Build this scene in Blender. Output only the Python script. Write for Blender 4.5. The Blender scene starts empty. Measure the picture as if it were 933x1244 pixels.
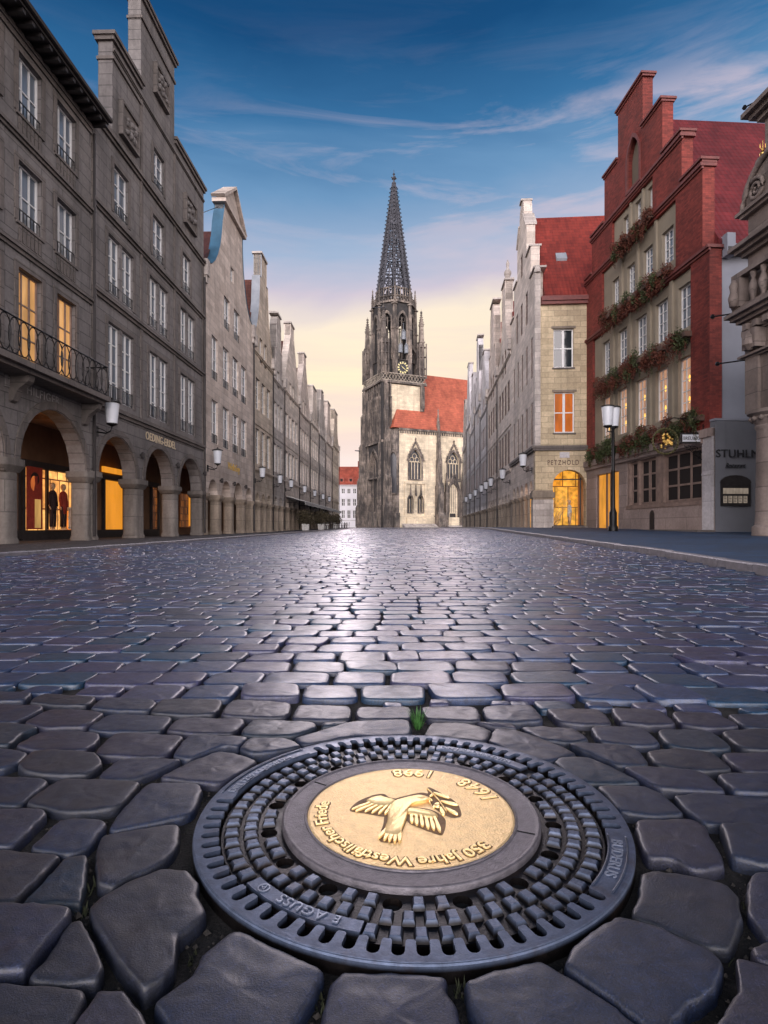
import bpy, bmesh, math, random
import numpy as np
from math import sin, cos, pi, radians, sqrt, atan2, hypot
from mathutils import Vector, Matrix
random.seed(7)
rng = np.random.default_rng(11)
sc = bpy.context.scene
COL = sc.collection

# ------------------------------------------------------------------ terrain
def sstep(a, b, x):
    t = min(1.0, max(0.0, (x - a) / (b - a))); return t * t * (3 - 2 * t)
def G(x, y):
    yy = min(32.0, max(0.0, y - 2.2))
    r = min(1.0, max(0.0, (x + 11.0) / 19.0))
    return 0.0128 * yy * r + 0.3 * sstep(30, 110, y) * (1 - r)
def Gv(x, y):
    yy = np.clip(y - 2.2, 0, 32.0); r = np.clip((x + 11.0) / 19.0, 0, 1)
    t = np.clip((y - 30) / 80.0, 0, 1); t = t * t * (3 - 2 * t)
    return 0.0128 * yy * r + 0.3 * t * (1 - r)

# ------------------------------------------------------------------ frames
class Fr:
    """local wall frame: s along the wall, d outward, z up"""
    def __init__(f, o, t, n): f.o = o; f.t = t; f.n = n
    def P(f, s, d, z): return (f.o[0] + f.t[0]*s + f.n[0]*d, f.o[1] + f.t[1]*s + f.n[1]*d, z)
    def sub(f, s, d, t2=None, n2=None):
        p = f.P(s, d, 0); return Fr((p[0], p[1]), t2 or f.t, n2 or f.n)
def unit(a, b):
    l = hypot(a, b); return (a/l, b/l)
TL = (483 - 466.5) / 707; TR = (518 - 466.5) / 707; T0 = (424 - 466.5) / 707
LF = Fr((-10.8, 0), (TL, 1), unit(1, -TL))
RF = Fr((6.45, 0), (TR, 1), unit(-1, TR))
BF = Fr((14.0, 0), (T0, 1), unit(-1, T0))
WF = Fr((0, 0), (1, 0), (0, 1))

# ------------------------------------------------------------------ mesh builder
def poly_mesh(outline, holes, ext):
    cu = bpy.data.curves.new('tmp', 'CURVE'); cu.dimensions = '2D'; cu.fill_mode = 'BOTH'; cu.extrude = ext
    for pts in [outline] + list(holes):
        sp = cu.splines.new('POLY'); sp.points.add(len(pts) - 1)
        for q, p in zip(sp.points, pts): q.co = (p[0], p[1], 0, 1)
        sp.use_cyclic_u = True
    ob = bpy.data.objects.new('tmp', cu)
    me = bpy.data.meshes.new_from_object(ob)
    v = [tuple(x.co) for x in me.vertices]; f = [tuple(p.vertices) for p in me.polygons]
    bpy.data.objects.remove(ob); bpy.data.curves.remove(cu); bpy.data.meshes.remove(me)
    return v, f
def text_geo(body, size, ext, space=1.0, align='CENTER', bevel=0.0, shear=0.0, offset=0.0):
    cu = bpy.data.curves.new('tmp', 'FONT'); cu.body = body; cu.size = size; cu.extrude = ext
    cu.align_x = align; cu.space_character = space; cu.resolution_u = 4; cu.bevel_depth = bevel; cu.shear = shear; cu.offset = offset
    ob = bpy.data.objects.new('tmp', cu)
    me = bpy.data.meshes.new_from_object(ob)
    v = [tuple(x.co) for x in me.vertices]; f = [tuple(p.vertices) for p in me.polygons]
    bpy.data.objects.remove(ob); bpy.data.curves.remove(cu); bpy.data.meshes.remove(me)
    return v, f

class MB:
    def __init__(m): m.v = []; m.f = []; m.weld = False
    def add(m, vs, fs):
        b = len(m.v); m.v += [tuple(p) for p in vs]; m.f += [tuple(b + i for i in f) for f in fs]; return m
    def box(m, fr, s0, s1, d0, d1, z0, z1):
        P = fr.P
        return m.add([P(s0,d0,z0),P(s1,d0,z0),P(s1,d1,z0),P(s0,d1,z0),P(s0,d0,z1),P(s1,d0,z1),P(s1,d1,z1),P(s0,d1,z1)],
              [(0,1,2,3),(4,5,6,7),(0,1,5,4),(1,2,6,5),(2,3,7,6),(3,0,4,7)])
    def slab(m, fr, outline, holes, d0, d1):
        v, f = poly_mesh(outline, holes, abs(d1-d0)/2); mid = (d0+d1)/2
        m.weld = True
        return m.add([fr.P(p[0], mid + p[2], p[1]) for p in v], f)
    def text(m, fr, body, size, s, d, z, flip=False, ext=.02, space=1.0, squash=1.0, shear=0.0):
        v, f = text_geo(body, size, ext, space, shear=shear)
        k = -1 if flip else 1
        return m.add([fr.P(s + k*p[0]*squash, d + p[2], z + p[1]) for p in v], f)
    def lathe(m, c, prof, n=12, ax=None):
        """prof list of (r,z) around vertical axis at c=(x,y,z)"""
        vs = []; fs = []
        for r, z in prof:
            for k in range(n):
                a = 2*pi*(k+.5)/n; vs.append((c[0]+r*cos(a), c[1]+r*sin(a), c[2]+z))
        for i in range(len(prof)-1):
            for k in range(n):
                k2 = (k+1) % n; fs.append((i*n+k, i*n+k2, (i+1)*n+k2, (i+1)*n+k))
        fs.append(tuple(range(n-1, -1, -1))); fs.append(tuple(range((len(prof)-1)*n, len(prof)*n)))
        return m.add(vs, fs)
    def tube(m, pts, r, n=6, taper=None):
        pts = [Vector(p) for p in pts]; vs = []; fs = []; L = len(pts)
        for i, p in enumerate(pts):
            t = (pts[min(i+1, L-1)] - pts[max(i-1, 0)]).normalized()
            a = t.orthogonal().normalized() if abs(t.z) > .95 else t.cross(Vector((0,0,1))).normalized()
            b = t.cross(a)
            rr = r if taper is None else r + (taper - r) * i / (L-1)
            for k in range(n):
                q = 2*pi*k/n; vs.append(p + a*rr*cos(q) + b*rr*sin(q))
        for i in range(L-1):
            for k in range(n):
                k2 = (k+1) % n; fs.append((i*n+k, i*n+k2, (i+1)*n+k2, (i+1)*n+k))
        fs.append(tuple(range(n))); fs.append(tuple(range((L-1)*n, L*n)))
        return m.add(vs, fs)
    def pyr(m, c, r, h, n=4, rot=pi/4, top=0.0):
        vs = [(c[0]+r*cos(2*pi*k/n+rot), c[1]+r*sin(2*pi*k/n+rot), c[2]) for k in range(n)]
        if top <= 0:
            vs.append((c[0], c[1], c[2]+h)); fs = [(k, (k+1) % n, n) for k in range(n)] + [tuple(range(n))]
        else:
            vs += [(c[0]+top*cos(2*pi*k/n+rot), c[1]+top*sin(2*pi*k/n+rot), c[2]+h) for k in range(n)]
            fs = [(k, (k+1) % n, n+(k+1) % n, n+k) for k in range(n)] + [tuple(range(n)), tuple(range(n, 2*n))]
        return m.add(vs, fs)
    def quad(m, a, b, c, d): return m.add([a, b, c, d], [(0, 1, 2, 3)])

def auto_uv(me):
    n = len(me.polygons)
    if not n: return
    nv = np.empty(len(me.vertices)*3); me.vertices.foreach_get('co', nv); nv = nv.reshape(-1, 3)
    no = np.empty(n*3); me.polygons.foreach_get('normal', no); no = no.reshape(-1, 3)
    tot = np.empty(n, int); me.polygons.foreach_get('loop_total', tot)
    li = np.empty(len(me.loops), int); me.loops.foreach_get('vertex_index', li)
    t = np.stack([-no[:,1], no[:,0], np.zeros(n)], 1); l = np.linalg.norm(t, axis=1)
    flat = l < .05; t[flat] = (1, 0, 0); l[flat] = 1; t /= l[:,None]
    b = np.cross(no, t); bad = b[:,2] < 0; b[bad] *= -1
    T = np.repeat(t, tot, 0); B = np.repeat(b, tot, 0); p = nv[li]
    uv = np.stack([(p*T).sum(1), (p*B).sum(1)], 1)
    me.uv_layers.new(name='UVMap').data.foreach_set('uv', uv.ravel().astype(np.float32))

ROOTLOC = {}
def rootloc(o):
    while o.parent: o = o.parent
    return o.location
def obj(name, mb, mat, parent=None, smooth=False, uv=True, at=None):
    """one mesh object from a builder in world coordinates; stored relative to its thing's base"""
    me = bpy.data.meshes.new(name)
    off = Vector((0,0,0))
    if parent is not None: off = Vector(rootloc(parent))
    elif at is not None: off = Vector(at)
    me.from_pydata([(p[0]-off[0], p[1]-off[1], p[2]-off[2]) for p in mb.v], [], mb.f)
    bm = bmesh.new(); bm.from_mesh(me)
    if mb.weld: bmesh.ops.remove_doubles(bm, verts=bm.verts, dist=2e-4)
    bmesh.ops.recalc_face_normals(bm, faces=bm.faces); bm.to_mesh(me); bm.free()
    if uv: auto_uv(me)
    if smooth:
        me.shade_smooth()
    me.materials.append(mat)
    o = bpy.data.objects.new(name, me); COL.objects.link(o)
    if parent is not None: o.parent = parent
    elif at is not None: o.location = at
    return o
def smooth_by_angle(o, deg=40):
    me = o.data; me.shade_smooth()
    bm = bmesh.new(); bm.from_mesh(me)
    for e in bm.edges:
        if len(e.link_faces) == 2 and e.calc_face_angle(0) > radians(deg): e.smooth = False
    bm.to_mesh(me); bm.free(); return o
def thing(name, label, cat, loc, group=None, rz=0):
    o = bpy.data.objects.new(name, None); COL.objects.link(o); o.empty_display_size = .2
    o.location = loc; o.rotation_euler = (0, 0, rz); o['label'] = label; o['category'] = cat
    if group: o['group'] = group
    return o
def tag(o, label, cat, group=None):
    o['label'] = label; o['category'] = cat
    if group: o['group'] = group
    return o
def kids(o): return [c for c in bpy.data.objects if c.parent == o]
def dup(root, loc, rz=0, label=None, scale=1.0):
    r = root.copy(); COL.objects.link(r); r.location = loc; r.rotation_euler = (0, 0, rz); r.scale = (scale,)*3
    if label: r['label'] = label
    for ch in kids(root):
        c = ch.copy(); COL.objects.link(c); c.parent = r
        for g in kids(ch):
            d = g.copy(); COL.objects.link(d); d.parent = c
    return r

# ------------------------------------------------------------------ materials
def newmat(name):
    m = bpy.data.materials.new(name); m.use_nodes = True; nt = m.node_tree
    return m, nt, nt.nodes['Principled BSDF']
def N(nt, t, **kw):
    n = nt.nodes.new(t)
    for k, v in kw.items():
        if k.startswith('_'): n.inputs[k[1:].replace('_', ' ')].default_value = v
        else: setattr(n, k, v)
    return n
def L(nt, a, b): nt.links.new(a, b)
def math_(nt, op, a, b=None, clamp=False):
    n = nt.nodes.new('ShaderNodeMath'); n.operation = op; n.use_clamp = clamp
    for i, x in enumerate((a, b)):
        if x is None: continue
        if isinstance(x, (int, float)): n.inputs[i].default_value = x
        else: L(nt, x, n.inputs[i])
    return n.outputs[0]
def mixc(nt, fac, a, b, mode='MIX'):
    n = nt.nodes.new('ShaderNodeMix'); n.data_type = 'RGBA'; n.blend_type = mode
    for sock, x in ((n.inputs['Factor'], fac), (n.inputs['A'], a), (n.inputs['B'], b)):
        pass
    def put(s, x):
        if isinstance(x, (int, float)): s.default_value = x
        elif isinstance(x, tuple): s.default_value = (x[0], x[1], x[2], 1)
        else: L(nt, x, s)
    put(n.inputs[0], fac); put(n.inputs[6], a); put(n.inputs[7], b)
    return n.outputs[2]
def noise(nt, vec, scale, detail=4, rough=.55, dist=0):
    n = N(nt, 'ShaderNodeTexNoise'); n.inputs['Scale'].default_value = scale; n.inputs['Detail'].default_value = detail
    n.inputs['Roughness'].default_value = rough; n.inputs['Distortion'].default_value = dist
    if vec is not None: L(nt, vec, n.inputs['Vector'])
    return n.outputs['Fac']
def ramp(nt, fac, pts, interp='LINEAR'):
    n = nt.nodes.new('ShaderNodeValToRGB'); n.color_ramp.interpolation = interp
    e = n.color_ramp.elements
    while len(e) < len(pts): e.new(.5)
    for q, (p, c) in zip(e, pts):
        q.position = p; q.color = (c, c, c, 1) if isinstance(c, (int, float)) else (c[0], c[1], c[2], 1)
    L(nt, fac, n.inputs['Fac']); return n.outputs['Color']
def bump(nt, h, strength, dist=.02, prev=None):
    n = N(nt, 'ShaderNodeBump'); n.inputs['Strength'].default_value = strength; n.inputs['Distance'].default_value = dist
    L(nt, h, n.inputs['Height'])
    if prev is not None: L(nt, prev, n.inputs['Normal'])
    return n.outputs['Normal']
def mapping(nt, vec, sc_=(1,1,1)):
    n = N(nt, 'ShaderNodeMapping'); n.inputs['Scale'].default_value = sc_; L(nt, vec, n.inputs['Vector']); return n.outputs['Vector']

def plain(name, col, rough=.6, metal=0, nz=.25, scale=6, bmp=.1):
    m, nt, b = newmat(name)
    tc = N(nt, 'ShaderNodeTexCoord')
    f = noise(nt, tc.outputs['Object'], scale)
    f = ramp(nt, f, [(.3, 1-nz), (.7, 1+nz)])
    L(nt, mixc(nt, 1.0, col, f, 'MULTIPLY'), b.inputs['Base Color'])
    b.inputs['Roughness'].default_value = rough; b.inputs['Metallic'].default_value = metal
    if bmp:
        L(nt, bump(nt, noise(nt, tc.outputs['Object'], scale*6), bmp, .01), b.inputs['Normal'])
    return m
def stone(name, ca, cb, bw=.8, bh=.35, joint=.45, stain=.5, staincol=(.03,.028,.027), bmp=.35, black=0.0, scale=1.0, rough=.8):
    m, nt, b = newmat(name)
    tc = N(nt, 'ShaderNodeTexCoord'); uv = tc.outputs['UV']; ob = tc.outputs['Object']
    br = N(nt, 'ShaderNodeTexBrick'); L(nt, uv, br.inputs['Vector']); br.inputs['Scale'].default_value = 1
    br.inputs['Color1'].default_value = (ca[0]*1.06, ca[1]*1.06, ca[2]*1.06, 1); br.inputs['Color2'].default_value = (cb[0]*.80, cb[1]*.79, cb[2]*.78, 1)
    br.inputs['Mortar'].default_value = (ca[0]*joint*.8, ca[1]*joint*.8, ca[2]*joint*.8, 1)
    br.inputs['Brick Width'].default_value = bw; br.inputs['Row Height'].default_value = bh
    br.inputs['Mortar Size'].default_value = min(.018, bh*.06); br.inputs['Mortar Smooth'].default_value = .5; br.inputs['Bias'].default_value = -.1
    big = ramp(nt, noise(nt, ob, .35*scale, 5, .6), [(.3, .66), (.7, 1.22)])
    c = mixc(nt, 1.0, br.outputs['Color'], big, 'MULTIPLY')
    fine = ramp(nt, noise(nt, ob, 9*scale, 4, .7), [(.3, .8), (.75, 1.15)])
    c = mixc(nt, 1.0, c, fine, 'MULTIPLY')
    st = noise(nt, mapping(nt, ob, (1.4*scale, 1.4*scale, .22*scale)), 1.3, 6, .65)
    st = ramp(nt, st, [(.47, 0.0), (.68, 1.0)])
    c = mixc(nt, math_(nt, 'MULTIPLY', st, stain), c, staincol)
    if black:
        bk = ramp(nt, noise(nt, mapping(nt, ob, (1, 1, .35)), .55, 8, .7), [(.42, 0.0), (.56, 1.0)])
        c = mixc(nt, math_(nt, 'MULTIPLY', bk, black), c, (.022, .021, .024))
    L(nt, c, b.inputs['Base Color']); b.inputs['Roughness'].default_value = rough
    h = math_(nt, 'ADD', math_(nt, 'MULTIPLY', br.outputs['Fac'], -1.0), math_(nt, 'MULTIPLY', noise(nt, ob, 14*scale, 6, .7), .8))
    L(nt, bump(nt, h, bmp, .02), b.inputs['Normal'])
    return m
def tiles(name, col, col2, w=.22, h=.34, str_=.9):
    m, nt, b = newmat(name)
    tc = N(nt, 'ShaderNodeTexCoord'); uv = tc.outputs['UV']
    sp = N(nt, 'ShaderNodeSeparateXYZ'); L(nt, uv, sp.inputs[0])
    u = math_(nt, 'DIVIDE', sp.outputs[0], w); v = math_(nt, 'DIVIDE', sp.outputs[1], h)
    hu = math_(nt, 'ABSOLUTE', math_(nt, 'SINE', math_(nt, 'MULTIPLY', u, pi)))
    hv = math_(nt, 'SUBTRACT', 1.0, math_(nt, 'FRACT', v))
    height = math_(nt, 'ADD', math_(nt, 'MULTIPLY', hu, .5), hv)
    cell = N(nt, 'ShaderNodeCombineXYZ'); L(nt, math_(nt, 'FLOOR', math_(nt, 'ADD', u, .5)), cell.inputs[0]); L(nt, math_(nt, 'FLOOR', v), cell.inputs[1])
    wn = N(nt, 'ShaderNodeTexWhiteNoise'); L(nt, cell.outputs[0], wn.inputs['Vector'])
    c = mixc(nt, wn.outputs['Value'], col, col2)
    big = ramp(nt, noise(nt, tc.outputs['Object'], .5, 6, .65), [(.3, .6), (.7, 1.25)])
    c = mixc(nt, 1.0, c, big, 'MULTIPLY')
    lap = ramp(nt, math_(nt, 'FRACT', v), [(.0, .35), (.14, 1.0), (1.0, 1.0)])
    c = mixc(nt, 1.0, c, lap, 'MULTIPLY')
    L(nt, c, b.inputs['Base Color']); b.inputs['Roughness'].default_value = .6
    L(nt, bump(nt, height, str_, .06), b.inputs['Normal'])
    return m
def glow(name, col, strength, vary=.5, scale=1.5, col2=None):
    m, nt, b = newmat(name)
    tc = N(nt, 'ShaderNodeTexCoord')
    f = ramp(nt, noise(nt, mapping(nt, tc.outputs['Object'], (1.6, 1.6, .5)), scale, 3), [(.3, 1-vary), (.7, 1+vary)])
    c = mixc(nt, 1.0, col, f, 'MULTIPLY')
    if col2:
        g = ramp(nt, noise(nt, mapping(nt, tc.outputs['Object'], (2.3, 2.3, .4)), scale*1.7, 2), [(.48, 0.0), (.56, 1.0)])
        c = mixc(nt, g, c, col2)
    L(nt, c, b.inputs['Emission Color']); b.inputs['Emission Strength'].default_value = strength
    b.inputs['Base Color'].default_value = (.05, .03, .02, 1); b.inputs['Roughness'].default_value = .15
    return m
def glassm(name, col=(.02,.025,.03), rough=.05, spec=1.0):
    m, nt, b = newmat(name)
    tc = N(nt, 'ShaderNodeTexCoord')
    b.inputs['Base Color'].default_value = (*col, 1); b.inputs['Roughness'].default_value = rough
    b.inputs['IOR'].default_value = 1.6
    L(nt, bump(nt, noise(nt, tc.outputs['Object'], 1.2, 2), .06, .05), b.inputs['Normal'])
    return m

M = {}
M['dark_stone'] = stone('dark_sandstone', (.196,.178,.172), (.245,.222,.212), 1.1, .42, .55, .55, (.05,.046,.045))
M['dark_trim'] = stone('dark_stone_trim', (.155,.132,.12), (.18,.155,.14), 1.6, .5, .6, .5)
M['cream_stone'] = stone('pale_sandstone', (.66,.56,.49), (.59,.49,.42), .9, .38, .8, .35, (.2,.17,.15), .2)
M['tan_stone'] = stone('tan_sandstone', (.62,.52,.415), (.55,.455,.36), .9, .36, .75, .4, (.13,.11,.09), .25)
M['grey_stone'] = stone('warm_grey_stone', (.56,.50,.455), (.49,.435,.40), .9, .36, .75, .45, (.12,.10,.09), .25)
M['light_stone'] = stone('light_limestone', (.72,.62,.54), (.65,.56,.48), .9, .36, .8, .3, (.25,.21,.18), .2)
M['pale_plaster'] = stone('pale_grey_render', (.58,.55,.56), (.55,.525,.54), 2.5, 1.2, .95, .25, (.25,.24,.24), .1)
M['petz_stone'] = stone('yellowish_sandstone', (.62,.50,.33), (.58,.46,.30), .75, .33, .7, .3, (.2,.16,.1), .25)
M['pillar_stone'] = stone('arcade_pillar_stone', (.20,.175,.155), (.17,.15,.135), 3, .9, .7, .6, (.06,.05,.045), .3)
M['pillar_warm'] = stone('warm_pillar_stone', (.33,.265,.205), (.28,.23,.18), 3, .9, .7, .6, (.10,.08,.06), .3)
M['brick'] = stone('dark_red_brick', (.25,.042,.030), (.17,.028,.021), .24, .075, .5, .3, (.05,.012,.01), .5)
M['brick_trim'] = plain('red_painted_coping', (.15,.038,.032), .6)
M['taupe'] = plain('taupe_render', (.27,.228,.17), .75, nz=.12, scale=1)
M['taupe_dark'] = plain('brown_grey_render', (.15,.12,.09), .75, nz=.12, scale=1)
M['shop_stone'] = stone('pinkish_shop_stone', (.36,.28,.25), (.33,.26,.235), 1.6, .6, .8, .3, (.2,.15,.13), .15)
M['grey_render'] = plain('cool_grey_render', (.26,.27,.31), .8, nz=.15, scale=.7)
M['grey_render_dark'] = plain('slate_grey_render', (.16,.165,.185), .8, nz=.15, scale=.7)
M['ornate'] = stone('carved_sandstone', (.21,.168,.148), (.19,.15,.13), 1.2, .7, .7, .5, (.07,.055,.05), .4)
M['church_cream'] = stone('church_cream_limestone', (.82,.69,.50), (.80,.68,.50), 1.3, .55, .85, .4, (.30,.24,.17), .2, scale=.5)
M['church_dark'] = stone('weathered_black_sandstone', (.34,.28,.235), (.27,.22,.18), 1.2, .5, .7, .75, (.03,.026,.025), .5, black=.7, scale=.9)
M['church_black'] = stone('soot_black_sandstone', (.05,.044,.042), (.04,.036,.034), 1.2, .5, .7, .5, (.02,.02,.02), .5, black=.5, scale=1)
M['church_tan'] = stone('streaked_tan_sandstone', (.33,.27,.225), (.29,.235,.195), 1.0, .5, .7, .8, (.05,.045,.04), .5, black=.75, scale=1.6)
M['light_trim'] = stone('weathered_light_trim', (.42,.36,.29), (.36,.30,.24), 1.2, .5, .8, .7, (.08,.07,.06), .4, scale=.9)
M['spire_stone'] = stone('dark_spire_stone', (.085,.085,.10), (.055,.057,.07), 1.2, .6, .6, .5, (.02,.02,.03), .5, scale=.5)
M['tile_red'] = tiles('red_pantiles', (.30,.045,.030), (.20,.030,.022))
M['tile_dark'] = tiles('wine_red_pantiles', (.17,.022,.024), (.12,.016,.018))
M['tile_brown'] = tiles('brown_red_pantiles', (.14,.05,.035), (.09,.032,.025))
M['tile_church'] = tiles('orange_red_church_tiles', (.50,.135,.075), (.40,.10,.06), .5, .6, .5)
M['tile_far'] = tiles('distant_red_tiles', (.45,.10,.06), (.35,.08,.05), .5, .6, .4)
M['zinc'] = plain('blue_grey_zinc_flashing', (.055,.14,.22), .5, .2, scale=1)
M['lead'] = plain('pale_grey_lead_sheet', (.27,.29,.32), .7, 0, scale=1)
M['white_paint'] = plain('white_window_paint', (.72,.71,.70), .4, nz=.06)
M['gutter'] = plain('dark_gutter_metal', (.035,.03,.03), .45, .3)
M['iron'] = plain('black_wrought_iron', (.012,.012,.013), .45, .6)
M['glass'] = glassm('window_glass')
M['glass_blue'] = glassm('curtained_window_glass', (.12,.145,.18), .12)
M['glass_far'] = glassm('distant_window_glass', (.03,.026,.026), .35)
M['glass_far'].node_tree.nodes['Principled BSDF'].inputs['IOR'].default_value = 1.12
M['opal'] = plain('white_opal_glass', (.62,.64,.68), .25, nz=.04)
M['gold'] = plain('gilded_metal', (.75,.48,.14), .32, 1, nz=.2)
M['gold_text'] = plain('gold_lettering', (.62,.40,.08), .35, .4, nz=.15)
M['pale_text'] = plain('pale_bronze_lettering', (.68,.56,.38), .35, .3, nz=.1)
M['dark_text'] = plain('dark_lettering', (.02,.02,.022), .5)
M['grey_text'] = plain('dull_grey_lettering', (.26,.24,.23), .5)
M['wood'] = plain('aged_brown_timber', (.13,.08,.06), .6, scale=3)
M['wood_grey'] = plain('grey_brown_timber', (.24,.17,.14), .6, scale=3)
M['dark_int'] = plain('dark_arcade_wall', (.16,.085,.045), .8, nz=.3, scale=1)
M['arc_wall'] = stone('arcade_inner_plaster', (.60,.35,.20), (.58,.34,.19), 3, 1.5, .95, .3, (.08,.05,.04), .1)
M['shop_orange'] = glow('lit_shop_orange', (1.0,.40,.05), .62, .25)
M['shop_panel'] = glow('lit_orange_blind', (1.0,.36,.025), .75, .18, .7)
def goods(name, ca, cb, st, bw, bh, off=.5):
    m, nt, b = newmat(name); tc = N(nt, 'ShaderNodeTexCoord')
    br = N(nt, 'ShaderNodeTexBrick'); L(nt, tc.outputs['UV'], br.inputs['Vector']); br.inputs['Scale'].default_value = 1; br.offset = off
    br.inputs['Color1'].default_value = (*ca, 1); br.inputs['Color2'].default_value = (*cb, 1); br.inputs['Mortar'].default_value = (.10,.025,.008,1)
    br.inputs['Brick Width'].default_value = bw; br.inputs['Row Height'].default_value = bh; br.inputs['Mortar Size'].default_value = .03; br.inputs['Mortar Smooth'].default_value = .3
    f = ramp(nt, noise(nt, tc.outputs['Object'], 3.0, 4), [(.3, .45), (.7, 1.4)])
    L(nt, mixc(nt, 1.0, br.outputs['Color'], f, 'MULTIPLY'), b.inputs['Emission Color']); b.inputs['Emission Strength'].default_value = st
    b.inputs['Base Color'].default_value = (.05,.03,.02,1); b.inputs['Roughness'].default_value = .2
    return m
M['shop_mix'] = goods('lit_shop_display', (1.0,.50,.14), (.65,.16,.02), 1.35, .62, 1.15, .25)
M['shop_dim'] = goods('dim_shop_display', (.7,.22,.04), (.06,.015,.008), .35, .22, .42)
M['shop_petz'] = goods('lit_boutique_window', (1.0,.50,.075), (.95,.33,.02), 1.0, .8, 1.3, .4)
M['win_orange'] = glow('lit_orange_room', (.9,.20,.015), .55, .45, 1.0)
M['win_warm'] = glow('lit_warm_curtains', (1.0,.50,.17), .62, .35, 1.4)
M['win_rose'] = glow('softly_lit_curtains', (.95,.50,.30), .42, .3, 1.4)
M['lamp_glow'] = glow('small_lit_lamps', (1.0,.55,.10), 1.6, .1)
M['soil'] = plain('dark_joint_soil', (.012,.010,.009), .95, nz=.5, scale=30, bmp=.8)
M['foliage_red'] = plain('reddish_brown_leaves', (.12,.034,.018), .7, nz=.5, scale=4, bmp=0)
M['foliage_green'] = plain('dark_green_leaves', (.055,.070,.022), .7, nz=.5, scale=4, bmp=0)
M['grass'] = plain('fresh_green_grass', (.045,.14,.03), .6, nz=.4, scale=20, bmp=0)
M['cloth_white'] = plain('white_awning_cloth', (.6,.58,.55), .8)
M['planter'] = plain('white_planter', (.55,.53,.5), .6)
M['skin'] = plain('mannequin_shell', (.65,.42,.25), .5)
M['cloth_dark'] = plain('dark_garment', (.03,.012,.012), .8)
M['cloth_red'] = plain('red_garment', (.35,.04,.02), .8)
M['clock_black'] = plain('black_clock_dial', (.02,.02,.025), .4)
M['clock_gold'] = plain('yellow_clock_numerals', (.75,.66,.30), .4, .1)
M['paper'] = glow('backlit_menu_paper', (.75,.62,.5), .28, .3, 6)
M['church_glass'] = glassm('leaded_church_glass', (.035,.035,.045), .35)

# paving
def cobble_mat(name, lift=1.0, rough=(.30,.48), scale=1.0, coat=.22, b1=.35, b2=.6, cr=.26, tint=(1,1,1)):
    m, nt, b = newmat(name)
    tc = N(nt, 'ShaderNodeTexCoord'); ob = tc.outputs['Object']; geo = N(nt, 'ShaderNodeNewGeometry')
    r = geo.outputs['Random Per Island']
    cols = [(.034,.050,.096), (.054,.044,.082), (.014,.046,.078), (.034,.037,.058), (.046,.050,.092), (.022,.040,.082), (.064,.054,.086)]
    c = ramp(nt, r, [(i/len(cols), tuple(x*lift*t for x, t in zip(cc, tint))) for i, cc in enumerate(cols)], 'CONSTANT')
    big = ramp(nt, noise(nt, ob, 14*scale, 4, .6), [(.3, .72), (.72, 1.3)])
    c = mixc(nt, 1.0, c, big, 'MULTIPLY')
    mid = ramp(nt, noise(nt, ob, 75*scale, 5, .7, .6), [(.32, .45), (.5, 1.0), (.7, 1.55)])
    c = mixc(nt, .8, c, mid, 'MULTIPLY')
    spk = ramp(nt, noise(nt, ob, 380*scale, 3, .7), [(.35, .45), (.56, 1.1), (.66, 2.0), (.75, 3.2)])
    c = mixc(nt, 1.0, c, spk, 'MULTIPLY')
    L(nt, c, b.inputs['Base Color'])
    rr = N(nt, 'ShaderNodeMapRange'); L(nt, noise(nt, ob, 22*scale, 4, .6), rr.inputs[0])
    rr.inputs[1].default_value = .3; rr.inputs[2].default_value = .7; rr.inputs[3].default_value = rough[0]; rr.inputs[4].default_value = rough[1]
    L(nt, rr.outputs[0], b.inputs['Roughness'])
    b.inputs['Specular IOR Level'].default_value = .6
    b.inputs['Coat Weight'].default_value = coat; b.inputs['Coat Roughness'].default_value = cr; b.inputs['Coat IOR'].default_value = 1.55
    n1 = bump(nt, noise(nt, ob, 30*scale, 3, .5), b1, .003)
    n2 = bump(nt, noise(nt, ob, 380*scale, 3, .75), b2, .0014, n1)
    L(nt, n2, b.inputs['Normal'])
    return m
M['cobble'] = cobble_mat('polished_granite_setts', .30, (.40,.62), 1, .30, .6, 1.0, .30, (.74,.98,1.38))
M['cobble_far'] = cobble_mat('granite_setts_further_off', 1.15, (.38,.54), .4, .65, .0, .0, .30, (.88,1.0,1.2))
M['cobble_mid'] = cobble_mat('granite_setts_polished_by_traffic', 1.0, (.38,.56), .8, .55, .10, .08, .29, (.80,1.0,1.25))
M['cobble_row'] = cobble_mat('granite_setts_in_rows', .80, (.40,.60), 1.0, .36, .30, .45, .28, (.78,1.0,1.28))
M['asphalt'] = plain('blue_grey_pavement_slabs', (.014,.046,.105), .75, nz=.25, scale=2, bmp=.3)
M['side_stone'] = stone('footway_small_paving', (.055,.052,.06), (.045,.044,.052), .3, .2, .4, .3, bmp=.6)
M['kerb'] = plain('pale_granite_kerb', (.17,.16,.18), .5, nz=.3, scale=8, bmp=.3)
M['slabs'] = stone('blue_grey_paving_slabs', (.012,.052,.125), (.014,.050,.115), .5, .35, .5, .35, (.012,.02,.035), .4, rough=.7)
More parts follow.
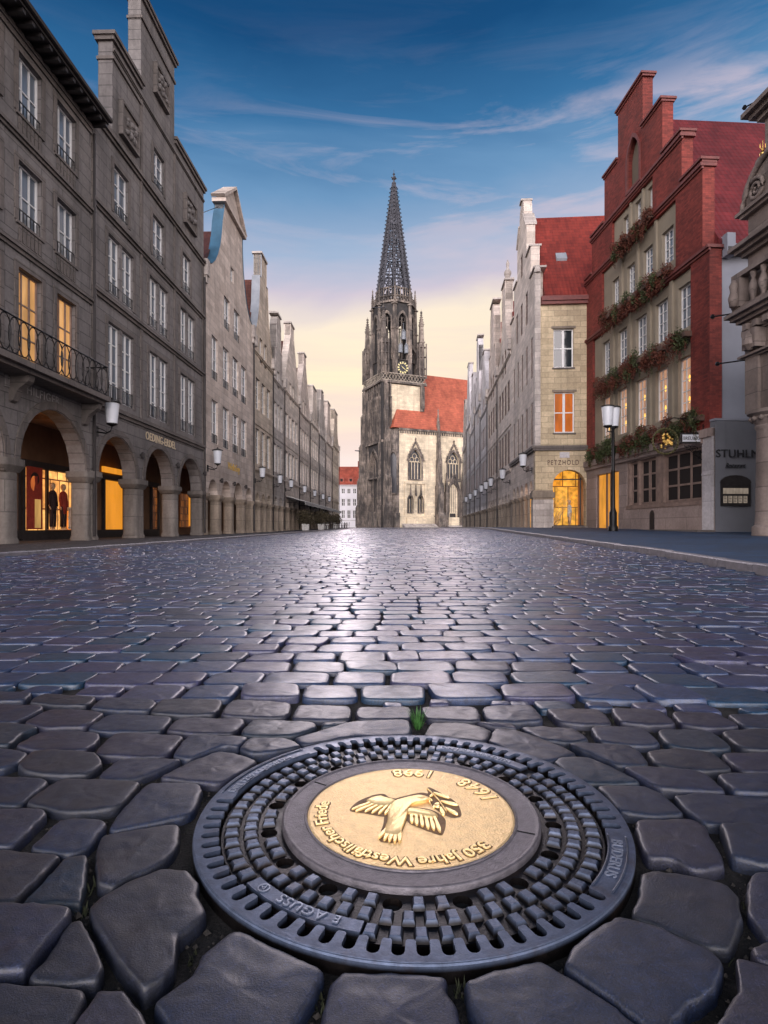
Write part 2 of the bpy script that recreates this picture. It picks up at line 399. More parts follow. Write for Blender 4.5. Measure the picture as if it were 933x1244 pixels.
def iron_mat():
    m, nt, b = newmat('cast_iron_cover')
    tc = N(nt, 'ShaderNodeTexCoord'); ob = tc.outputs['Object']
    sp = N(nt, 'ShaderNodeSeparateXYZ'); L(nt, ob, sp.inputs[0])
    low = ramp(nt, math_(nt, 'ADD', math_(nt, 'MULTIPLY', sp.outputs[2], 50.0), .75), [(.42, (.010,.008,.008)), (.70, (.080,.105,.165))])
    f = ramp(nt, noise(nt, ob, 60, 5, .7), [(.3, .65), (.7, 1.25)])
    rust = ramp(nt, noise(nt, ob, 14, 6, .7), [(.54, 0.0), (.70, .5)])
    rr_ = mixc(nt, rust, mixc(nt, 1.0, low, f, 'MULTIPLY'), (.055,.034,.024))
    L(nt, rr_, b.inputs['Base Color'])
    b.inputs['Metallic'].default_value = .5
    rr = N(nt, 'ShaderNodeMapRange'); L(nt, noise(nt, ob, 35, 5), rr.inputs[0]); rr.inputs[1].default_value = .3; rr.inputs[2].default_value = .7; rr.inputs[3].default_value = .30; rr.inputs[4].default_value = .5
    L(nt, rr.outputs[0], b.inputs['Roughness'])
    L(nt, bump(nt, noise(nt, ob, 260, 3, .6), .35, .0012), b.inputs['Normal'])
    return m
M['cast_iron'] = iron_mat()
M['worn_iron'] = plain('worn_raised_iron', (.22,.25,.32), .35, .5, nz=.2, scale=60, bmp=.1)
M['lid_ring'] = plain('grey_worn_iron_ring', (.13,.12,.135), .42, .45, nz=.25, scale=60, bmp=.25)
M['bronze'] = plain('pale_polished_bronze', (.95,.68,.33), .42, .5, nz=.11, scale=45, bmp=.25)
M['bronze_relief'] = plain('golden_bronze_relief', (1.0,.74,.34), .40, .6, nz=.12, scale=40, bmp=.1)
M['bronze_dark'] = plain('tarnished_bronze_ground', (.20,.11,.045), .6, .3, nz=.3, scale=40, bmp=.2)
M['hole'] = plain('dark_drain_hole', (.004,.004,.005), .9, nz=0, bmp=0)
# ================================================================== SKY, SUN, CAMERA
w = bpy.data.worlds.new('World'); sc.world = w; w.use_nodes = True
nt = w.node_tree; bg = nt.nodes['Background']
tc = N(nt, 'ShaderNodeTexCoord'); gen = tc.outputs['Generated']
sp = N(nt, 'ShaderNodeSeparateXYZ'); L(nt, gen, sp.inputs[0])
X, Y, Z = sp.outputs
horiz = math_(nt, 'SQRT', math_(nt, 'ADD', math_(nt, 'MULTIPLY', X, X), math_(nt, 'MULTIPLY', Y, Y)))
tanel = math_(nt, 'DIVIDE', Z, math_(nt, 'MAXIMUM', horiz, .001))
azx = math_(nt, 'DIVIDE', X, math_(nt, 'MAXIMUM', horiz, .001))
# long soft cloud bank whose edge wavers with the direction
cl = N(nt, 'ShaderNodeCombineXYZ'); L(nt, math_(nt, 'MULTIPLY', azx, 1.0), cl.inputs[0]); L(nt, math_(nt, 'MULTIPLY', tanel, 2.6), cl.inputs[1]); L(nt, Y, cl.inputs[2])
warp = noise(nt, cl.outputs[0], 2.2, 5, .55, .4)
e2 = math_(nt, 'ADD', tanel, math_(nt, 'MULTIPLY', math_(nt, 'SUBTRACT', warp, .5), .16))
e2 = math_(nt, 'SUBTRACT', e2, math_(nt, 'MULTIPLY', azx, .09))
def srgb(r, g, b):
    f = lambda u: (u/255/12.92) if u/255 <= .04045 else ((u/255+.055)/1.055)**2.4
    return (f(r), f(g), f(b))
skyr = ramp(nt, math_(nt, 'MULTIPLY', e2, .8), [
    (.00, srgb(232,228,232)), (.06, srgb(240,226,226)), (.13, srgb(248,228,210)), (.20, srgb(254,238,204)), (.285, srgb(250,234,212)),
    (.335, srgb(205,196,212)), (.375, srgb(158,180,210)), (.47, srgb(106,150,192)), (.56, srgb(50,110,160)), (.68, srgb(12,74,124)), (1.0, srgb(1,38,78))])
lw_ = N(nt, 'ShaderNodeCombineXYZ'); L(nt, azx, lw_.inputs[0]); L(nt, math_(nt, 'MULTIPLY', tanel, 9.0), lw_.inputs[1]); L(nt, Y, lw_.inputs[2])
lows = ramp(nt, noise(nt, lw_.outputs[0], 1.7, 5, .6, .3), [(.45, 0.0), (.65, .55)])
skyr = mixc(nt, math_(nt, 'MULTIPLY', lows, ramp(nt, tanel, [(.05, .9), (.36, .7), (.46, 0.0)])), skyr, srgb(232,205,208))
SKYOFF = 3.3
# thin pink wisps high up
cw = N(nt, 'ShaderNodeCombineXYZ'); tl2 = math_(nt, "ADD", tanel, .127); L(nt, math_(nt, "ADD", azx, math_(nt, "MULTIPLY", tl2, .5)), cw.inputs[0]); L(nt, math_(nt, "MULTIPLY", tl2, 4.6), cw.inputs[1]); L(nt, math_(nt, 'ADD', Y, SKYOFF), cw.inputs[2])
wis = noise(nt, cw.outputs[0], 2.6, 7, .62, .5)
wis = ramp(nt, wis, [(.50, 0.0), (.66, 1.0)])
band = ramp(nt, math_(nt, 'MULTIPLY', tanel, .8), [(.34, 0.0), (.42, 1.0), (.53, 1.0), (.57, .32), (.62, .10), (.72, .03)])
side = ramp(nt, math_(nt, 'ADD', math_(nt, 'MULTIPLY', azx, .8), .5), [(.2, .25), (.55, .8), (.8, 1.0)])
wf = math_(nt, 'MULTIPLY', math_(nt, 'MULTIPLY', wis, band), side)
skyc = mixc(nt, math_(nt, 'MULTIPLY', wf, .60), skyr, srgb(214,196,208))
# warm glow only towards the dawn side (ahead); unseen sky behind the camera is boosted to light church and facades
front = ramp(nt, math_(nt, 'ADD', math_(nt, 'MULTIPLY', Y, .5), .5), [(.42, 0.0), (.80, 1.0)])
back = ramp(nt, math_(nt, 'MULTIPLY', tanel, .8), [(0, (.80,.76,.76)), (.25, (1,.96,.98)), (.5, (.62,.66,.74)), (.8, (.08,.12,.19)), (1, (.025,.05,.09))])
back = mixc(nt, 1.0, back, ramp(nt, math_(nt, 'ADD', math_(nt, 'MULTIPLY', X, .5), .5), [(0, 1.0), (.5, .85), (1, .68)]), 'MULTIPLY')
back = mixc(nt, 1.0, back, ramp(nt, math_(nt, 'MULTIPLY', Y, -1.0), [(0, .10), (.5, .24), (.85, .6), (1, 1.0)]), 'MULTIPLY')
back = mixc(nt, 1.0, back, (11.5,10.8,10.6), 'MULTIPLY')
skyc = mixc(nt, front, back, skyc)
SUN_EL, SUN_AZ = 14.0, (.0, 1.0)
nis = N(nt, 'ShaderNodeTexSky'); nis.sky_type = 'NISHITA'; nis.sun_disc = False
nis.sun_elevation = radians(SUN_EL); nis.sun_rotation = atan2(SUN_AZ[0], SUN_AZ[1])
nis.air_density = 1.0; nis.dust_density = 1.0
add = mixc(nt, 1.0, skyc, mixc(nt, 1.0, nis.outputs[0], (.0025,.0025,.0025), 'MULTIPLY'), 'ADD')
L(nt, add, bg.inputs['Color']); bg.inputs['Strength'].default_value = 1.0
sl = bpy.data.lights.new('sun', 'SUN'); sl.energy = 2.3; sl.angle = radians(32); sl.color = (1.0, .87, .93)
so = bpy.data.objects.new('sun', sl); COL.objects.link(so)
u_ = unit(*SUN_AZ); dvec = Vector((u_[0]*cos(radians(SUN_EL)), u_[1]*cos(radians(SUN_EL)), sin(radians(SUN_EL))))
so.rotation_euler = dvec.to_track_quat('Z', 'Y').to_euler()
cam = bpy.data.cameras.new('camera'); co = bpy.data.objects.new('camera', cam); COL.objects.link(co); sc.camera = co
co.location = (0, 0, .54); co.rotation_euler = (radians(90), 0, 0)
cam.lens = 36*707/1244; cam.sensor_width = 36; cam.shift_y = 18/1244; cam.clip_start = .02; cam.clip_end = 6000
sc.view_settings.view_transform = 'Standard'; sc.view_settings.look = 'None'; sc.view_settings.exposure = 0.0; sc.view_settings.gamma = 1
sc.render.resolution_x = 768; sc.render.resolution_y = 1024

# ================================================================== GROUND
def struct(o): o['kind'] = 'structure'; return o
gx = [-3000,-400,-120,-60,-40,-30] + list(np.arange(-24, 32.1, 1.0)) + [40,60,120,400,3000]
gy = [-3000,-300,-60,-20] + list(np.arange(-8, 2, 2)) + list(np.arange(2, 130, 2.0)) + [150,180,240,500,1200,3000]
m = MB(); nx = len(gx)
for y in gy:
    for x in gx: m.v.append((x, y, G(x, y) - .0215))
for j in range(len(gy)-1):
    for i in range(nx-1):
        a = j*nx+i; m.f.append((a, a+1, a+nx+1, a+nx))
struct(obj('ground', m, M['soil'], smooth=True))
def kerb_r(y):
    pts = [(-8,3.6),(0,3.75),(6,4.0),(10,4.5),(15.8,5.0),(25,5.6),(34,6.3),(45,7.4),(60,8.4),(110,12.0)]
    for (a, xa), (b, xb) in zip(pts, pts[1:]):
        if y <= b: return xa + (xb-xa)*(y-a)/(b-a)
    return pts[-1][1]
def kerb_l(y): return -6.9 + TL*y
ys = list(np.arange(-8, 20, 1.0)) + list(np.arange(20, 128, 3.0))
def strip(name, mat, xa, xb, za, ylist, nseg=6, close=True):
    m = MB()
    for y in ylist:
        x0, x1 = xa(y), xb(y)
        for k in range(nseg+1):
            x = x0+(x1-x0)*k/nseg; m.v.append((x, y, G(x, y)+za))
    for j in range(len(ylist)-1):
        for i in range(nseg):
            a = j*(nseg+1)+i; m.f.append((a, a+1, a+nseg+2, a+nseg+1))
    return struct(obj(name, m, mat, smooth=True))
strip('pavement', M['slabs'], lambda y: kerb_r(y)+.16, lambda y: max(RF.P(y,0,0)[0]+6, 22), .09, ys, 10)
strip('footway', M['side_stone'], lambda y: -19.0, lambda y: kerb_l(y)-.14, .055, ys, 8)
def kerb(name, fx, side, h):
    m = MB(); y = -8.0; random.seed(5)
    while y < 122:
        l = .9 if y < 40 else 3.0; y2 = y+l-.012
        for_w = .15; j = random.uniform(-.006, .006)
        a0, a1 = fx(y), fx(y2); b0, b1 = a0+side*for_w, a1+side*for_w
        z0, z1 = G(a0, y)+h+j, G(a1, y2)+h+j
        q = .015*side
        m.add([(a0,y,z0-.2),(b0,y,z0-.2),(b1,y2,z1-.2),(a1,y2,z1-.2),(a0,y,z0-.015),(b0,y,z0-.015),(b1,y2,z1-.015),(a1,y2,z1-.015),
               (a0+q,y+.006,z0),(b0-q,y+.006,z0),(b1-q,y2-.006,z1),(a1+q,y2-.006,z1)],
              [(0,1,5,4),(1,2,6,5),(2,3,7,6),(3,0,4,7),(4,5,9,8),(5,6,10,9),(6,7,11,10),(7,4,8,11),(8,9,10,11)])
        y += l
    return struct(obj(name, m, M['kerb']))
kerb('kerb', kerb_r, 1, .10); kerb('kerb', kerb_l, -1, .065)

# ------------------------------------------------------------------ setts around the cover, outlines taken on the road plane
S = 3.732
def crop(ox, oy, s, pts): return [(ox+x/s, oy+y/s) for x, y in pts]
A_ = lambda *p: crop(0, 840, S, p); B_ = lambda *p: crop(0, 1040, S, p); C_ = lambda *p: crop(180, 1100, S, p)
D_ = lambda *p: crop(380, 1100, 3.588, p); E_ = lambda *p: crop(600, 1040, 2.802, p); F_ = lambda *p: crop(683, 840, S, p)
G_ = lambda *p: crop(230, 830, S, p); H_ = lambda *p: crop(470, 830, S, p)
traced = [
 A_((0,55),(190,65),(190,80),(75,135),(0,135),(-80,130),(-60,60)), A_((105,135),(230,72),(400,85),(475,100),(385,165),(200,160)),
 A_((395,160),(490,98),(775,108),(770,130),(725,175),(440,172)), [(201,887),(217,870.5),(294,872),(297,877),(284,890),(240,889.5)],
 A_((-90,140),(0,140),(150,150),(170,160),(100,185),(40,240),(-90,245)), A_((65,245),(185,170),(440,175),(450,210),(385,262),(180,262)),
 A_((430,270),(520,182),(820,195),(830,205),(750,290),(450,285)), [(209.5,917),(228,893),(303,896),(289,907),(268,906),(231,920)],
 G_((230,295),(275,250),(440,250),(510,285),(380,312),(270,315)), [(193,943),(233,923),(268,910),(317,922),(266,950),(240,947),(200,945)],
 A_((85,330),(145,275),(250,265),(430,275),(470,325),(390,375),(200,375),(110,360)), A_((-100,250),(0,255),(130,270),(80,320),(0,345),(-100,345)),
 A_((450,375),(540,300),(830,302),(750,335),(610,388),(480,388)), A_((-120,370),(0,375),(235,390),(90,505),(0,505),(-120,500)),
 A_((110,500),(270,392),(500,392),(640,410),(550,510),(430,540),(250,530)), A_((495,610),(560,520),(670,407),(905,407),(915,440),(870,545),(700,580),(530,618)),
 A_((-140,525),(0,530),(190,530),(210,550),(60,690),(0,695),(-140,690)), A_((150,690),(280,570),(470,575),(475,600),(400,690),(310,730),(170,705)),
 [(125,1012),(215,996),(219,1004),(214,1028),(198,1043),(161,1061),(137,1075),(119,1072),(118,1050),(121,1020)],
 [(-40,1030),(0,1031),(68,1036),(72,1040),(54,1057),(17,1094),(0,1097),(-40,1098)],
 B_((95,205),(250,50),(300,0),(395,-10),(390,80),(370,150),(365,200),(200,200)), B_((-150,225),(0,230),(325,240),(300,290),(150,470),(110,530),(0,535),(-150,535)),
 B_((140,535),(200,470),(320,290),(365,280),(430,400),(475,500),(440,560),(300,575),(160,560)),
 B_((410,230),(480,180),(600,100),(740,50),(850,60),(905,120),(890,170),(933,245),(900,290),(805,360),(790,500),(740,560),(650,615),(600,560),(430,300)),
 B_((-150,580),(0,580),(380,600),(380,640),(310,761),(270,930),(-150,930)), B_((345,761),(450,610),(560,605),(640,700),(720,900),(300,940)),
 C_((25,440),(100,390),(210,310),(230,230),(370,120),(420,110),(560,170),(700,245),(800,290),(720,420),(650,537),(610,720),(220,720),(90,515)),
 D_((80,330),(130,280),(220,280),(400,290),(580,310),(575,360),(620,430),(650,560),(660,700),(20,700),(38,500)),
 [(567,1195),(572,1189),(603,1178),(640,1170),(657,1165),(700,1190),(771,1240),(820,1300),(600,1300),(590,1245),(570,1215)],
 E_((245,370),(290,290),(420,207),(560,240),(740,320),(780,370),(750,450),(610,540),(590,620),(530,585),(400,480),(280,400)),
 E_((465,190),(495,120),(500,47),(560,44),(780,75),(835,130),(840,200),(805,305),(730,295),(560,222)),
 E_((870,45),(1060,50),(1060,300),(930,260),(862,190)), E_((885,312),(930,288),(1060,325),(1060,365),(960,370),(890,340)),
 E_((820,348),(933,370),(1060,405),(1080,720),(690,720),(760,570),(840,450)),
 F_((335,577),(600,572),(650,602),(700,700),(740,788),(600,803),(500,752),(380,750),(342,640)), F_((720,607),(950,612),(1100,622),(1100,785),(900,785),(770,748),(742,650)),
 F_((505,462),(600,452),(930,464),(1100,472),(1100,602),(930,600),(650,590),(560,522)), F_((155,427),(280,422),(380,422),(470,470),(556,550),(420,560),(260,538),(220,490)),
 [(672,925),(683,920),(716,919.5),(772,946),(776,950),(712,949.5),(690,938)], F_((265,344),(420,342),(620,357),(680,390),(748,448),(600,443),(450,438),(390,410)),
 F_((695,372),(933,370),(1100,380),(1100,460),(930,460),(780,455)), F_((375,262),(520,254),(680,270),(778,350),(620,353),(430,330)),
 F_((710,277),(933,275),(1060,280),(1060,363),(820,361)), F_((18,234),(300,237),(350,270),(397,330),(260,333),(130,280)),
 H_((458,268),(490,207),(600,217),(740,266),(865,320),(740,353),(620,328)), H_((600,190),(700,184),(850,197),(918,250),(830,258),(700,243)),
 F_((122,152),(370,157),(448,230),(370,238),(172,220)), F_((427,167),(680,172),(776,258),(620,258),(480,238)), F_((712,177),(933,174),(1060,180),(1060,268),(820,260)),
 [(661,859.5),(730,860),(744.5,878.5),(710,878.5),(680,875.5)], F_((217,74),(450,87),(522,148),(400,150),(260,136)), F_((487,87),(700,92),(812,158),(640,160),(540,143)),
 F_((742,94),(933,94),(1060,97),(1060,163),(830,160)),
 H_((150,100),(400,98),(433,163),(300,163),(180,153)), H_((432,102),(660,102),(712,168),(600,175),(452,163)), H_((168,225),(200,168),(360,174),(478,206),(450,262),(300,240),(185,232)),
 H_((395,176),(570,187),(590,208),(485,196)), [(432,857),(499,855.8),(500.5,871),(434,872)], [(356,896),(391,886.5),(428,876),(497,874.5),(501,892.5),(430,893.5),(368,903)],
 G_((602,177),(725,170),(700,185),(602,195)), G_((228,233),(282,162),(568,171),(578,195),(450,238)), [(183,864),(196,848.5),(272,849.5),(262,868),(190,866)],
 G_((134,146),(192,74),(468,87),(440,156)), G_((462,158),(492,90),(733,92),(733,153)), [(108,860.5),(127,846.5),(191,849.5),(182,863.5)], [(34,852),(51,841.5),(119,846),(103,857.5)],
 [(-30,838),(40,842),(28,851),(-30,852)],
]
MC = (0.050, 1.106)          # centre of the cover
def unp(p): v = p[1]-640.0; d = 707*.54/v; return ((p[0]-466.5)/707*d, d)
def inside(p, poly):
    c = False; j = len(poly)-1
    for i in range(len(poly)):
        a, b = poly[i], poly[j]
        if (a[1] > p[1]) != (b[1] > p[1]) and p[0] < (b[0]-a[0])*(p[1]-a[1])/(b[1]-a[1]) + a[0]: c = not c
        j = i
    return c
def chaikin(P, k=1, q=.2):
    for _ in range(k):
        R = []
        for i in range(len(P)):
            a, b = P[i], P[(i+1) % len(P)]
            R.append((a[0]+(b[0]-a[0])*q, a[1]+(b[1]-a[1])*q)); R.append((a[0]+(b[0]-a[0])*(1-q), a[1]+(b[1]-a[1])*(1-q)))
        P = R
    return P
from mathutils import noise as mn
def resample(P, step):
    R = []
    for i in range(len(P)):
        a, b = P[i], P[(i+1) % len(P)]; l = hypot(b[0]-a[0], b[1]-a[1]); n = max(1, int(l/step))
        for k in range(n): R.append((a[0]+(b[0]-a[0])*k/n, a[1]+(b[1]-a[1])*k/n))
    return R
gpolys = [[unp(p) for p in t] for t in traced]
mc = MB()
def add_stone(m, poly, zb, seed):
    P = chaikin(chaikin(poly, 1, .13), 1, .24); P = resample(P, .008)
    n = len(P); cx = sum(p[0] for p in P)/n; cy = sum(p[1] for p in P)/n
    rs = random.Random(seed); tx, ty = rs.gauss(0, .012), rs.gauss(0, .012); off = rs.gauss(0, .0022)
    base = len(m.v)
    rings = [(-.003, -.03), (-.0025, -.009), (-.001, -.0038), (.0012, -.0013), (.0042, -.0003), (.012, .0001)]
    def hz(x, y):
        q = Vector((x*14+seed, y*14, seed*.37)); r = Vector((x*45+seed, y*45, seed*.7))
        return zb + off + tx*(x-cx) + ty*(y-cy) + .0020*mn.noise(q) + .0011*mn.noise(r) + .0007*mn.noise(r*2.3)
    for ins, dz in rings:
        for (x, y) in P:
            l = hypot(cx-x, cy-y) or 1e-6
            e = .0030*mn.noise(Vector((x*60, y*60, seed)))+.0035*mn.noise(Vector((x*16, y*16, seed+9)))
            k = min(.85, (ins+e)/l)
            xx, yy = x+(cx-x)*k, y+(cy-y)*k
            m.v.append((xx, yy, hz(xx, yy)+dz))
    last = m.v[-n:]
    for kk in (.86, .71, .56, .42, .28, .14):
        for (x, y, _) in last:
            xx, yy = cx+(x-cx)*kk, cy+(y-cy)*kk
            m.v.append((xx, yy, hz(xx, yy)+.0001+.0009*(1-kk)))
    m.v.append((cx, cy, hz(cx, cy)+.0010))
    R = len(rings)+6
    for r in range(R-1):
        for i in range(n):
            j = (i+1) % n; m.f.append((base+r*n+i, base+r*n+j, base+(r+1)*n+j, base+(r+1)*n+i))
    for i in range(n): m.f.append((base+(R-1)*n+i, base+(R-1)*n+(i+1) % n, base+R*n))
for i, gp in enumerate(gpolys): add_stone(mc, gp, 0.0, i+1)
struct(obj('road', mc, M['cobble'], smooth=True, uv=False))

# ------------------------------------------------------------------ the rest of the street: rows of setts
occ = set()
for gp in gpolys:
    x0, x1 = min(p[0] for p in gp), max(p[0] for p in gp); y0, y1 = min(p[1] for p in gp), max(p[1] for p in gp)
    for i in range(int(x0/.01)-1, int(x1/.01)+2):
        for j in range(int(y0/.01)-1, int(y1/.01)+2):
            if inside((i*.01, j*.01), gp): occ.add((i, j))
def blocked(x, y):
    if hypot(x-MC[0], y-MC[1]) < .405: return True
    return (int(round(x/.01)), int(round(y/.01))) in occ
occ2 = set()
def setts(y_from, y_to, n, rings, mat, name, near=False, flat=False):
    """rows across the street; rings = list of (inset, dz)"""
    C = []
    y = y_from; r2 = np.random.default_rng(abs(int(y_from*10))+3); dep = .168
    while y < y_to:
        dep = .158 + .02*r2.random() if y < 40 else .25
        off = r2.random()*.2
        x = -7.1 + TL*max(y, 0) - off*.5; xe = kerb_r(y) - .02
        cxs = []
        while x < xe:
            wd = r2.uniform(.165, .25) if y < 40 else r2.uniform(.22, .34)
            if y < 40 and r2.random() < .06: wd *= .65
            cx = x+wd/2; x += wd
            if cx+wd/2 > xe+.05 or cx - wd/2 < kerb_l(y)+.0: continue
            bow = .05*sin(cx*.55+y*.07)+.03*sin(cx*1.7+y*.31) - .065*cx*math.exp(-max(0, y-1.7)/3.0)
            cy = y + bow
            if near and cy < 2.3 and abs(cx) < 1.9:
                hit = sum(blocked(cx+a*wd*.42, cy+b*dep*.40) for a in (-1,-.5,0,.5,1) for b in (-1,0,1))
                if hit > 1: continue
                if abs(cx) < .655*cy+.15 and .5 < cy < 1.66 and hit > 0: continue
            if near and cy < 2.7 and abs(cx) < 2.2:
                for ii in range(int((cx-wd/2)/.01), int((cx+wd/2)/.01)+1):
                    for jj in range(int((cy-dep/2)/.01), int((cy+dep/2)/.01)+1): occ2.add((ii, jj))
            C.append((cx, cy, wd/2-.0042*r2.uniform(.4,1.6), dep/2-.0026*r2.uniform(.4,1.6)))
        y += dep
    C = np.array(C); K = len(C)
    th = 2*pi*(np.arange(n)+.5)/n; e = .38
    ux = np.sign(np.cos(th))*np.abs(np.cos(th))**e; uy = np.sign(np.sin(th))*np.abs(np.sin(th))**e
    jit = rng.normal(0, .007, (K, 4, 2))                 # corner jitter
    wts = np.stack([(1-ux)*(1-uy), (1+ux)*(1-uy), (1+ux)*(1+uy), (1-ux)*(1+uy)], 0)/4   # 4,n
    J = np.einsum('kcd,cn->knd', jit, wts)
    tilt = rng.normal(0, .012, (K, 2)); oz = rng.normal(0, .0022, K)
    slope = .05*rng.normal(0, 1, (K, 1))
    R = len(rings); V = np.empty((K, R*n+1, 3))
    g = Gv(C[:,0], C[:,1]) + oz
    for ri, (ins, dz) in enumerate(rings):
        lx = ux[None]*(C[:,2:3]-ins) + J[:,:,0] + rng.normal(0, .0012, (K, n)); ly = uy[None]*(C[:,3:4]-ins*.9) + J[:,:,1] + rng.normal(0, .0012, (K, n))
        if ins > .03: lx = ux[None]*C[:,2:3]*.45; ly = uy[None]*C[:,3:4]*.45
        lx = lx + slope*ly
        V[:, ri*n:(ri+1)*n, 0] = C[:,0:1]+lx; V[:, ri*n:(ri+1)*n, 1] = C[:,1:2]+ly
        V[:, ri*n:(ri+1)*n, 2] = g[:,None] + dz + tilt[:,0:1]*lx + tilt[:,1:2]*ly + (rng.normal(0, .0007, (K, n)) if dz > -.01 else 0)
    V[:, -1, 0] = C[:,0]; V[:, -1, 1] = C[:,1]; V[:, -1, 2] = g + .0008
    T = R*n+1; quads = []
    i = np.arange(n); j = (i+1) % n
    q = np.concatenate([np.stack([r*n+i, r*n+j, (r+1)*n+j, (r+1)*n+i], 1) for r in range(R-1)], 0)
    tri = np.stack([(R-1)*n+i, (R-1)*n+j, np.full(n, R*n)], 1)
    base = (np.arange(K)*T)[:,None,None]
    Q = (q[None]+base).reshape(-1, 4); Tt = (tri[None]+base).reshape(-1, 3)
    me = bpy.data.meshes.new(name); me.vertices.add(K*T); me.vertices.foreach_set('co', V.astype(np.float32).ravel())
    loops = np.concatenate([Q.ravel(), Tt.ravel()]); me.loops.add(len(loops)); me.loops.foreach_set('vertex_index', loops.astype(np.int32))
    me.polygons.add(len(Q)+len(Tt))
    ls = np.concatenate([np.arange(len(Q))*4, len(Q)*4+np.arange(len(Tt))*3]); me.polygons.foreach_set('loop_start', ls.astype(np.int32))
    me.update(calc_edges=True); me.validate(); me.shade_flat() if flat else me.shade_smooth(); me.materials.append(mat)
    o = bpy.data.objects.new(name, me); COL.objects.link(o); return struct(o)
setts(-4.0, 9.0, 20, [(0,-.03),(0,-.0065),(.002,-.0022),(.005,-.0005),(.014,.0001),(.05,.0004)], M['cobble_row'], 'road', True)
# small irregular setts wherever the rows and the ring of stones leave a gap
mf = MB(); rf_ = random.Random(77); nf = 0
occ3 = occ | occ2
for hw, hh in ((.10,.07),(.085,.06),(.07,.05),(.055,.045),(.045,.035),(.035,.03),(.027,.022)):
    for _ in range(5000):
        x = rf_.uniform(-1.75, 1.75); y = rf_.uniform(.25, 2.3)
        if hypot(x-MC[0], y-MC[1]) < .42+hh: continue
        xi, yi = int(round(x/.01)), int(round(y/.01)); a, b = int(hw/.01), int(hh/.01)
        if (xi, yi) in occ3: continue
        if any((xi+i, yi+j) in occ3 for i in (-a, -a//2, 0, a//2, a) for j in (-b, 0, b)): continue
        if hypot(x-MC[0], y-MC[1]) < .42+max(hw, hh) : continue
        jr = lambda s: rf_.uniform(-.18, .12)*s
        add_stone(mf, [(x-hw+jr(hw), y-hh+jr(hh)), (x+hw+jr(hw), y-hh+jr(hh)), (x+hw+jr(hw), y+hh+jr(hh)), (x-hw+jr(hw), y+hh+jr(hh))], G(x, y)-.002, 900+nf); nf += 1
        for i in range(-a-1, a+2):
            for j in range(-b-1, b+2): occ3.add((xi+i, yi+j))
struct(obj('road', mf, M['cobble_row'], smooth=True, uv=False))
setts(9.0, 26.0, 12, [(0,-.04),(0,-.006),(.004,-.0008),(.012,.0003)], M['cobble_mid'], 'road', flat=True)
setts(26.0, 128.0, 8, [(0,-.03),(0,-.003),(.006,0)], M['cobble_far'], 'road', flat=True)

# grass in the joints
def tuft(x, y, n, h, label=None, sd=1):
    rs = random.Random(sd); m = MB()
    for k in range(n):
        a = rs.uniform(0, 2*pi); r = rs.uniform(0, .012); px, py = x+r*cos(a)*.8, y+r*sin(a)*1.6
        L_ = h*rs.uniform(.5, 1.1); lean = rs.uniform(.1, .7)*L_; b = rs.uniform(0, 2*pi); wv = .0014
        dx, dy = cos(b)*lean, sin(b)*lean; nx_, ny_ = -sin(b)*wv, cos(b)*wv; z0 = G(x, y)-.03
        m.add([(px-nx_,py-ny_,z0),(px+nx_,py+ny_,z0),(px+dx*.45+nx_,py+dy*.45+ny_,z0+.6*L_),(px+dx*.45-nx_,py+dy*.45-ny_,z0+.6*L_),(px+dx,py+dy,z0+L_)],
              [(0,1,2,3),(3,2,4)])
    return m
o = obj('grass_tuft', tuft(.094, 1.625, 90, .062), M['grass'], at=(.094, 1.625, 0), uv=False)
tag(o, 'small green grass tuft growing in the paving joint just beyond the manhole cover', 'grass')
m = MB()
rs = random.Random(3)
for k, (px, py) in enumerate([(745,868),(690,868),(690,905),(560,1190),(392,1190),(395,1215),(110,1066),(102,1094),(606,1190),(880,1150),(900,1080),(610,846),(752,893),(545,846),(235,1150),(800,905)]):
    x, y = unp((px, py)); q = tuft(x, y, 14, .022, sd=k+20); m.add(q.v, q.f)
for k in range(900):
    x = rs.uniform(-1.1, 1.1); y = rs.uniform(.6, 2.2)
    if abs(x) > .66*y+.05 or any(blocked(x+i*.006, y+j*.006) for i in (-1,0,1) for j in (-1,0,1)): continue
    if mn.noise(Vector((x*3, y*3, 4))) < .12: continue
    q = tuft(x, y, 5, .016, sd=k+400); m.add(q.v, q.f)
o = obj('moss', m, M['grass'], uv=False); o['kind'] = 'stuff'; tag(o, 'sparse moss and grass blades in the dark paving joints', 'moss')
o.data.materials[0] = plain('dull_brown_green_moss', (.035,.04,.018), .9, bmp=0)
# loose grit in the wide joints beside the cover
m = MB(); rs = random.Random(9)
for k in range(6000):
    x = rs.uniform(-.75, .8); y = rs.uniform(.55, 1.75)
    if abs(x) > .66*y+.05 or blocked(x, y) or blocked(x+.008, y) or blocked(x-.008, y): continue
    r = rs.uniform(.0012, .0042); z = -.0205+r*.4
    r *= rs.choice((.7,1,1,1.5)); m.add([(x+r,y,z),(x,y+r,z),(x-r,y,z),(x,y-r,z),(x+rs.uniform(-.3,.3)*r,y,z+r*rs.uniform(.6,1.2))], [(0,1,4),(1,2,4),(2,3,4),(3,0,4)])
o = obj('grit', m, plain('dark_loose_grit', (.05,.042,.036), .8, nz=.6, scale=90, bmp=0), uv=False); o['kind'] = 'stuff'; tag(o, 'loose grit lying in the wide joints around the cover', 'grit')

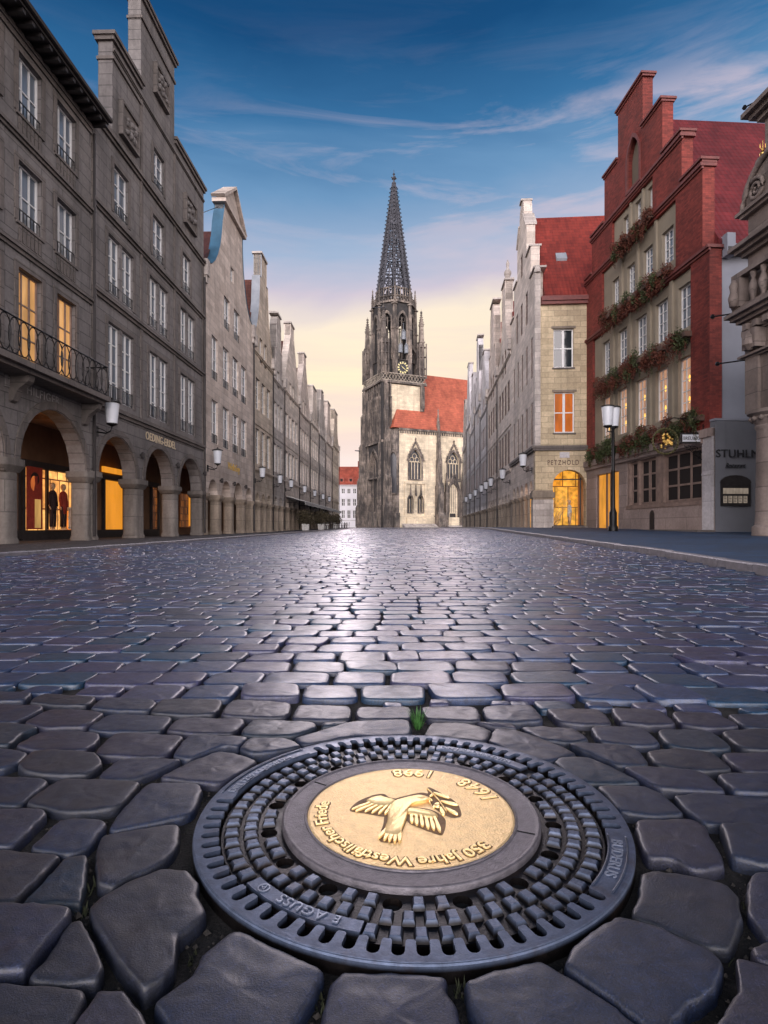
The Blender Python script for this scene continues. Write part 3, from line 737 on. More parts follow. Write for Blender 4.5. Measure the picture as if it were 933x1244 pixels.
# ================================================================== MANHOLE COVER
root = thing('manhole_cover', 'round cast iron manhole cover with a golden dove medallion set in the cobbles', 'manhole cover', (MC[0], MC[1], 0))
def pol(r, a, z): return (MC[0]+r*cos(a), MC[1]+r*sin(a), z)
CF = Fr(MC, (1,0), (0,1))
class PlanFr:           # s->x, z->y, d->z : lets slab() cut plan shapes
    def P(f, s, d, z): return (MC[0]+s, MC[1]+z, d)
PF = PlanFr()
def circ(r, n=96, cx=0, cy=0, a0=0): return [(cx+r*cos(a0+2*pi*k/n), cy+r*sin(a0+2*pi*k/n)) for k in range(n)]
# rim with radial slots open towards the lid
plates_rim = [(radians(-43), radians(-14)), (radians(129), radians(171))]
outl = []
n_sl = 72
for k in range(n_sl):
    a = 2*pi*k/n_sl; aa = (a+pi) % (2*pi) - pi; hw = .0088
    inpl = any(p0 < aa < p1 for p0, p1 in plates_rim)
    if inpl:
        for t in (0, .25, .5, .75): outl.append((.350*cos(a+(t-.5)*2*pi/n_sl), .350*sin(a+(t-.5)*2*pi/n_sl)))
    else:
        def loc(r, w): return (r*cos(a)-w*sin(a), r*sin(a)+w*cos(a))
        outl += [loc(.350, -hw-.002), loc(.353, -hw)]
        for t in range(7):
            q = -pi/2+pi*t/6; outl.append(loc(.371+hw*cos(q), hw*sin(q)))
        outl += [loc(.353, hw), loc(.350, hw+.002)]
m = MB(); m.slab(PF, circ(.392, 144), [outl], -.030, .004)
# raised outer lip and floor under the slots
prof = [(.3935,-.03),(.3935,.001),(.391,.0045),(.388,.0045)]
m.add([pol(r, 2*pi*k/144, z) for r, z in prof for k in range(144)], [(i*144+k, i*144+(k+1) % 144, (i+1)*144+(k+1) % 144, (i+1)*144+k) for i in range(3) for k in range(144)])
for p0, p1 in plates_rim:      # recessed name panels: thin border bars
    n = 24
    for ra, rb in ((.3505,.3535),(.3795,.3825)):
        for k in range(n):
            a, b = p0+.02+(p1-p0-.04)*k/n, p0+.02+(p1-p0-.04)*(k+1)/n
            m.add([pol(ra,a,.003),pol(rb,a,.003),pol(rb,b,.003),pol(ra,b,.003),pol(ra,a,.0058),pol(rb,a,.0058),pol(rb,b,.0058),pol(ra,b,.0058)], [(4,5,6,7),(0,1,5,4),(1,2,6,5),(2,3,7,6),(3,0,4,7)])
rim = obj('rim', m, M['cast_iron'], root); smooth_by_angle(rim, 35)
def ring_text(body, size, R, a0, sgn, ztop, ext=.0012, space=1.0, outward=True, bevel=.0, offset=0):
    v, f = text_geo(body, size, ext, space, 'LEFT', bevel, 0, offset)
    m = MB(); 
    vs = []
    for p in v:
        a = a0 + sgn*p[0]/R; r = R+p[1] if outward else R-p[1]
        vs.append(pol(r, a, ztop+p[2]))
    return m.add(vs, f)
obj('lettering', ring_text('BUDERUS', .026, .3565, radians(-17.5), -1, .0045, space=1.05), M['worn_iron'], rim)
obj('lettering', ring_text('DIN 1229 KLASSE D-4', .0205, .3585, radians(169), -1, .0045, space=1.04), M['worn_iron'], rim)
# lid: plate with studs and drain holes
holes = [circ(.0150, 14, .2635*cos(radians(11.25+22.5*k+3)), .2635*sin(radians(11.25+22.5*k+3))) for k in range(16)]
m = MB(); m.slab(PF, circ(.3462, 128), [circ(.2385, 96)]+holes, -.030, -.0085)
m.add([pol(.352,2*pi*k/96,-.019) for k in range(96)]+[pol(.389,2*pi*k/96,-.019) for k in range(96)], [(k,(k+1)%96,96+(k+1)%96,96+k) for k in range(96)])
def stud(m, R, a, lr, lt):
    def q(r, t, z): return pol(R+r, a+t/R, z)
    b, tp, zb, zt = 1.28, .80, -.0085, -.0004
    vs = [q(-lr*b,-lt*b,zb),q(lr*b,-lt*b,zb),q(lr*b,lt*b,zb),q(-lr*b,lt*b,zb),
          q(-lr*.9,-lt*.9,zt-.0012),q(lr*.9,-lt*.9,zt-.0012),q(lr*.9,lt*.9,zt-.0012),q(-lr*.9,lt*.9,zt-.0012),
          q(-lr*tp,-lt*tp,zt),q(lr*tp,-lt*tp,zt),q(lr*tp,lt*tp,zt),q(-lr*tp,lt*tp,zt)]
    m.add(vs, [(0,1,5,4),(1,2,6,5),(2,3,7,6),(3,0,4,7),(4,5,9,8),(5,6,10,9),(6,7,11,10),(7,4,8,11),(8,9,10,11)])
plates_lid = [(radians(-139), radians(-104)), (radians(37), radians(76))]
def in_plate(a, pad=.03):
    a = (a+pi) % (2*pi)-pi; return any(p0-pad < a < p1+pad for p0, p1 in plates_lid)
for k in range(60):
    a = 2*pi*k/60
    if not in_plate(a): stud(m, .3285, a, .0110, .0082)
for k in range(60):
    a = 2*pi*(k+.5)/60; stud(m, .2955, a, .0105, .0078)
for k in range(48):
    a = 2*pi*k/48
    d = ((math.degrees(a) - 14.25) % 22.5); d = min(d, 22.5-d)
    if d > 4.5: stud(m, .2635, a+radians(0.0), .0100, .0080)
# thin circular web ribs between stud rows
for p0, p1 in plates_lid:
    n = 18; ra, rb = .3165, .3435
    for k in range(n):
        a, b = p0+(p1-p0)*k/n, p0+(p1-p0)*(k+1)/n
        m.add([pol(ra,a,-.012),pol(rb,a,-.012),pol(rb,b,-.012),pol(ra,b,-.012),pol(ra+.002,a,.0005),pol(rb-.002,a,.0005),pol(rb-.002,b,.0005),pol(ra+.002,b,.0005)],
              [(4,5,6,7),(1,2,6,5),(3,0,4,7)] + ([(0,1,5,4)] if k == 0 else []) + ([(2,3,7,6)] if k == n-1 else []))
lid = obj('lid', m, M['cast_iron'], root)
obj('lettering', ring_text('AGUSS', .0245, .3205, radians(-113.5), -1, .0012, space=1.15), M['worn_iron'], lid)
obj('lettering', ring_text('DIN 1229-D.400-EN124', .0185, .3225, radians(74.5), -1, .0012, space=.95), M['worn_iron'], lid)
m = MB()
def ringband(m, r0, r1, z, cx, cy, n=24, h=.0014):
    v = [(cx+r*cos(2*pi*k/n), cy+r*sin(2*pi*k/n), zz) for r, zz in ((r0,z),(r0,z+h),(r1,z+h),(r1,z)) for k in range(n)]
    m.add(v, [(i*n+k, i*n+(k+1)%n, (i+1)*n+(k+1)%n, (i+1)*n+k) for i in range(3) for k in range(n)])
c_ = pol(.330, radians(-134), 0); ringband(m, .0075, .0095, .0006, c_[0], c_[1])
v, f = text_geo('A', .014, .0008); m.add([(c_[0]-p[0], c_[1]-p[1]+.005, .0012+p[2]) for p in v], f)
obj('foundry_mark', m, M['worn_iron'], lid)
q = ring_text('E', .020, .3215, radians(-109.5), -1, .0012)
obj('foundry_mark', q, M['worn_iron'], lid)
# smooth ring and shaft
def annulus_profile(prof, n=128):
    m = MB(); m.add([pol(r, 2*pi*k/n, z) for r, z in prof for k in range(n)], [(i*n+k, i*n+(k+1)%n, (i+1)*n+(k+1)%n, (i+1)*n+k) for i in range(len(prof)-1) for k in range(n)])
    return m
m = annulus_profile([(.2405,-.02),(.2405,.0005),(.2385,.0032),(.2345,.0036),(.2320,.0015),(.230,.0012),(.1995,.0012),(.1985,.0028),(.1955,.0032),(.1940,.0012),(.1935,-.006)])
rg = obj('centre_ring', m, M['lid_ring'], root); smooth_by_angle(rg, 50)
for a in (radians(-22), radians(148)):
    m = MB(); t = (cos(a), sin(a)); n_ = (-sin(a), cos(a)); w2 = .0014
    for ra, rb in ((.200,.2315),):
        pts = [(ra,-w2),(rb,-w2),(rb,w2),(ra,w2)]
        vs = [(MC[0]+t[0]*r+n_[0]*o, MC[1]+t[1]*r+n_[1]*o, z) for z in (.0008,.0019) for r, o in pts]
        m.add(vs, [(4,5,6,7),(0,1,5,4),(1,2,6,5),(2,3,7,6),(3,0,4,7)])
    obj('joint_line', m, M['hole'], rg)
m = MB(); m.add([pol(.36*1.0, 2*pi*k/48, -.0198) for k in range(48)], [tuple(range(48))]); obj('shaft', m, M['hole'], root)
n = 96
m = MB(); m.add([pol(r, 2*pi*k/n, z) for r, z in ((.1935,-.004),(.1935,.0002),(.190,.0010)) for k in range(n)], [(i*n+k, i*n+(k+1)%n, (i+1)*n+(k+1)%n, (i+1)*n+k) for i in range(2) for k in range(n)])
m.add([pol(.190, 2*pi*k/n, .0010) for k in range(n)], [tuple(range(n))]); m.weld = True
med = obj('medallion', m, M['bronze'], root); med['label'] = 'pale golden bronze medallion with dove and lettering'
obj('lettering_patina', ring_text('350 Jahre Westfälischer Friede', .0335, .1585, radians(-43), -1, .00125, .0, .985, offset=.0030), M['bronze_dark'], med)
obj('lettering', ring_text('350 Jahre Westfälischer Friede', .0335, .1585, radians(-43), -1, .0012, .0014, .985, bevel=.0004), M['bronze_relief'], med)
for word, a0 in (('1648', 14), ('1998', 69)):
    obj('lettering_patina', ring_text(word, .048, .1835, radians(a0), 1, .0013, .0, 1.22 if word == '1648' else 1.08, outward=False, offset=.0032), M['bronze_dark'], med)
    obj('lettering', ring_text(word, .048, .1835, radians(a0), 1, .0012, .0014, 1.22 if word == '1648' else 1.08, outward=False, bevel=.0004), M['bronze_relief'], med)
# dove
K = lambda *p: [(unp((370+x/3.588, 920+y/3.588))[0]-MC[0], unp((370+x/3.588, 920+y/3.588))[1]-MC[1]) for x, y in p]
m = MB()
def halo(pts, grow, z):
    P = chaikin(K(*pts), 2); cx = sum(p[0] for p in P)/len(P); cy = sum(p[1] for p in P)/len(P)
    vs = [(MC[0]+cx+(x-cx)*grow, MC[1]+cy+(y-cy)*grow, z) for x, y in P]; m.add(vs, [tuple(range(len(vs)))])
body = [(395,195),(430,185),(470,175),(500,170),(525,175),(552,186),(530,197),(500,200),(475,205),(455,225),(447,240),(447,265),(437,290),(425,320),(415,350),(380,350),(345,345),(352,310),(362,285),(365,240),(380,210)]
lw = [(408,190),(360,182),(345,168),(310,170),(265,186),(235,202),(206,234),(260,240),(300,248),(345,256),(375,245),(385,215)]
rw = [(450,225),(480,228),(540,235),(575,250),(602,275),(600,305),(588,336),(555,325),(530,316),(500,304),(470,292),(448,270),(445,245)]
halo(body, 1.22, .00125); halo(lw, 1.16, .0013); halo(rw, 1.18, .00135)
halo([(540,135),(590,160),(660,200),(680,255),(640,262),(600,245),(560,215),(545,170)], 1.12, .0014)
obj('hollow', m, M['bronze_dark'], med, uv=False)
m = MB()
def relief(P, z0, z1, ins=.0022):
    n = len(P); cx = sum(p[0] for p in P)/n; cy = sum(p[1] for p in P)/n; vs = []
    for i_, z in ((0, z0), (0, z0+(z1-z0)*.55), (ins, z1)):
        for x, y in P:
            l = hypot(cx-x, cy-y) or 1e-6; k = min(.6, i_/l); vs.append((MC[0]+x+(cx-x)*k, MC[1]+y+(cy-y)*k, z))
    m.add(vs, [(r*n+i, r*n+(i+1)%n, (r+1)*n+(i+1)%n, (r+1)*n+i) for r in range(2) for i in range(n)] + [tuple(range(2*n, 3*n))])
def feather(a, b, w, z0, z1):
    a = Vector((*K(a)[0],)); b = Vector((*K(b)[0],)); t = (b-a); l = t.length; t.normalize(); nn = Vector((-t[1], t[0])); P = []
    for k in range(16):
        q = 2*pi*k/16; P.append(tuple(a + t*(l*.5+l*.5*cos(q)) + nn*(w*sin(q)*(.75+.25*cos(q)))))
    relief(P, z0, z1, .0012)
relief(chaikin(K(*body), 2), .001, .0062, .006)
relief(chaikin(K((400,192),(350,180),(330,172),(290,182),(265,195),(300,215),(350,222),(385,210)), 2), .001, .0052, .004)
relief(chaikin(K((448,228),(500,230),(560,243),(585,262),(560,272),(510,262),(465,255),(446,250)), 2), .001, .0056, .004)
for a, b in [((330,185),(206,233)),((335,195),(222,241)),((345,200),(262,243)),((355,205),(292,249)),((368,208),(322,253)),((378,212),(350,256))]: feather(a, b, .0040, .001, .0042)
for a, b in [((560,250),(592,334)),((545,250),(565,326)),((525,248),(540,320)),((505,246),(515,310)),((485,244),(490,304)),((465,244),(468,294))]: feather(a, b, .0048, .001, .0046)
for a, b in [((375,300),(322,360)),((385,300),(346,370)),((395,305),(368,376)),((405,305),(392,380)),((418,300),(414,378))]: feather(a, b, .0046, .001, .0050)
relief(circ(.009, 14, *K((508,186))[0]), .004, .0075, .005)
for a, b, wd in [((545,178),(560,170),.003),((540,186),(556,196),.002),((540,190),(548,210),.002)]: feather(a, b, wd, .002, .0055)
for a, b, wd in [((532,140),(556,160),.0014),((550,155),(592,200),.0014),((585,192),(620,245),.0014)]: feather(a, b, wd, .001, .0038)
for a, b in [((560,160),(632,182)),((592,196),(668,214)),((612,225),(668,256)),((560,215),(590,222)),((592,222),(606,258)),((560,225),(585,205))]: feather(a, b, .0058, .001, .0044)
dv = obj('dove', m, M['bronze_relief'], med, uv=False); smooth_by_angle(dv, 50)
dv['label'] = 'raised golden dove carrying an olive branch'
# ================================================================== BUILDING HELPERS
def arc_pts(cx, cz, r, a0, a1, n=10, rz=None):
    rz = rz or r
    return [(cx+r*cos(a0+(a1-a0)*k/n), cz+rz*sin(a0+(a1-a0)*k/n)) for k in range(n+1)]
def pointed(s0, s1, z0, zs, n=7, sharp=1.0):
    """pointed arch outline: sill z0, springing zs"""
    w_ = s1-s0; r = w_*sharp; P = [(s0, z0), (s1, z0)]
    c1 = s1-r; am = math.acos(max(-1, min(1, (r-w_/2)/r)))
    P += [(c1+r*cos(am*k/n), zs+r*sin(am*k/n)) for k in range(n+1)]
    c2 = s0+r
    P += [(c2-r*cos(am*k/n), zs+r*sin(am*k/n)) for k in range(n-1, -1, -1)]
    return P
def rect(s0, s1, z0, z1): return [(s0,z0),(s1,z0),(s1,z1),(s0,z1)]
def window(root, fr, s0, s1, z0, z1, d=-.24, cols=2, rows=3, lit=None, rail=False, fm='white_paint', gl='glass', bw=.055, mw=.03, name='window', tr=None, sill=None):
    m = MB(); a, b = min(s0, s1), max(s0, s1)
    m.box(fr, a, a+bw, d, d+.07, z0, z1); m.box(fr, b-bw, b, d, d+.07, z0, z1)
    m.box(fr, a+bw, b-bw, d, d+.07, z0, z0+bw); m.box(fr, a+bw, b-bw, d, d+.07, z1-bw, z1)
    for k in range(1, cols):
        s = a+(b-a)*k/cols; q = mw*(1.6 if cols % 2 == 0 and k == cols//2 else .8); m.box(fr, s-q, s+q, d+.003, d+.062, z0+bw, z1-bw)
    for k in range(1, rows):
        z = z0+(z1-z0)*k/rows; m.box(fr, a+bw, b-bw, d+.006, d+.055, z-mw*.7, z+mw*.7)
    if tr: m.box(fr, a+bw, b-bw, d+.002, d+.068, tr-.04, tr+.04)
    w_ = obj(name, m, M[fm], root)
    g = MB(); g.box(fr, a+.01, b-.01, d-.02, d+.02, z0+.01, z1-.01)
    obj('pane', g, M[lit or gl], w_)
    if rail:
        r = MB(); h = rail if rail is not True else .5
        r.box(fr, a-.02, b+.02, d+.12, d+.145, z0+h-.03, z0+h); r.box(fr, a-.02, b+.02, d+.12, d+.145, z0+.06, z0+.085)
        n = max(3, int((b-a)/.13))
        for k in range(n+1):
            s = a+(b-a)*k/n; r.box(fr, s-.009, s+.009, d+.123, d+.141, z0+.08, z0+h-.02)
        obj('railing', r, M['iron'], w_)
    if sill:
        r = MB(); r.box(fr, a-.08, b+.08, d+.05, .07, z0-.09, z0-.01); obj('sill', r, M[sill], w_)
    return w_
def band(root, fr, s0, s1, z, h, d, mat, name='cornice', steps=2):
    m = MB()
    for k in range(steps):
        q = h/steps; m.box(fr, s0, s1, -.1, d*(k+1)/steps, z+q*k, z+q*(k+1)-.001*(k < steps-1))
    return obj(name, m, M[mat], root)
def pillar(root, fr, a, b, base, top, mat='pillar_stone', capm='pillar_stone', depth=.62, cap=.16, caph=.38, roundness=.5):
    m = MB(); hw = (b-a)/2-.03; hd = depth/2; c = (a+b)/2; n = 20; e = roundness
    prof = [(1.12, base-.3), (1.12, base+.10), (1.03, base+.16), (1.0, base+.2), (.99, top-caph)]
    vs = []; fs = []
    for sc_, z in prof:
        for k in range(n):
            t = 2*pi*(k+.5)/n; x = math.copysign(abs(cos(t))**e, cos(t)); y = math.copysign(abs(sin(t))**e, sin(t))
            vs.append(fr.P(c+x*hw*sc_, -hd+.04+y*hd*sc_, z))
    for i in range(len(prof)-1):
        for k in range(n): k2 = (k+1)%n; fs.append((i*n+k, i*n+k2, (i+1)*n+k2, (i+1)*n+k))
    fs.append(tuple(range((len(prof)-1)*n, len(prof)*n))); m.add(vs, fs)
    p = obj('pillar', m, M[mat], root); smooth_by_angle(p, 40)
    m = MB(); vs = []; fs = []; prof = [(0, -.0, top-caph), (cap*.35, .03, top-caph+.03), (cap*.9, .08, top-caph*.55), (cap, .10, top-caph*.5), (cap, .10, top-.002)]
    e = .3
    for ex, ed, z in prof:
        for k in range(n):
            t = 2*pi*(k+.5)/n; x = math.copysign(abs(cos(t))**e, cos(t)); y = math.copysign(abs(sin(t))**e, sin(t))
            vs.append(fr.P(c+x*(hw+.01+ex), -hd+.04+y*(hd+ed), z))
    for i in range(len(prof)-1):
        for k in range(n): k2 = (k+1)%n; fs.append((i*n+k, i*n+k2, (i+1)*n+k2, (i+1)*n+k))
    fs += [tuple(range(n)), tuple(range((len(prof)-1)*n, len(prof)*n))]; m.add(vs, fs)
    c_ = obj('capital', m, M[capm], p); smooth_by_angle(c_, 35)
    return p
def front(root, fr, s0, s1, zs, ops, gable, wins, mat, thick=.55, vous=True, vmat=None, rise=1.0):
    """whole street wall in one slab: arches cut from below at height zs, window holes, gable outline"""
    out = [(s0, zs)]
    for a, b in ops:
        out += arc_pts((a+b)/2, zs, (b-a)/2, pi, 0, 12, (b-a)/2*rise)
    out.append((s1, zs)); out += gable
    # drop duplicate neighbours
    o2 = []
    for p in out:
        if not o2 or hypot(p[0]-o2[-1][0], p[1]-o2[-1][1]) > 1e-4: o2.append(p)
    if hypot(o2[0][0]-o2[-1][0], o2[0][1]-o2[-1][1]) < 1e-4: o2.pop()
    m = MB(); m.slab(fr, o2, [rect(*w_) if len(w_) == 4 else w_ for w_ in wins], -thick, 0)
    wall = obj('wall', m, M[mat], root)
    if vous:
        for a, b in ops:
            c = (a+b)/2; r = (b-a)/2
            P = arc_pts(c, zs, r+.26, pi, 0, 14, r*rise+.26) + arc_pts(c, zs, r+.02, 0, pi, 14, r*rise+.02)
            q = MB(); q.slab(fr, P, [], -.05, .045); obj('arch', q, M[vmat or mat], wall)
    return wall
def arcade(root, fr, ops, s0, s1, base, zs, ztop, depth=2.6, pmat='pillar_stone', back='dark_int', capw=.16, shaft=.62, ends=(True, True)):
    e = [s0]+[x for o in ops for x in o]+[s1]
    for k in range(0, len(e), 2):
        if e[k+1]-e[k] > .25: pillar(root, fr, e[k], e[k+1], base, zs, pmat, pmat, shaft, capw if e[k+1]-e[k] < 1.6 else .08)
    m = MB(); m.box(fr, s0, s1, -depth-.2, -depth, base-.3, ztop+.02); obj('shop_wall', m, M[back], root)
    m = MB(); m.box(fr, s0, s1, -depth, -.56, ztop, ztop+.15); obj('arcade_ceiling', m, M['arc_wall'], root)
def body(root, fr, s0, s1, z0, z1, d0=-.56, d1=-12.0, mat='cream_stone', name='side_wall'):
    m = MB(); m.box(fr, s0+.01, s1-.01, d1, d0, z0, z1); return obj(name, m, M[mat], root)
def roof_perp(root, fr, s0, s1, ze, zr, mat, d0=-.5, d1=-12.2, mid=None, over=.12):
    mid = mid or (s0+s1)/2; m = MB(); m.slab(fr, [(s0-over*0, ze), (s1, ze), (mid, zr)], [], d1, d0); return obj('roof', m, M[mat], root)
def lantern_geo():
    """white glass wall lantern on a bent iron arm; wall at +y side, arm along -y"""
    r = thing('wall_lantern', '-', 'wall lantern', (0, 0, 0))
    m = MB(); m.box(WF, -.06, .06, -.04, .0, -.55, -.25); m.tube([(0,-.02,-.42),(0,-.28,-.46),(0,-.42,-.40),(0,-.46,-.27)], .022, 6)
    m.tube([(0,-.02,-.30),(0,-.2,-.36),(0,-.34,-.45)], .013, 5)
    m.lathe((0,-.46,-.27), [(.03,0),(.11,.04),(.15,.06),(.15,.09)], 12); obj('bracket', m, M['iron'], r)
    m = MB(); m.lathe((0,-.46,-.19), [(.145,0),(.17,.25),(.20,.58)], 16); g = obj('lamp_glass', m, M['opal'], r); smooth_by_angle(g, 40)
    m = MB(); m.lathe((0,-.46,.385), [(.20,0),(.245,.01),(.245,.04),(.1,.09),(.03,.11),(.03,.15)], 16); g = obj('cap', m, M['iron'], r); smooth_by_angle(g, 40)
    return r
LANT = lantern_geo(); LANT_N = [0]
def lantern(fr, s, z, label, d=.0, scale=1.0):
    p = fr.P(s, d, z); n = fr.n; rz = atan2(n[1], n[0]) + pi/2
    o = LANT if LANT_N[0] == 0 else dup(LANT, p, rz, label, scale)
    o.location = p; o.rotation_euler = (0, 0, rz); o.scale = (scale,)*3; o['label'] = label; o['group'] = 'white glass wall lanterns along the arcades'; LANT_N[0] += 1
    return o

# ================================================================== LEFT ROW
def at(fr, s, d=0): p = fr.P(s, d, 0); return (p[0], p[1], G(p[0], p[1]) + .05)
# ---- 1: grey stone shop house with balcony
def b1():
    s0, s1, base = 4.2, 20.5, .05
    R = thing('shop_building', 'dark stone shop house with iron balcony, cut by the left edge', 'building', at(LF, 16))
    ops = [(8.2,11.7),(12.4,15.95),(16.62,20.12)]
    cols = [(9.06,10.16),(10.93,12.03),(12.8,13.9),(14.67,15.77),(16.54,17.64),(18.41,19.51)]
    rows = [(12.35,14.1),(9.25,11.0),(5.12,7.95)]
    wins = [(a, b, z0, z1) for a, b in cols for z0, z1 in rows]
    front(R, LF, s0, s1, 2.45, ops, [(s1,15.0),(s0,15.0)], wins, 'dark_stone', vmat='dark_trim')
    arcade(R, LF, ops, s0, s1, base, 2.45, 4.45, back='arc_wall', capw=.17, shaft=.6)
    body(R, LF, s0, s1, 4.62, 14.9, mat='dark_stone')
    for i, (a, b) in enumerate(cols):
        for j, (z0, z1) in enumerate(rows):
            lit = 'win_warm' if j == 2 and i >= 3 else None
            w_ = window(R, LF, a, b, z0, z1, d=-.19, cols=3, rows=2 if j < 2 else 3, lit=lit, gl='glass_blue', name='window', fm='white_paint' if j < 2 else 'wood_grey')
            m = MB()   # recessed fluted apron below, and raised surround
            if j < 2:
                for k in range(6):
                    s = a+(b-a)*(k+.5)/6; m.box(LF, s-.06, s+.06, -.01, .035, z0-.55, z0-.1)
                m.box(LF, a-.1, b+.1, -.01, .06, z0-.08, z0-.0); m.box(LF, a-.1, b+.1, -.01, .045, z0-.66, z0-.58)
                obj('apron', m, M['dark_trim'], w_)
                r = MB(); r.box(LF, a, b, -.05, -.025, z0+.38, z0+.41)
                for k in range(8): r.box(LF, a+(b-a)*k/7-.008, a+(b-a)*k/7+.008, -.048, -.03, z0, z0+.39)
                obj('railing', r, M['iron'], w_)
            m = MB()
            m.box(LF, a-.16, a-.0, -.01, .04, z0, z1+.16); m.box(LF, b+.0, b+.16, -.01, .04, z0, z1+.16); m.box(LF, a, b, -.01, .038, z1+.0, z1+.16)
            obj('surround', m, M['dark_trim'], w_)
    for z, h in ((8.35,.22),(11.55,.2)): band(R, LF, s0, s1-.02, z, h, .12, 'dark_trim')
    band(R, LF, s0, s1-.02, 14.35, .3, .10, 'dark_trim')
    # projecting eaves, gutter, tiled roof
    m = MB(); m.box(LF, s0, s1+.05, -.3, .62, 14.72, 14.86); obj('eaves', m, M['gutter'], R)
    m = MB()
    for k in range(40):
        s = s0+.2+k*.41; m.box(LF, s, s+.14, .0, .58, 14.60, 14.72)
    obj('eaves_brackets', m, M['gutter'], R)
    m = MB(); m.tube([LF.P(s0,.66,14.88), LF.P(s1+.1,.66,14.88)], .085, 8); obj('gutter', m, M['gutter'], R)
    m = MB(); m.add([LF.P(s0,.6,14.88),LF.P(s1,.6,14.88),LF.P(s1,-4.4,21.9),LF.P(s0,-4.4,21.9),LF.P(s1,-9.4,14.88),LF.P(s0,-9.4,14.88)], [(0,1,2,3),(3,2,4,5),(0,3,5),(1,4,2)]); obj('roof', m, M['tile_brown'], R)
    # balcony
    z = 4.86
    m = MB(); m.box(LF, 8.0, 20.2, .0, .86, z, z+.16); m.box(LF, 8.1, 20.1, .0, .7, z-.10, z-.002)
    bal = obj('balcony', m, M['dark_trim'], R)
    for s in (9.2, 12.05, 16.28, 20.0):
        m = MB()
        P = [(0,z-.11),(0,z-.85),(.12,z-.8),(.25,z-.5),(.55,z-.28),(.6,z-.11)]
        vs = [LF.P(ss, d, zz) for ss in (s-.12, s+.12) for d, zz in P]; n = len(P)
        m.add(vs, [tuple(range(n)), tuple(range(n, 2*n))]+[(i, (i+1)%n, n+(i+1)%n, n+i) for i in range(n)])
        obj('bracket', m, M['dark_trim'], bal)
    m = MB(); zt = z+1.18; fd = .78
    def railrun(p, q, n):
        for k in range(n):
            f0, f1 = k/n, (k+1)/n; c = ((p[0]+(q[0]-p[0])*(f0+f1)/2), (p[1]+(q[1]-p[1])*(f0+f1)/2))
            ll = hypot(q[0]-p[0], q[1]-p[1])/n; ux = ((q[0]-p[0])/n/ll, (q[1]-p[1])/n/ll)
            pts = []
            for t in range(17):
                a = 2*pi*t/16; e = ll*.62*cos(a); pts.append(LF.P(c[0]+ux[0]*e, c[1]+ux[1]*e, (z+.2+zt)/2 + (zt-z-.24)/2*sin(a)))
            m.tube(pts, .017, 4)
            if k % 2 == 0: m.tube([LF.P(p[0]+(q[0]-p[0])*f0, p[1]+(q[1]-p[1])*f0, z+.15), LF.P(p[0]+(q[0]-p[0])*f0, p[1]+(q[1]-p[1])*f0, zt)], .013, 5)
        for zz, r in ((zt, .024), (z+.22, .014)): m.tube([LF.P(p[0], p[1], zz), LF.P(q[0], q[1], zz)], r, 6)
    railrun((8.05, fd), (20.12, fd), 31); railrun((20.12, fd), (20.12, .05), 2); obj('railing', m, M['iron'], bal)
    # lettering on the wall under the balcony
    m = MB(); m.text(LF, 'TOMMY', .36, 15.05, .01, 4.42, ext=.008, space=1.15); obj('lettering', m, M['grey_text'], R)
    m = MB(); m.text(LF, 'HILFIGER', .36, 17.75, .01, 4.42, ext=.008, space=1.15); obj('lettering', m, M['grey_text'], R)
    m = MB(); m.box(LF, 15.98, 16.5, .01, .04, 4.66, 4.70); m.box(LF, 15.98, 16.5, .01, .04, 4.41, 4.45); m.box(LF, 15.98, 16.23, .01, .035, 4.47, 4.64); m.box(LF, 16.25, 16.5, .01, .035, 4.47, 4.64)
    obj('emblem', m, M['grey_text'], R)
    # shop front
    m = MB(); d = -2.58
    for s in (6.2, 8.4, 10.6, 12.8, 15.0, 17.2, 18.7, 20.35): m.box(LF, s-.06, s+.06, d, d+.12, .1, 2.9)
    m.box(LF, 6.1, 20.5, d, d+.14, .1, .42); m.box(LF, 6.1, 20.5, d, d+.14, 2.78, 2.95)
    sf = obj('shop_front', m, M['gutter'], R)
    m = MB(); m.box(LF, 6.2, 20.4, d-.02, d+.02, .42, 2.78); obj('display', m, M['shop_mix'], sf)
    return R
b1()
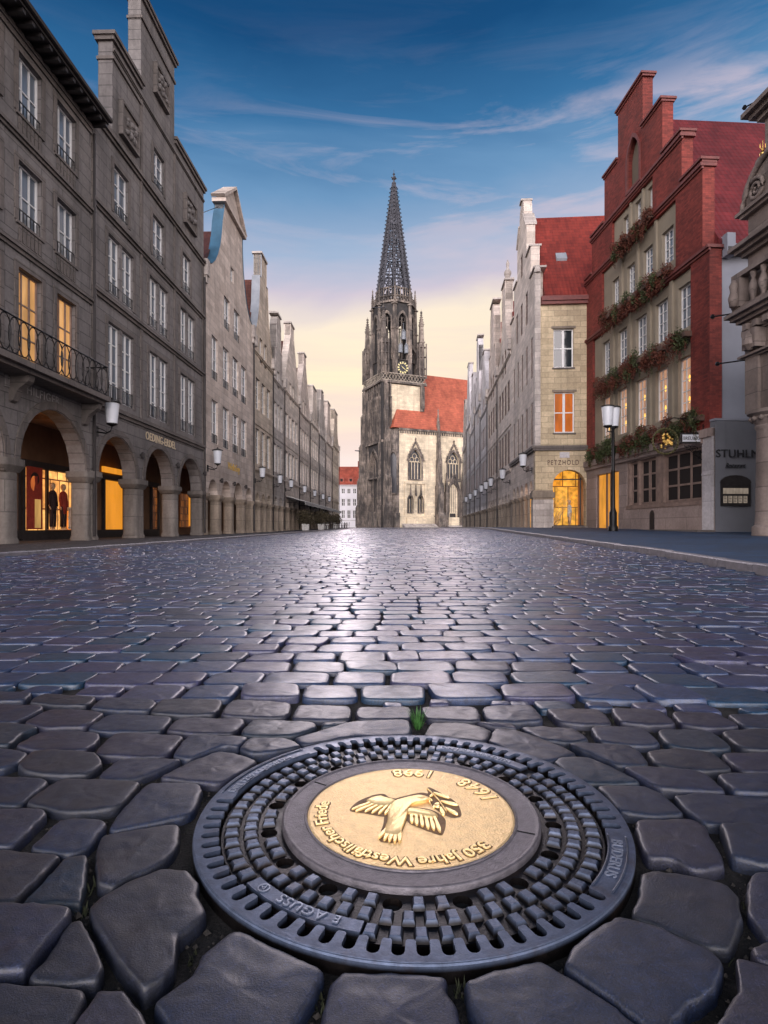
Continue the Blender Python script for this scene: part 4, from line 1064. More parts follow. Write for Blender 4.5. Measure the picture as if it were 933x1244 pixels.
# shop dressing behind the first arches
def mannequin(fr, s, d, base, label, top, bot, h=1.78, rz=0, group=None, skin='skin'):
    p = fr.P(s, d, base); R = thing('mannequin', label, 'mannequin', p, group)
    k = h/1.78
    m = MB(); cx, cy = p[0], p[1]; m.lathe((cx,cy,p[2]), [(.02,.05),(.05,.8*k),(.10,.95*k),(.12,1.35*k),(.05,1.5*k)], 8)
    m.lathe((cx,cy,p[2]), [(.17,0),(.17,.02),(.02,.03),(.02,.1)], 12)
    m.lathe((cx,cy,p[2]+1.46*k), [(.05,0),(.05,.08),(.085,.13),(.10,.20),(.095,.27),(.05,.33)], 10)
    for sgn in (-1, 1):
        m.tube([(cx, cy+sgn*.09, p[2]+.85*k),(cx+.01, cy+sgn*.10, p[2]+.45*k),(cx, cy+sgn*.11, p[2]+.04)], .065, 8, .035)
        m.tube([(cx, cy+sgn*.22, p[2]+.95*k),(cx+.06, cy+sgn*.23, p[2]+.78*k)], .03, 6, .025)
    b = obj('body', m, M[skin], R, smooth=True)
    m = MB(); vs = []; prof = [(.155,.12,.62),(.17,.125,.86),(.14,.11,1.08),(.19,.125,1.32),(.20,.10,1.42),(.08,.07,1.50)]; n = 14
    for rx, ry, z in prof:
        for q in range(n): a = 2*pi*q/n; vs.append((cx+ry*cos(a), cy+rx*sin(a), p[2]+z*k))
    m.add(vs, [(i*n+q, i*n+(q+1)%n, (i+1)*n+(q+1)%n, (i+1)*n+q) for i in range(len(prof)-1) for q in range(n)] + [tuple(range(n)), tuple(range((len(prof)-1)*n, len(prof)*n))])
    for sgn in (-1, 1): m.tube([(cx, cy+sgn*.18, p[2]+1.38*k),(cx+.01, cy+sgn*.235, p[2]+1.14*k),(cx+.05, cy+sgn*.225, p[2]+.90*k)], .058, 8, .04)
    obj('jacket', m, M[top], R, smooth=True)
    m = MB()
    for sgn in (-1, 1): m.tube([(cx, cy+sgn*.085, p[2]+.9*k),(cx+.01, cy+sgn*.10, p[2]+.48*k),(cx, cy+sgn*.11, p[2]+.12)], .088, 8, .062)
    obj('trousers', m, M[bot], R, smooth=True)
    return R
mannequin(LF, 22.05, -2.30, .42, 'mannequin in a dark suit in the lit shop window, right beside the tall portrait poster', 'cloth_dark', 'cloth_dark')
mannequin(LF, 22.75, -2.30, .42, 'mannequin in red-brown clothes in the lit clothes shop window at left', 'cloth_red', 'cloth_dark')
# tall fashion poster (flat in the photograph too)
P_ = thing('poster', 'tall red-orange portrait poster standing in the lit clothes shop window at left', 'poster', LF.P(21.1, -2.35, .45))
d_ = -2.42
m = MB(); m.box(LF, 20.72, 21.62, d_-.04, d_, .45, 2.72); obj('board', m, M['cloth_red'], P_)
m = MB(); m.slab(LF, circ(.19, 20, 21.1, 2.12), [], d_, d_+.008); m.v = [(x, y, 2.12+(z-2.12)*1.45) for x, y, z in m.v]; obj('face', m, glow('printed_face', (.85,.20,.045), .55, .5, 4), P_)
m = MB(); m.box(LF, 21.15, 21.5, d_, d_+.010, .5, 1.55); obj('garment', m, glow('printed_garment', (.9,.5,.15), .5, .4), P_)
m = MB(); m.slab(LF, circ(.25, 20, 21.16, 2.28), [], d_+.001, d_+.0055); obj('hair', m, M['cloth_dark'], P_)
m = MB(); m.slab(LF, [(21.08,1.84),(21.3,1.84),(21.3,2.4),(21.12,2.35),(21.16,2.12)], [], d_+.007, d_+.010); obj('face_shade', m, M['cloth_red'], P_)
m = MB()
for k in range(26): s = 23.3+k*.07; m.box(LF, s-.014, s+.014, -2.40, -2.37, .45, 1.30)
for zz in (.5,.9,1.29): m.box(LF, 23.25, 25.1, -2.405, -2.365, zz, zz+.03)
tag(obj('window_screen', m, M['planter'], at=LF.P(24, -2.4, .45)), 'low pale railing screen inside the lit left shop window', 'screen')

# ---- 2: tall stone house with stepped gable
def b2():
    s0, s1, base = 20.5, 32.4, .06
    R = thing('gabled_stone_house', 'tall dark sandstone house with high stepped gable and relief panels above three round arches', 'building', at(LF, 26))
    ops = [(20.98,24.0),(24.85,27.95),(28.75,31.9)]
    zs = 2.5
    gab = [(s1,19.1),(28.15,19.1),(28.15,22.8),(24.5,22.8),(24.5,18.95),(22.05,18.95),(22.05,15.6),(s0,15.6)]
    W2 = []
    for a, b in ((21.7,23.75),(25.3,27.3),(28.9,30.9)):
        for z0, z1 in ((5.35,8.2),(9.35,11.5)): W2.append((a, b, z0, z1))
    W1 = [(22.15,23.3,12.55,14.35),(25.65,26.85,12.55,14.35),(29.2,30.3,12.55,14.35),(25.75,26.85,15.8,17.35)]
    hs = []
    for a, b, z0, z1 in W2: c = (a+b)/2; hs += [(a, c-.11, z0, z1), (c+.11, b, z0, z1)]
    front(R, LF, s0, s1, zs, ops, gab, hs+W1, 'dark_stone', vmat='dark_trim')
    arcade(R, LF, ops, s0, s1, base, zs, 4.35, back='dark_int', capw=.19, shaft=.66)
    body(R, LF, s0, s1, 4.52, 15.5, mat='dark_stone')
    roof_perp(R, LF, s0, s1, 15.3, 19.6, 'tile_brown', mid=26.3)
    for i, (a, b, z0, z1) in enumerate(hs): window(R, LF, a, b, z0, z1, d=-.16, cols=2 if z0 < 9 else 2, rows=4 if z0 < 9 else 3, gl='glass_blue', rail=.55 if z0 < 9 else .42)
    for a, b, z0, z1 in W1:
        w_ = window(R, LF, a, b, z0, z1, d=-.16, cols=2, rows=3, gl='glass_blue', rail=.38)
    for a, b, z0, z1 in W1+W2:
        m = MB()
        for q0, q1, r0, r1 in ((a-.2,a-.02,z0-.05,z1+.2),(b+.02,b+.2,z0-.05,z1+.2),(a-.02,b+.02,z1+.02,z1+.2)): m.box(LF, q0, q1, -.01, .035, r0, r1)
        obj('window_surround', m, M['dark_trim'], R)
    for z, h, d in ((4.78,.26,.16),(8.85,.24,.15),(12.0,.24,.15),(15.05,.26,.16)): band(R, LF, s0+.02, s1-.02, z, h, d, 'dark_trim')
    band(R, LF, 22.05, s1-.02, 18.55, .12, .08, 'dark_trim'); 
    # copings on each step
    for a, b, z in ((21.95,24.5,18.95),(24.4,28.25,22.8),(28.15,32.45,19.1)):
        m = MB(); m.box(LF, a, b, -.64, .10, z+.002, z+.16); m.box(LF, a-.06, b+.06, -.70, .17, z+.16, z+.30); obj('coping', m, M['dark_trim'], R)
    for a, b, z in ((22.0,24.5,18.25),(24.45,28.2,21.95)): m = MB(); m.box(LF, a, b, -.6, .07, z, z+.12); obj('string_course', m, M['dark_trim'], R)
    # lesenes between the bays
    for s in (20.62, 24.5, 28.15, 32.2): m = MB(); m.box(LF, s-.1, s+.1, -.01, .05, 5.06, 18.5 if s in (24.5,28.15) else 15.0); obj('lesene', m, M['dark_trim'], R)
    # relief panels
    rs = random.Random(4)
    for (a, b, z0, z1) in ((22.5,24.0,15.75,17.1),(25.7,27.15,19.75,21.1),(29.3,30.9,15.9,17.4)):
        m = MB(); m.box(LF, a, b, -.01, .12, z0, z1)
        for q in ((a,b,z0,z0+.1),(a,b,z1-.1,z1),(a,a+.1,z0+.1,z1-.1),(b-.1,b,z0+.1,z1-.1)): m.box(LF, q[0], q[1], .12, .19, q[2], q[3])
        p = obj('relief_panel', m, M['dark_trim'], R)
        m = MB()
        for k in range(16):
            s, z = rs.uniform(a+.3, b-.3), rs.uniform(z0+.3, z1-.3); r = rs.uniform(.07, .16)
            c = LF.P(s, .12, z); m.lathe((c[0], c[1], c[2]-r), [(r*.4,0),(r,r*.6),(r,r*1.4),(r*.4,r*2)], 8)
        obj('carving', m, M['dark_stone'], p, smooth=True)
    m = MB(); m.text(LF, 'OEDING-ERDEL', .50, 26.6, .012, 4.30, ext=.010, space=1.08, squash=.9); obj('lettering', m, M['pale_text'], R)
    # shop fronts
    d = -2.58
    m = MB()
    for s in (20.62,22.0,24.05,25.4,26.3,28.2,29.6,31.4,32.3): m.box(LF, s-.06, s+.06, d, d+.13, .1, 2.8)
    m.box(LF, 20.5, 32.3, d, d+.15, .05, .40); m.box(LF, 20.5, 32.3, d, d+.15, 2.7, 2.95)
    sf = obj('shop_front', m, M['gutter'], R)
    for a, b, mt in ((20.6,25.3,'shop_mix'),(26.36,28.14,'shop_panel'),(31.4,32.2,'shop_dim')):
        m = MB(); m.box(LF, a, b, d+.02, d+.05, .42, 2.68); obj('display', m, M[mt], sf)
    m = MB(); m.box(LF, 25.9, 27.7, -2.4, -2.3, 3.0, 3.25); s_ = obj('hanging_sign', m, M['shop_panel'], R)
    # downpipes
    for s in (20.55, 32.32):
        m = MB(); m.tube([LF.P(s,.10,.2), LF.P(s,.10,14.4)], .055, 7); obj('downpipe', m, M['gutter'], R)
    # gold-tipped garland stand on the pillar: small spot lamps
    return R
b2()
for s, z in ((24.42,3.55),(28.35,3.55),(32.3,3.5)):
    m = MB(); p = LF.P(s, .12, z); m.lathe((p[0],p[1],p[2]-.14), [(.06,0),(.08,.05),(.08,.22),(.05,.26)], 8); m.box(LF, s-.03, s+.03, 0, .1, z-.04, z+.04)
    tag(obj('spot_lamp', m, M['gutter'], at=p), {24.42:'small dark spot lamp between the first and second arch of the tall stepped gable house', 28.35:'small dark spot lamp between the second and third arch of the tall stepped gable house', 32.3:'small dark spot lamp at the right edge of the tall stepped gable house'}[s], 'spot lamp', 'small dark spot lamps on the arcade')
LF2 = LF
lantern(LF, 20.75, 4.45, 'white wall lantern between the balcony house and the stepped gable house, nearest on the left', d=.05, scale=1.25)
lantern(LF, 32.9, 4.35, 'white wall lantern just left of the gold lettered pale house', d=.05, scale=1.25)

# ---- 3: pale house with gold lettering and curved gable
def curve_gable(s0, s1, ze, zt, half, mid=None, n=8, sho=.25):
    """concave curve from eave to a narrow top"""
    mid = mid or (s0+s1)/2; P = [(s1, ze)]
    for k in range(n+1):
        t = k/n; a = t*pi/2; w_ = (s1-mid-half-.1); P.append((mid+half + w_*(1-sin(a)), ze+sho + (zt-ze-sho)*(1-cos(a))))
    P += [(mid+half, zt)]
    Q = [(2*mid-x, z) for x, z in reversed(P)]; d0 = (mid-s0)/(s1-mid)
    Q = [(mid-(mid-x)*d0 if x < mid-half else x, z) for x, z in Q]
    return P[:-1], Q[1:]
def b3():
    s0, s1, base = 32.4, 43.5, .12
    R = thing('pale_gabled_house', 'pale sandstone house with gold lettering and curved pediment gable with blue-grey flashing', 'building', at(LF, 38))
    ops = [(33.2,34.95),(35.75,37.7),(38.45,40.6),(41.35,43.2)]
    mid = 38.3
    r_, l_ = curve_gable(s0, s1, 15.2, 20.3, 2.15, mid)
    gab = r_+[(mid+2.15,20.7),(mid+2.15,21.0),(mid,22.6),(mid-2.15,21.0),(mid-2.15,20.7)]+l_
    W = []
    for a, b in ((33.8,35.0),(36.0,37.3),(38.1,39.5),(40.2,41.6)):
        W += [(a,b,5.45,8.0),(a,b,9.2,11.75)]
    W += [(36.2,37.5,13.0,15.0),(38.4,39.8,13.0,15.0),(37.6,38.4,16.5,17.45)]
    front(R, LF, s0, s1, 2.45, ops, gab, W, 'cream_stone', vous=False)
    arcade(R, LF, ops, s0, s1, base, 2.45, 4.2, pmat='pillar_warm', capw=.07, shaft=.6)
    body(R, LF, s0, s1, 4.4, 15.1, mat='cream_stone')
    roof_perp(R, LF, s0, s1, 15.0, 20.0, 'tile_brown', mid=mid)
    for a, b, z0, z1 in W: window(R, LF, a, b, z0, z1, d=-.18, cols=2, rows=4 if z1-z0 > 2.2 else 2, rail=.55 if z1-z0 > 1.5 else False, gl='glass_blue')
    # flashing on the curved edges
    for side, name in ((l_, 'flashing'), (r_, 'flashing')):
        P = [p for p in side]; P = (P+[(mid+2.15, 20.62)]) if side is r_ else ([(mid-2.15, 20.62)]+P); m = MB(); vs = []
        for x, z in P:
            vs += [LF.P(x, -.62, z+.03), LF.P(x, .05, z+.03)]
        m.add(vs, [(2*i, 2*i+1, 2*i+3, 2*i+2) for i in range(len(P)-1)]); obj(name, m, M['zinc'], R, smooth=True)
    m = MB(); m.box(LF, mid-2.45, mid+2.45, -.65, .22, 20.62, 20.86)
    for sg in (-1, 1):
        a, b = (mid+sg*2.5, 20.86), (mid, 22.72); P = [a, b, (mid, 22.92), (mid+sg*2.7, 20.95)]; m.slab(LF, P, [], -.65, .22)
    obj('pediment', m, M['cream_stone'], R)
    for a, b in ((35.6,37.95),):
        m = MB(); m.box(LF, a, b, -2.56, -2.5, .5, 2.6); obj('display', m, M['shop_dim'], R)
    m = MB(); m.box(LF, 37.0, 37.9, -2.5, -2.46, .6, 2.5); obj('display', m, M['shop_panel'], R)
    for s in (s0+.0, s1-.45):
        m = MB(); m.box(LF, s, s+.45, -.3, .22, 14.6, 15.5); m.box(LF, s+.08, s+.37, -.2, .15, 14.2, 14.6); obj('kneeler', m, M['grey_stone'], R)
    m = MB(); m.text(LF, 'WelleSoy', .66, 38.4, .014, 4.22, ext=.012, space=.95, squash=1.15); obj('lettering', m, M['gold_text'], R)
    m = MB(); m.tube([LF.P(s1-.1,.10,.2), LF.P(s1-.1,.10,14.4)], .06, 7); obj('downpipe', m, M['gutter'], R)
    m = MB(); m.tube([LF.P(mid-2.2,-.3,20.4), LF.P(33.6,-1.5,18.3)], .02, 5); obj('stay_rod', m, M['iron'], R)
    return R
b3()
for i, (s, w_) in enumerate(((35.35,'first and second'),(38.08,'second and third'),(41.0,'third and fourth'))):
    m = MB(); p = LF.P(s, .14, 3.35); m.lathe((p[0],p[1],p[2]-.14), [(.06,0),(.09,.05),(.09,.24),(.05,.28)], 8); m.box(LF, s-.03, s+.03, 0, .1, 3.3, 3.4)
    tag(obj('spot_lamp', m, M['gutter'], at=p), 'small dark spot lamp between the %s arch of the pale gold lettered house' % w_, 'spot lamp', 'small dark spot lamps on the arcade')
lantern(LF, 43.9, 4.5, 'white wall lantern just right of the gold lettered pale house', d=.05, scale=1.2)

# ---- generic narrow gabled house
def house(fr, s0, s1, ze, zt, label, mat, style, nwin, narch, rmat='tile_brown', rows=((5.4,7.9),(9.3,11.6)), grow=(13.2,14.9), gcols=2, base=None,
          pm='pillar_warm', zs=2.45, corn=True, name='gabled_house', topw=.9, rail=True, zb=4.75, gl='glass'):
    mid = (s0+s1)/2; p = at(fr, mid); base = p[2] if base is None else base
    R = thing(name, label, 'building', p)
    w_ = s1-s0; e = .35; pw = (w_-2*e)/narch; hb = pw*.36
    ops = [(s0+e+pw*(k+.5)-hb, s0+e+pw*(k+.5)+hb) for k in range(narch)]
    half = topw
    if style == 'scroll':
        r_, l_ = curve_gable(s0+.3, s1-.3, ze, zt-1.6, half); gab = [(s1, ze)]+r_+[(mid+half, zt), (mid-half, zt)]+l_+[(s0, ze)]
    elif style == 'step':
        n = 4; gab = [(s1, ze)]; 
        for k in range(n):
            x = s1 - (w_/2-half)*(k+1)/n + (w_/2-half)/n*.0; z = ze + (zt-ze)*(k+1)/n
            x0 = s1 - (w_/2-half)*k/n; gab += [(x0, z-.0 if k else ze+(zt-ze)/n), (x, z)]
        gl_ = [(2*mid-x, z) for x, z in reversed(gab)]; gab = gab+gl_
    elif style == 'bottle':
        zq = ze+(zt-ze)*.55; gab = [(s1, ze)]+[(mid+half*1.7+(w_/2-half*1.7)*(1-k/6)**1.8, ze+(zq-ze)*k/6) for k in range(1, 7)]+[(mid+half*1.5, zt-1.9), (mid+half, zt-1.9), (mid+half, zt)]
        gab += [(2*mid-x, z) for x, z in reversed(gab)]
    elif style == 'round':
        zq = zt-half*1.2; gab = [(s1, ze), (mid+w_*.30, ze), (mid+w_*.30, (ze+zq)/2), (mid+half*1.2, (ze+zq)/2), (mid+half*1.2, zq)]+[(mid+half*cos(a), zq+half*1.2*sin(a)) for a in [pi*k/8 for k in range(1, 4)]]+[(mid, zt)]
        g2 = [(2*mid-x, z) for x, z in reversed(gab[:-1])]; gab = gab+g2
    else:  # plain steep triangle with a small block on top
        gab = [(s1, ze), (mid+half, zt-1.2), (mid+half, zt), (mid-half, zt), (mid-half, zt-1.2), (s0, ze)]
    W = []; e2 = .5; q = (w_-2*e2)/nwin
    for k in range(nwin):
        c = s0+e2+q*(k+.5); hw = min(.62, q*.34)
        for z0, z1 in rows: W.append((c-hw, c+hw, z0, z1))
    if grow:
        for k in range(gcols):
            c = mid+(k-(gcols-1)/2)*1.55; W.append((c-.45, c+.45, grow[0], grow[1]))
    # gable windows must lie under the outline
    front(R, fr, s0, s1, zs, ops, gab, W, mat, vous=False, rise=1.0)
    arcade(R, fr, ops, s0, s1, base, zs, 4.2, pmat=pm, capw=.07, shaft=.6)
    body(R, fr, s0, s1, 4.4, ze-.05, mat=mat)
    zr = ze + (zt-ze)*.78; roof_perp(R, fr, s0, s1, ze-.06, zr, rmat)
    for a, b, z0, z1 in W: window(R, fr, a, b, z0, z1, d=-.10 if fr is RF else -.22, cols=2, rows=4 if z1-z0 > 2 else 3, gl=gl, fm='wood' if fr is RF else 'white_paint')
    if corn:
        band(R, fr, s0+.02, s1-.02, zb, .22, .14, mat); band(R, fr, s0+.02, s1-.02, 8.35 if rows[0][1] < 8.3 else 8.6, .12, .06, mat, 'string_course', 1)
        band(R, fr, s0+.02, s1-.02, ze-.9 if ze > 13.9 else ze-.4, .22, .14, mat)
    m = MB(); m.box(fr, mid-half-.14, mid+half+.14, -.68, .12, zt+.002, zt+.16); obj('coping', m, M['grey_stone'], R)
    # edge flashing strips, following the outline
    for h_ in (0, 1):
      m = MB()
      for i in range(len(gab)-1):
        (x0, z0), (x1, z1) = gab[i], gab[i+1]
        if ((x0+x1)/2 < mid) != bool(h_): continue
        if abs(z1-z0) < .02 and abs(x1-x0) < .02: continue
        if abs(z0-zt) < .01 and abs(z1-zt) < .01: continue
        m.add([fr.P(x0,-.6,z0+.03), fr.P(x0,.06,z0+.03), fr.P(x1,.06,z1+.03), fr.P(x1,-.6,z1+.03)], [(0,1,2,3)])
      obj('flashing', m, M['lead'] if (style == 'bottle' and h_) else M[mat], R)
    for s in (s0+.0, s1-.4):
        m = MB(); m.box(fr, s, s+.4, -.3, .25, ze-.5, ze+.35); obj('kneeler', m, M['grey_stone'], R)
    m = MB(); p0 = fr.P(s1-.03, .1, 0); m.tube([fr.P(s1-.03,.10,.3), fr.P(s1-.03,.10,ze-.6)], .055, 6); obj('downpipe', m, M['gutter'], R)
    return R
house(LF, 43.5, 50.2, 14.6, 22.1, 'tan house with tall chimney-like gable sheathed in grey, beside the gold lettered house', 'tan_stone', 'bottle', 3, 3, rows=((5.4,8.1),(9.6,12.0)), grow=(13.4,15.4))
house(LF, 50.2, 55.3, 14.2, 19.6, 'narrow grey house with round topped gable, fifth house of the left row', 'grey_stone', 'round', 3, 2, grow=(13.0,14.6), gcols=1, topw=.8)
house(LF, 55.3, 63.6, 14.4, 21.0, 'pale house with steep triangular gable, sixth on the left row', 'light_stone', 'plain', 4, 3, grow=(12.8,15.0))
house(LF, 63.6, 71.4, 14.0, 20.4, 'warm grey house with pointed block gable above striped awning start, seventh on the left row', 'cream_stone', 'plain', 4, 3, grow=(13.0,15.0), topw=.75)
house(LF, 71.4, 79.5, 13.8, 18.4, 'pale house with broad curved gable, eighth on the left row', 'light_stone', 'scroll', 4, 3, grow=(12.6,14.4), topw=1.6)
house(LF, 79.5, 86.8, 13.6, 19.8, 'grey house with dark shop cornice and stepped gable, ninth on the left row', 'grey_stone', 'step', 3, 3, grow=(12.6,14.6))
house(LF, 86.8, 95.5, 14.2, 19.8, 'cream house with scrolled gable, last but one on the left row', 'cream_stone', 'scroll', 4, 3, grow=(12.8,15.0), topw=1.8)
house(LF, 95.5, 107.0, 15.0, 20.4, 'broad sandstone house with rounded gable at the far end of the left row', 'tan_stone', 'scroll', 5, 4, grow=(13.0,15.2), topw=2.6)
for s, lb in ((50.6,'fourth house'),(55.9,'fifth house'),(64.0,'sixth house'),(71.8,'seventh house'),(79.8,'eighth house'),(87.2,'ninth house')):
    lantern(LF, s, 4.55, 'white wall lantern at the right edge of the %s of the left row' % lb, d=.05, scale=1.15)
# ================================================================== RIGHT ROW (behind the corner house)
PS_t = unit(1, -TR); PS_n = (-unit(TR, 1)[0], -unit(TR, 1)[1])
def petz():
    s0, s1 = 34.5, 44.3; base = .46
    R = thing('corner_house', 'sandstone corner house with red tiled roof, stepped gable and a brightly lit orange shop arch', 'building', (RF.P(s0,0,0)[0], RF.P(s0,0,0)[1], base))
    mid = 39.4
    gab = [(s1,14.3),(s1,15.9),(s1-1.5,15.9),(s1-1.5,17.9),(s1-3.0,17.9),(s1-3.0,20.0)]+[(s1-3.15,20.1),(mid+.9,21.2)]+[(mid+.85*cos(a), 21.7+.8*sin(a)) for a in [pi*k/8 for k in range(0, 9)]]+[(mid-.9,21.2)]
    gab += [(s0+3.0,20.0),(s0+3.0,17.9),(s0+1.5,17.9),(s0+1.5,15.9),(s0,15.9),(s0,14.3)]
    ops = [(35.3+1.72*k-.02, 35.3+1.72*k+1.3) for k in range(5)]
    W = []
    for k in range(5):
        c = 35.6+1.78*k
        W += [(c-.32, c+.32, 5.2+.35, 8.1), (c-.32, c+.32, 9.6, 12.1)]
    W += [(37.4-.4,37.4+.4,13.5,15.6),(39.4-.4,39.4+.4,13.5,15.6),(41.4-.4,41.4+.4,13.5,15.6),(39.0,39.8,17.4,18.9)]
    front(R, RF, s0+.55, s1, 2.55, ops, [(x if x > s0+.3 else s0+.55, z) for x, z in gab], W, 'light_stone', vous=False, rise=1.25)
    e = [s0+.7]+[x for o in ops for x in o]+[s1]
    for k in range(0, len(e), 2): pillar(R, RF, e[k]+.0, e[k+1], base, 2.55, 'pillar_warm', 'pillar_warm', .5, .06, .32, .45)
    m = MB(); m.box(RF, s0+.9, s1, -3.2, -3.0, base-.2, 4.4); obj('shop_wall', m, M['arc_wall'], R)
    for a, b, z0, z1 in W: window(R, RF, a, b, z0, z1, d=-.10, cols=2, rows=3, gl='glass_far', fm='wood')
    # yellowish side wall facing the square
    F = RF.sub(s0, 0, PS_t, PS_n)         # s runs to the right from the corner
    arch = [(1.02, -.5+base)] + [(1.02, 2.95)] + arc_pts(1.98, 2.95, .96, pi, 0, 14, .95) + [(2.94, base-.5)]
    out = [(0, base-.5)] + arch + [(12.6, base-.5), (12.6, 14.05), (0, 14.05)]
    wi = [(1.10,2.28,6.10,8.5), (1.06,2.22,9.95,12.25)]
    m = MB(); m.slab(F, out, [rect(*q) for q in wi], -.5, 0); obj('side_wall', m, M['petz_stone'], R)
    window(R, F, *wi[0], d=-.2, cols=2, rows=2, lit='win_orange', bw=.07, mw=.045, sill='dark_trim'); window(R, F, *wi[1], d=-.2, cols=2, rows=2, bw=.07, mw=.045, gl='glass', sill='dark_trim')
    for a, b, z0, z1 in wi:
        m = MB(); m.box(F, a-.12, b+.12, -.02, .05, z1, z1+.14); obj('lintel', m, M['pillar_warm'], R)
    m = MB(); m.box(RF, s0+.51, s1-.01, -12.0, -.56, 4.45, 14.2); obj('inner_wall', m, M['petz_stone'], R)
    # corner pier strip, capital and pillar
    m = MB(); m.box(F, -.04, .30, -.3, .06, 5.3, 15.6); m.lathe((F.P(.13,.0,15.6)), [(.22,0),(.2,.2),(.1,.42)], 8); obj('corner_pier', m, M['grey_stone'], R)
    m = MB(); m.box(F, -.14, 1.05, -.62, .10, base-.3, 2.15); obj('corner_pillar', m, M['grey_stone'], R)
    m = MB(); m.box(F, -.12, 1.02, -.6, .12, 2.16, 2.25); m.box(F, -.2, 1.1, -.68, .17, 2.25, 2.58); m.box(F, -.14, 1.02, -.6, .11, 2.58, 2.7); obj('capital', m, M['pillar_warm'], R)
    for z, h in ((5.05,.26),): 
        m = MB(); m.box(F, -.16, 12.6, -.02, .14, z, z+h); m.box(F, -.22, 12.6, -.02, .20, z+h*.5, z+h+.02); obj('cornice', m, M['dark_trim'], R)
        m = MB(); m.box(RF, s0-.1, s1, -.02, .14, z, z+h); m.box(RF, s0-.1, s1, -.02, .20, z+h*.5, z+h+.02); obj('cornice', m, M['dark_trim'], R)
    m = MB(); m.box(F, .33, 12.6, -.1, .28, 13.85, 14.12); m.box(F, .33, 12.6, -.1, .20, 13.66, 13.85); obj('eaves_gutter', m, M['brick_trim'], R)
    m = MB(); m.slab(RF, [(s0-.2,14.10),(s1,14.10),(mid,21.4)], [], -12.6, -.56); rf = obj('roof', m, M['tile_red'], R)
    # roof window and copings
    t = .47; sA, zA = s0-.2+(mid-s0+.2)*t, 14.10+7.3*t
    m = MB(); 
    P = [RF.P(sA-.32,-2.3,zA-.36), RF.P(sA-.32,-1.65,zA-.36), RF.P(sA+.02,-1.65,zA+.13), RF.P(sA+.02,-2.3,zA+.13)]
    m.add([(p[0]-.0, p[1]-.05, p[2]+.08) for p in P]+[(p[0], p[1]+.05, p[2]-.1) for p in P], [(0,1,2,3),(0,1,5,4),(1,2,6,5),(2,3,7,6),(3,0,4,7)]); obj('skylight', m, M['lead'], rf)
    for i in range(len(gab)-1):
        (x0, z0), (x1, z1) = gab[i], gab[i+1]
        if abs(x1-x0) > .3: m = MB(); m.slab(RF, [(x0+.05,z0+.002),(x1-.05,z1+.002),(x1-.05,z1+.12),(x0+.05,z0+.12)], [], -.66, .1); obj('coping', m, M['grey_stone'], R)
    m = MB(); m.text(F, 'PETZHOLD', .42, 1.62, .015, 4.20, ext=.012, space=1.3, squash=.72); obj('lettering', m, plain('brown_bronze_lettering', (.10,.05,.03), .5), R)
    m = MB(); m.box(F, 1.42, 1.98, 0, .035, 4.62, 4.95); obj('house_plaque', m, M['pale_plaster'], R)
    P = arc_pts(1.98, 2.95, 1.24, pi, 0, 16, 1.22) + arc_pts(1.98, 2.95, .97, 0, pi, 16, .96)
    m = MB(); m.slab(F, P, [], -.05, .04); obj('arch', m, M['petz_stone'], R)
    m = MB(); m.text(RF, 'KERL', .50, 37.1, .012, 4.05, flip=True, ext=.01, space=1.1); obj('lettering', m, plain('faded_brown_lettering', (.16,.10,.08), .6), R)
    # boutique behind the arch: a real little room, its lit back wall, door stile and dressing
    m = MB(); m.box(F, .1, 4.2, -2.2, -2.1, base, 4.2); bk = obj('shop_interior', m, M['shop_petz'], R)
    m = MB(); m.box(F, 1.0, 3.0, -.62, -.56, base-.1, base+.18); m.box(F, 2.72, 2.80, -.62, -.54, base, 3.9); m.box(F, 1.0, 2.95, -.62, -.54, 3.35, 3.42); obj('shop_front', m, M['gutter'], R)
    # soffit of the entrance
    return R, F
PZ, PSF = petz()
rs = random.Random(12)
m = MB(); pts0 = PSF.P(1.35, -1.0, .6)
for k in range(11):
    p = [PSF.P(1.25+rs.uniform(-.1,.1), -1.0, .55)]; s, z = 1.3, .55
    for j in range(7): s += rs.uniform(-.12, .26); z += rs.uniform(.15, .38); p.append(PSF.P(min(2.5, s), -1.0+rs.uniform(-.15,.15), min(z, 2.9)))
    m.tube(p, .022, 5, .006)
tag(obj('branch_decoration', m, plain('gilded_branches', (.75,.45,.18), .4), at=pts0), 'twisted pale branch decoration glowing inside the lit orange boutique arch', 'decoration')
mannequin(PSF, 2.25, -1.1, .62, 'slim mannequin in a light dress inside the lit orange boutique arch', 'planter', 'skin', h=1.5)
m = MB(); m.box(PSF, .95, 2.95, .0, .5, .34, .58); tag(obj('door_step', m, M['dark_trim'], at=PSF.P(1.9,.2,.4)), 'dark stone step in front of the lit boutique arch', 'step')

house(RF, 44.3, 52.4, 14.6, 20.6, 'pale gabled house with a finial, directly behind the red roofed corner house', 'light_stone', 'scroll', 4, 4, rmat='tile_red', grow=(13.0,15.0), pm='pillar_warm', topw=1.0, rows=((5.5,8.1),(9.6,12.0)), gl='glass_far')
m = MB(); p = RF.P(48.35, -.3, 20.7); m.lathe(p, [(.35,0),(.35,.3),(.15,.45),(.3,.8),(.3,1.0),(.1,1.3),(.14,1.7),(.04,2.0)], 10); tag(obj('roof_statue', m, M['grey_stone'], at=p), 'small stone finial figure crowning the gable behind the corner house', 'finial')
house(RF, 52.4, 61.2, 14.6, 22.2, 'warm cream house with rounded gable top, third on the right row', 'cream_stone', 'round', 4, 4, rmat='tile_red', grow=(13.0,15.2), topw=1.3, rows=((5.5,8.1),(9.6,12.0)), gl='glass_far')
house(RF, 61.2, 69.0, 14.0, 20.0, 'cool grey rendered house with plain gable, fourth on the right row', 'pale_plaster', 'plain', 4, 3, rmat='tile_red', grow=(13.0,15.0), gl='glass_far')
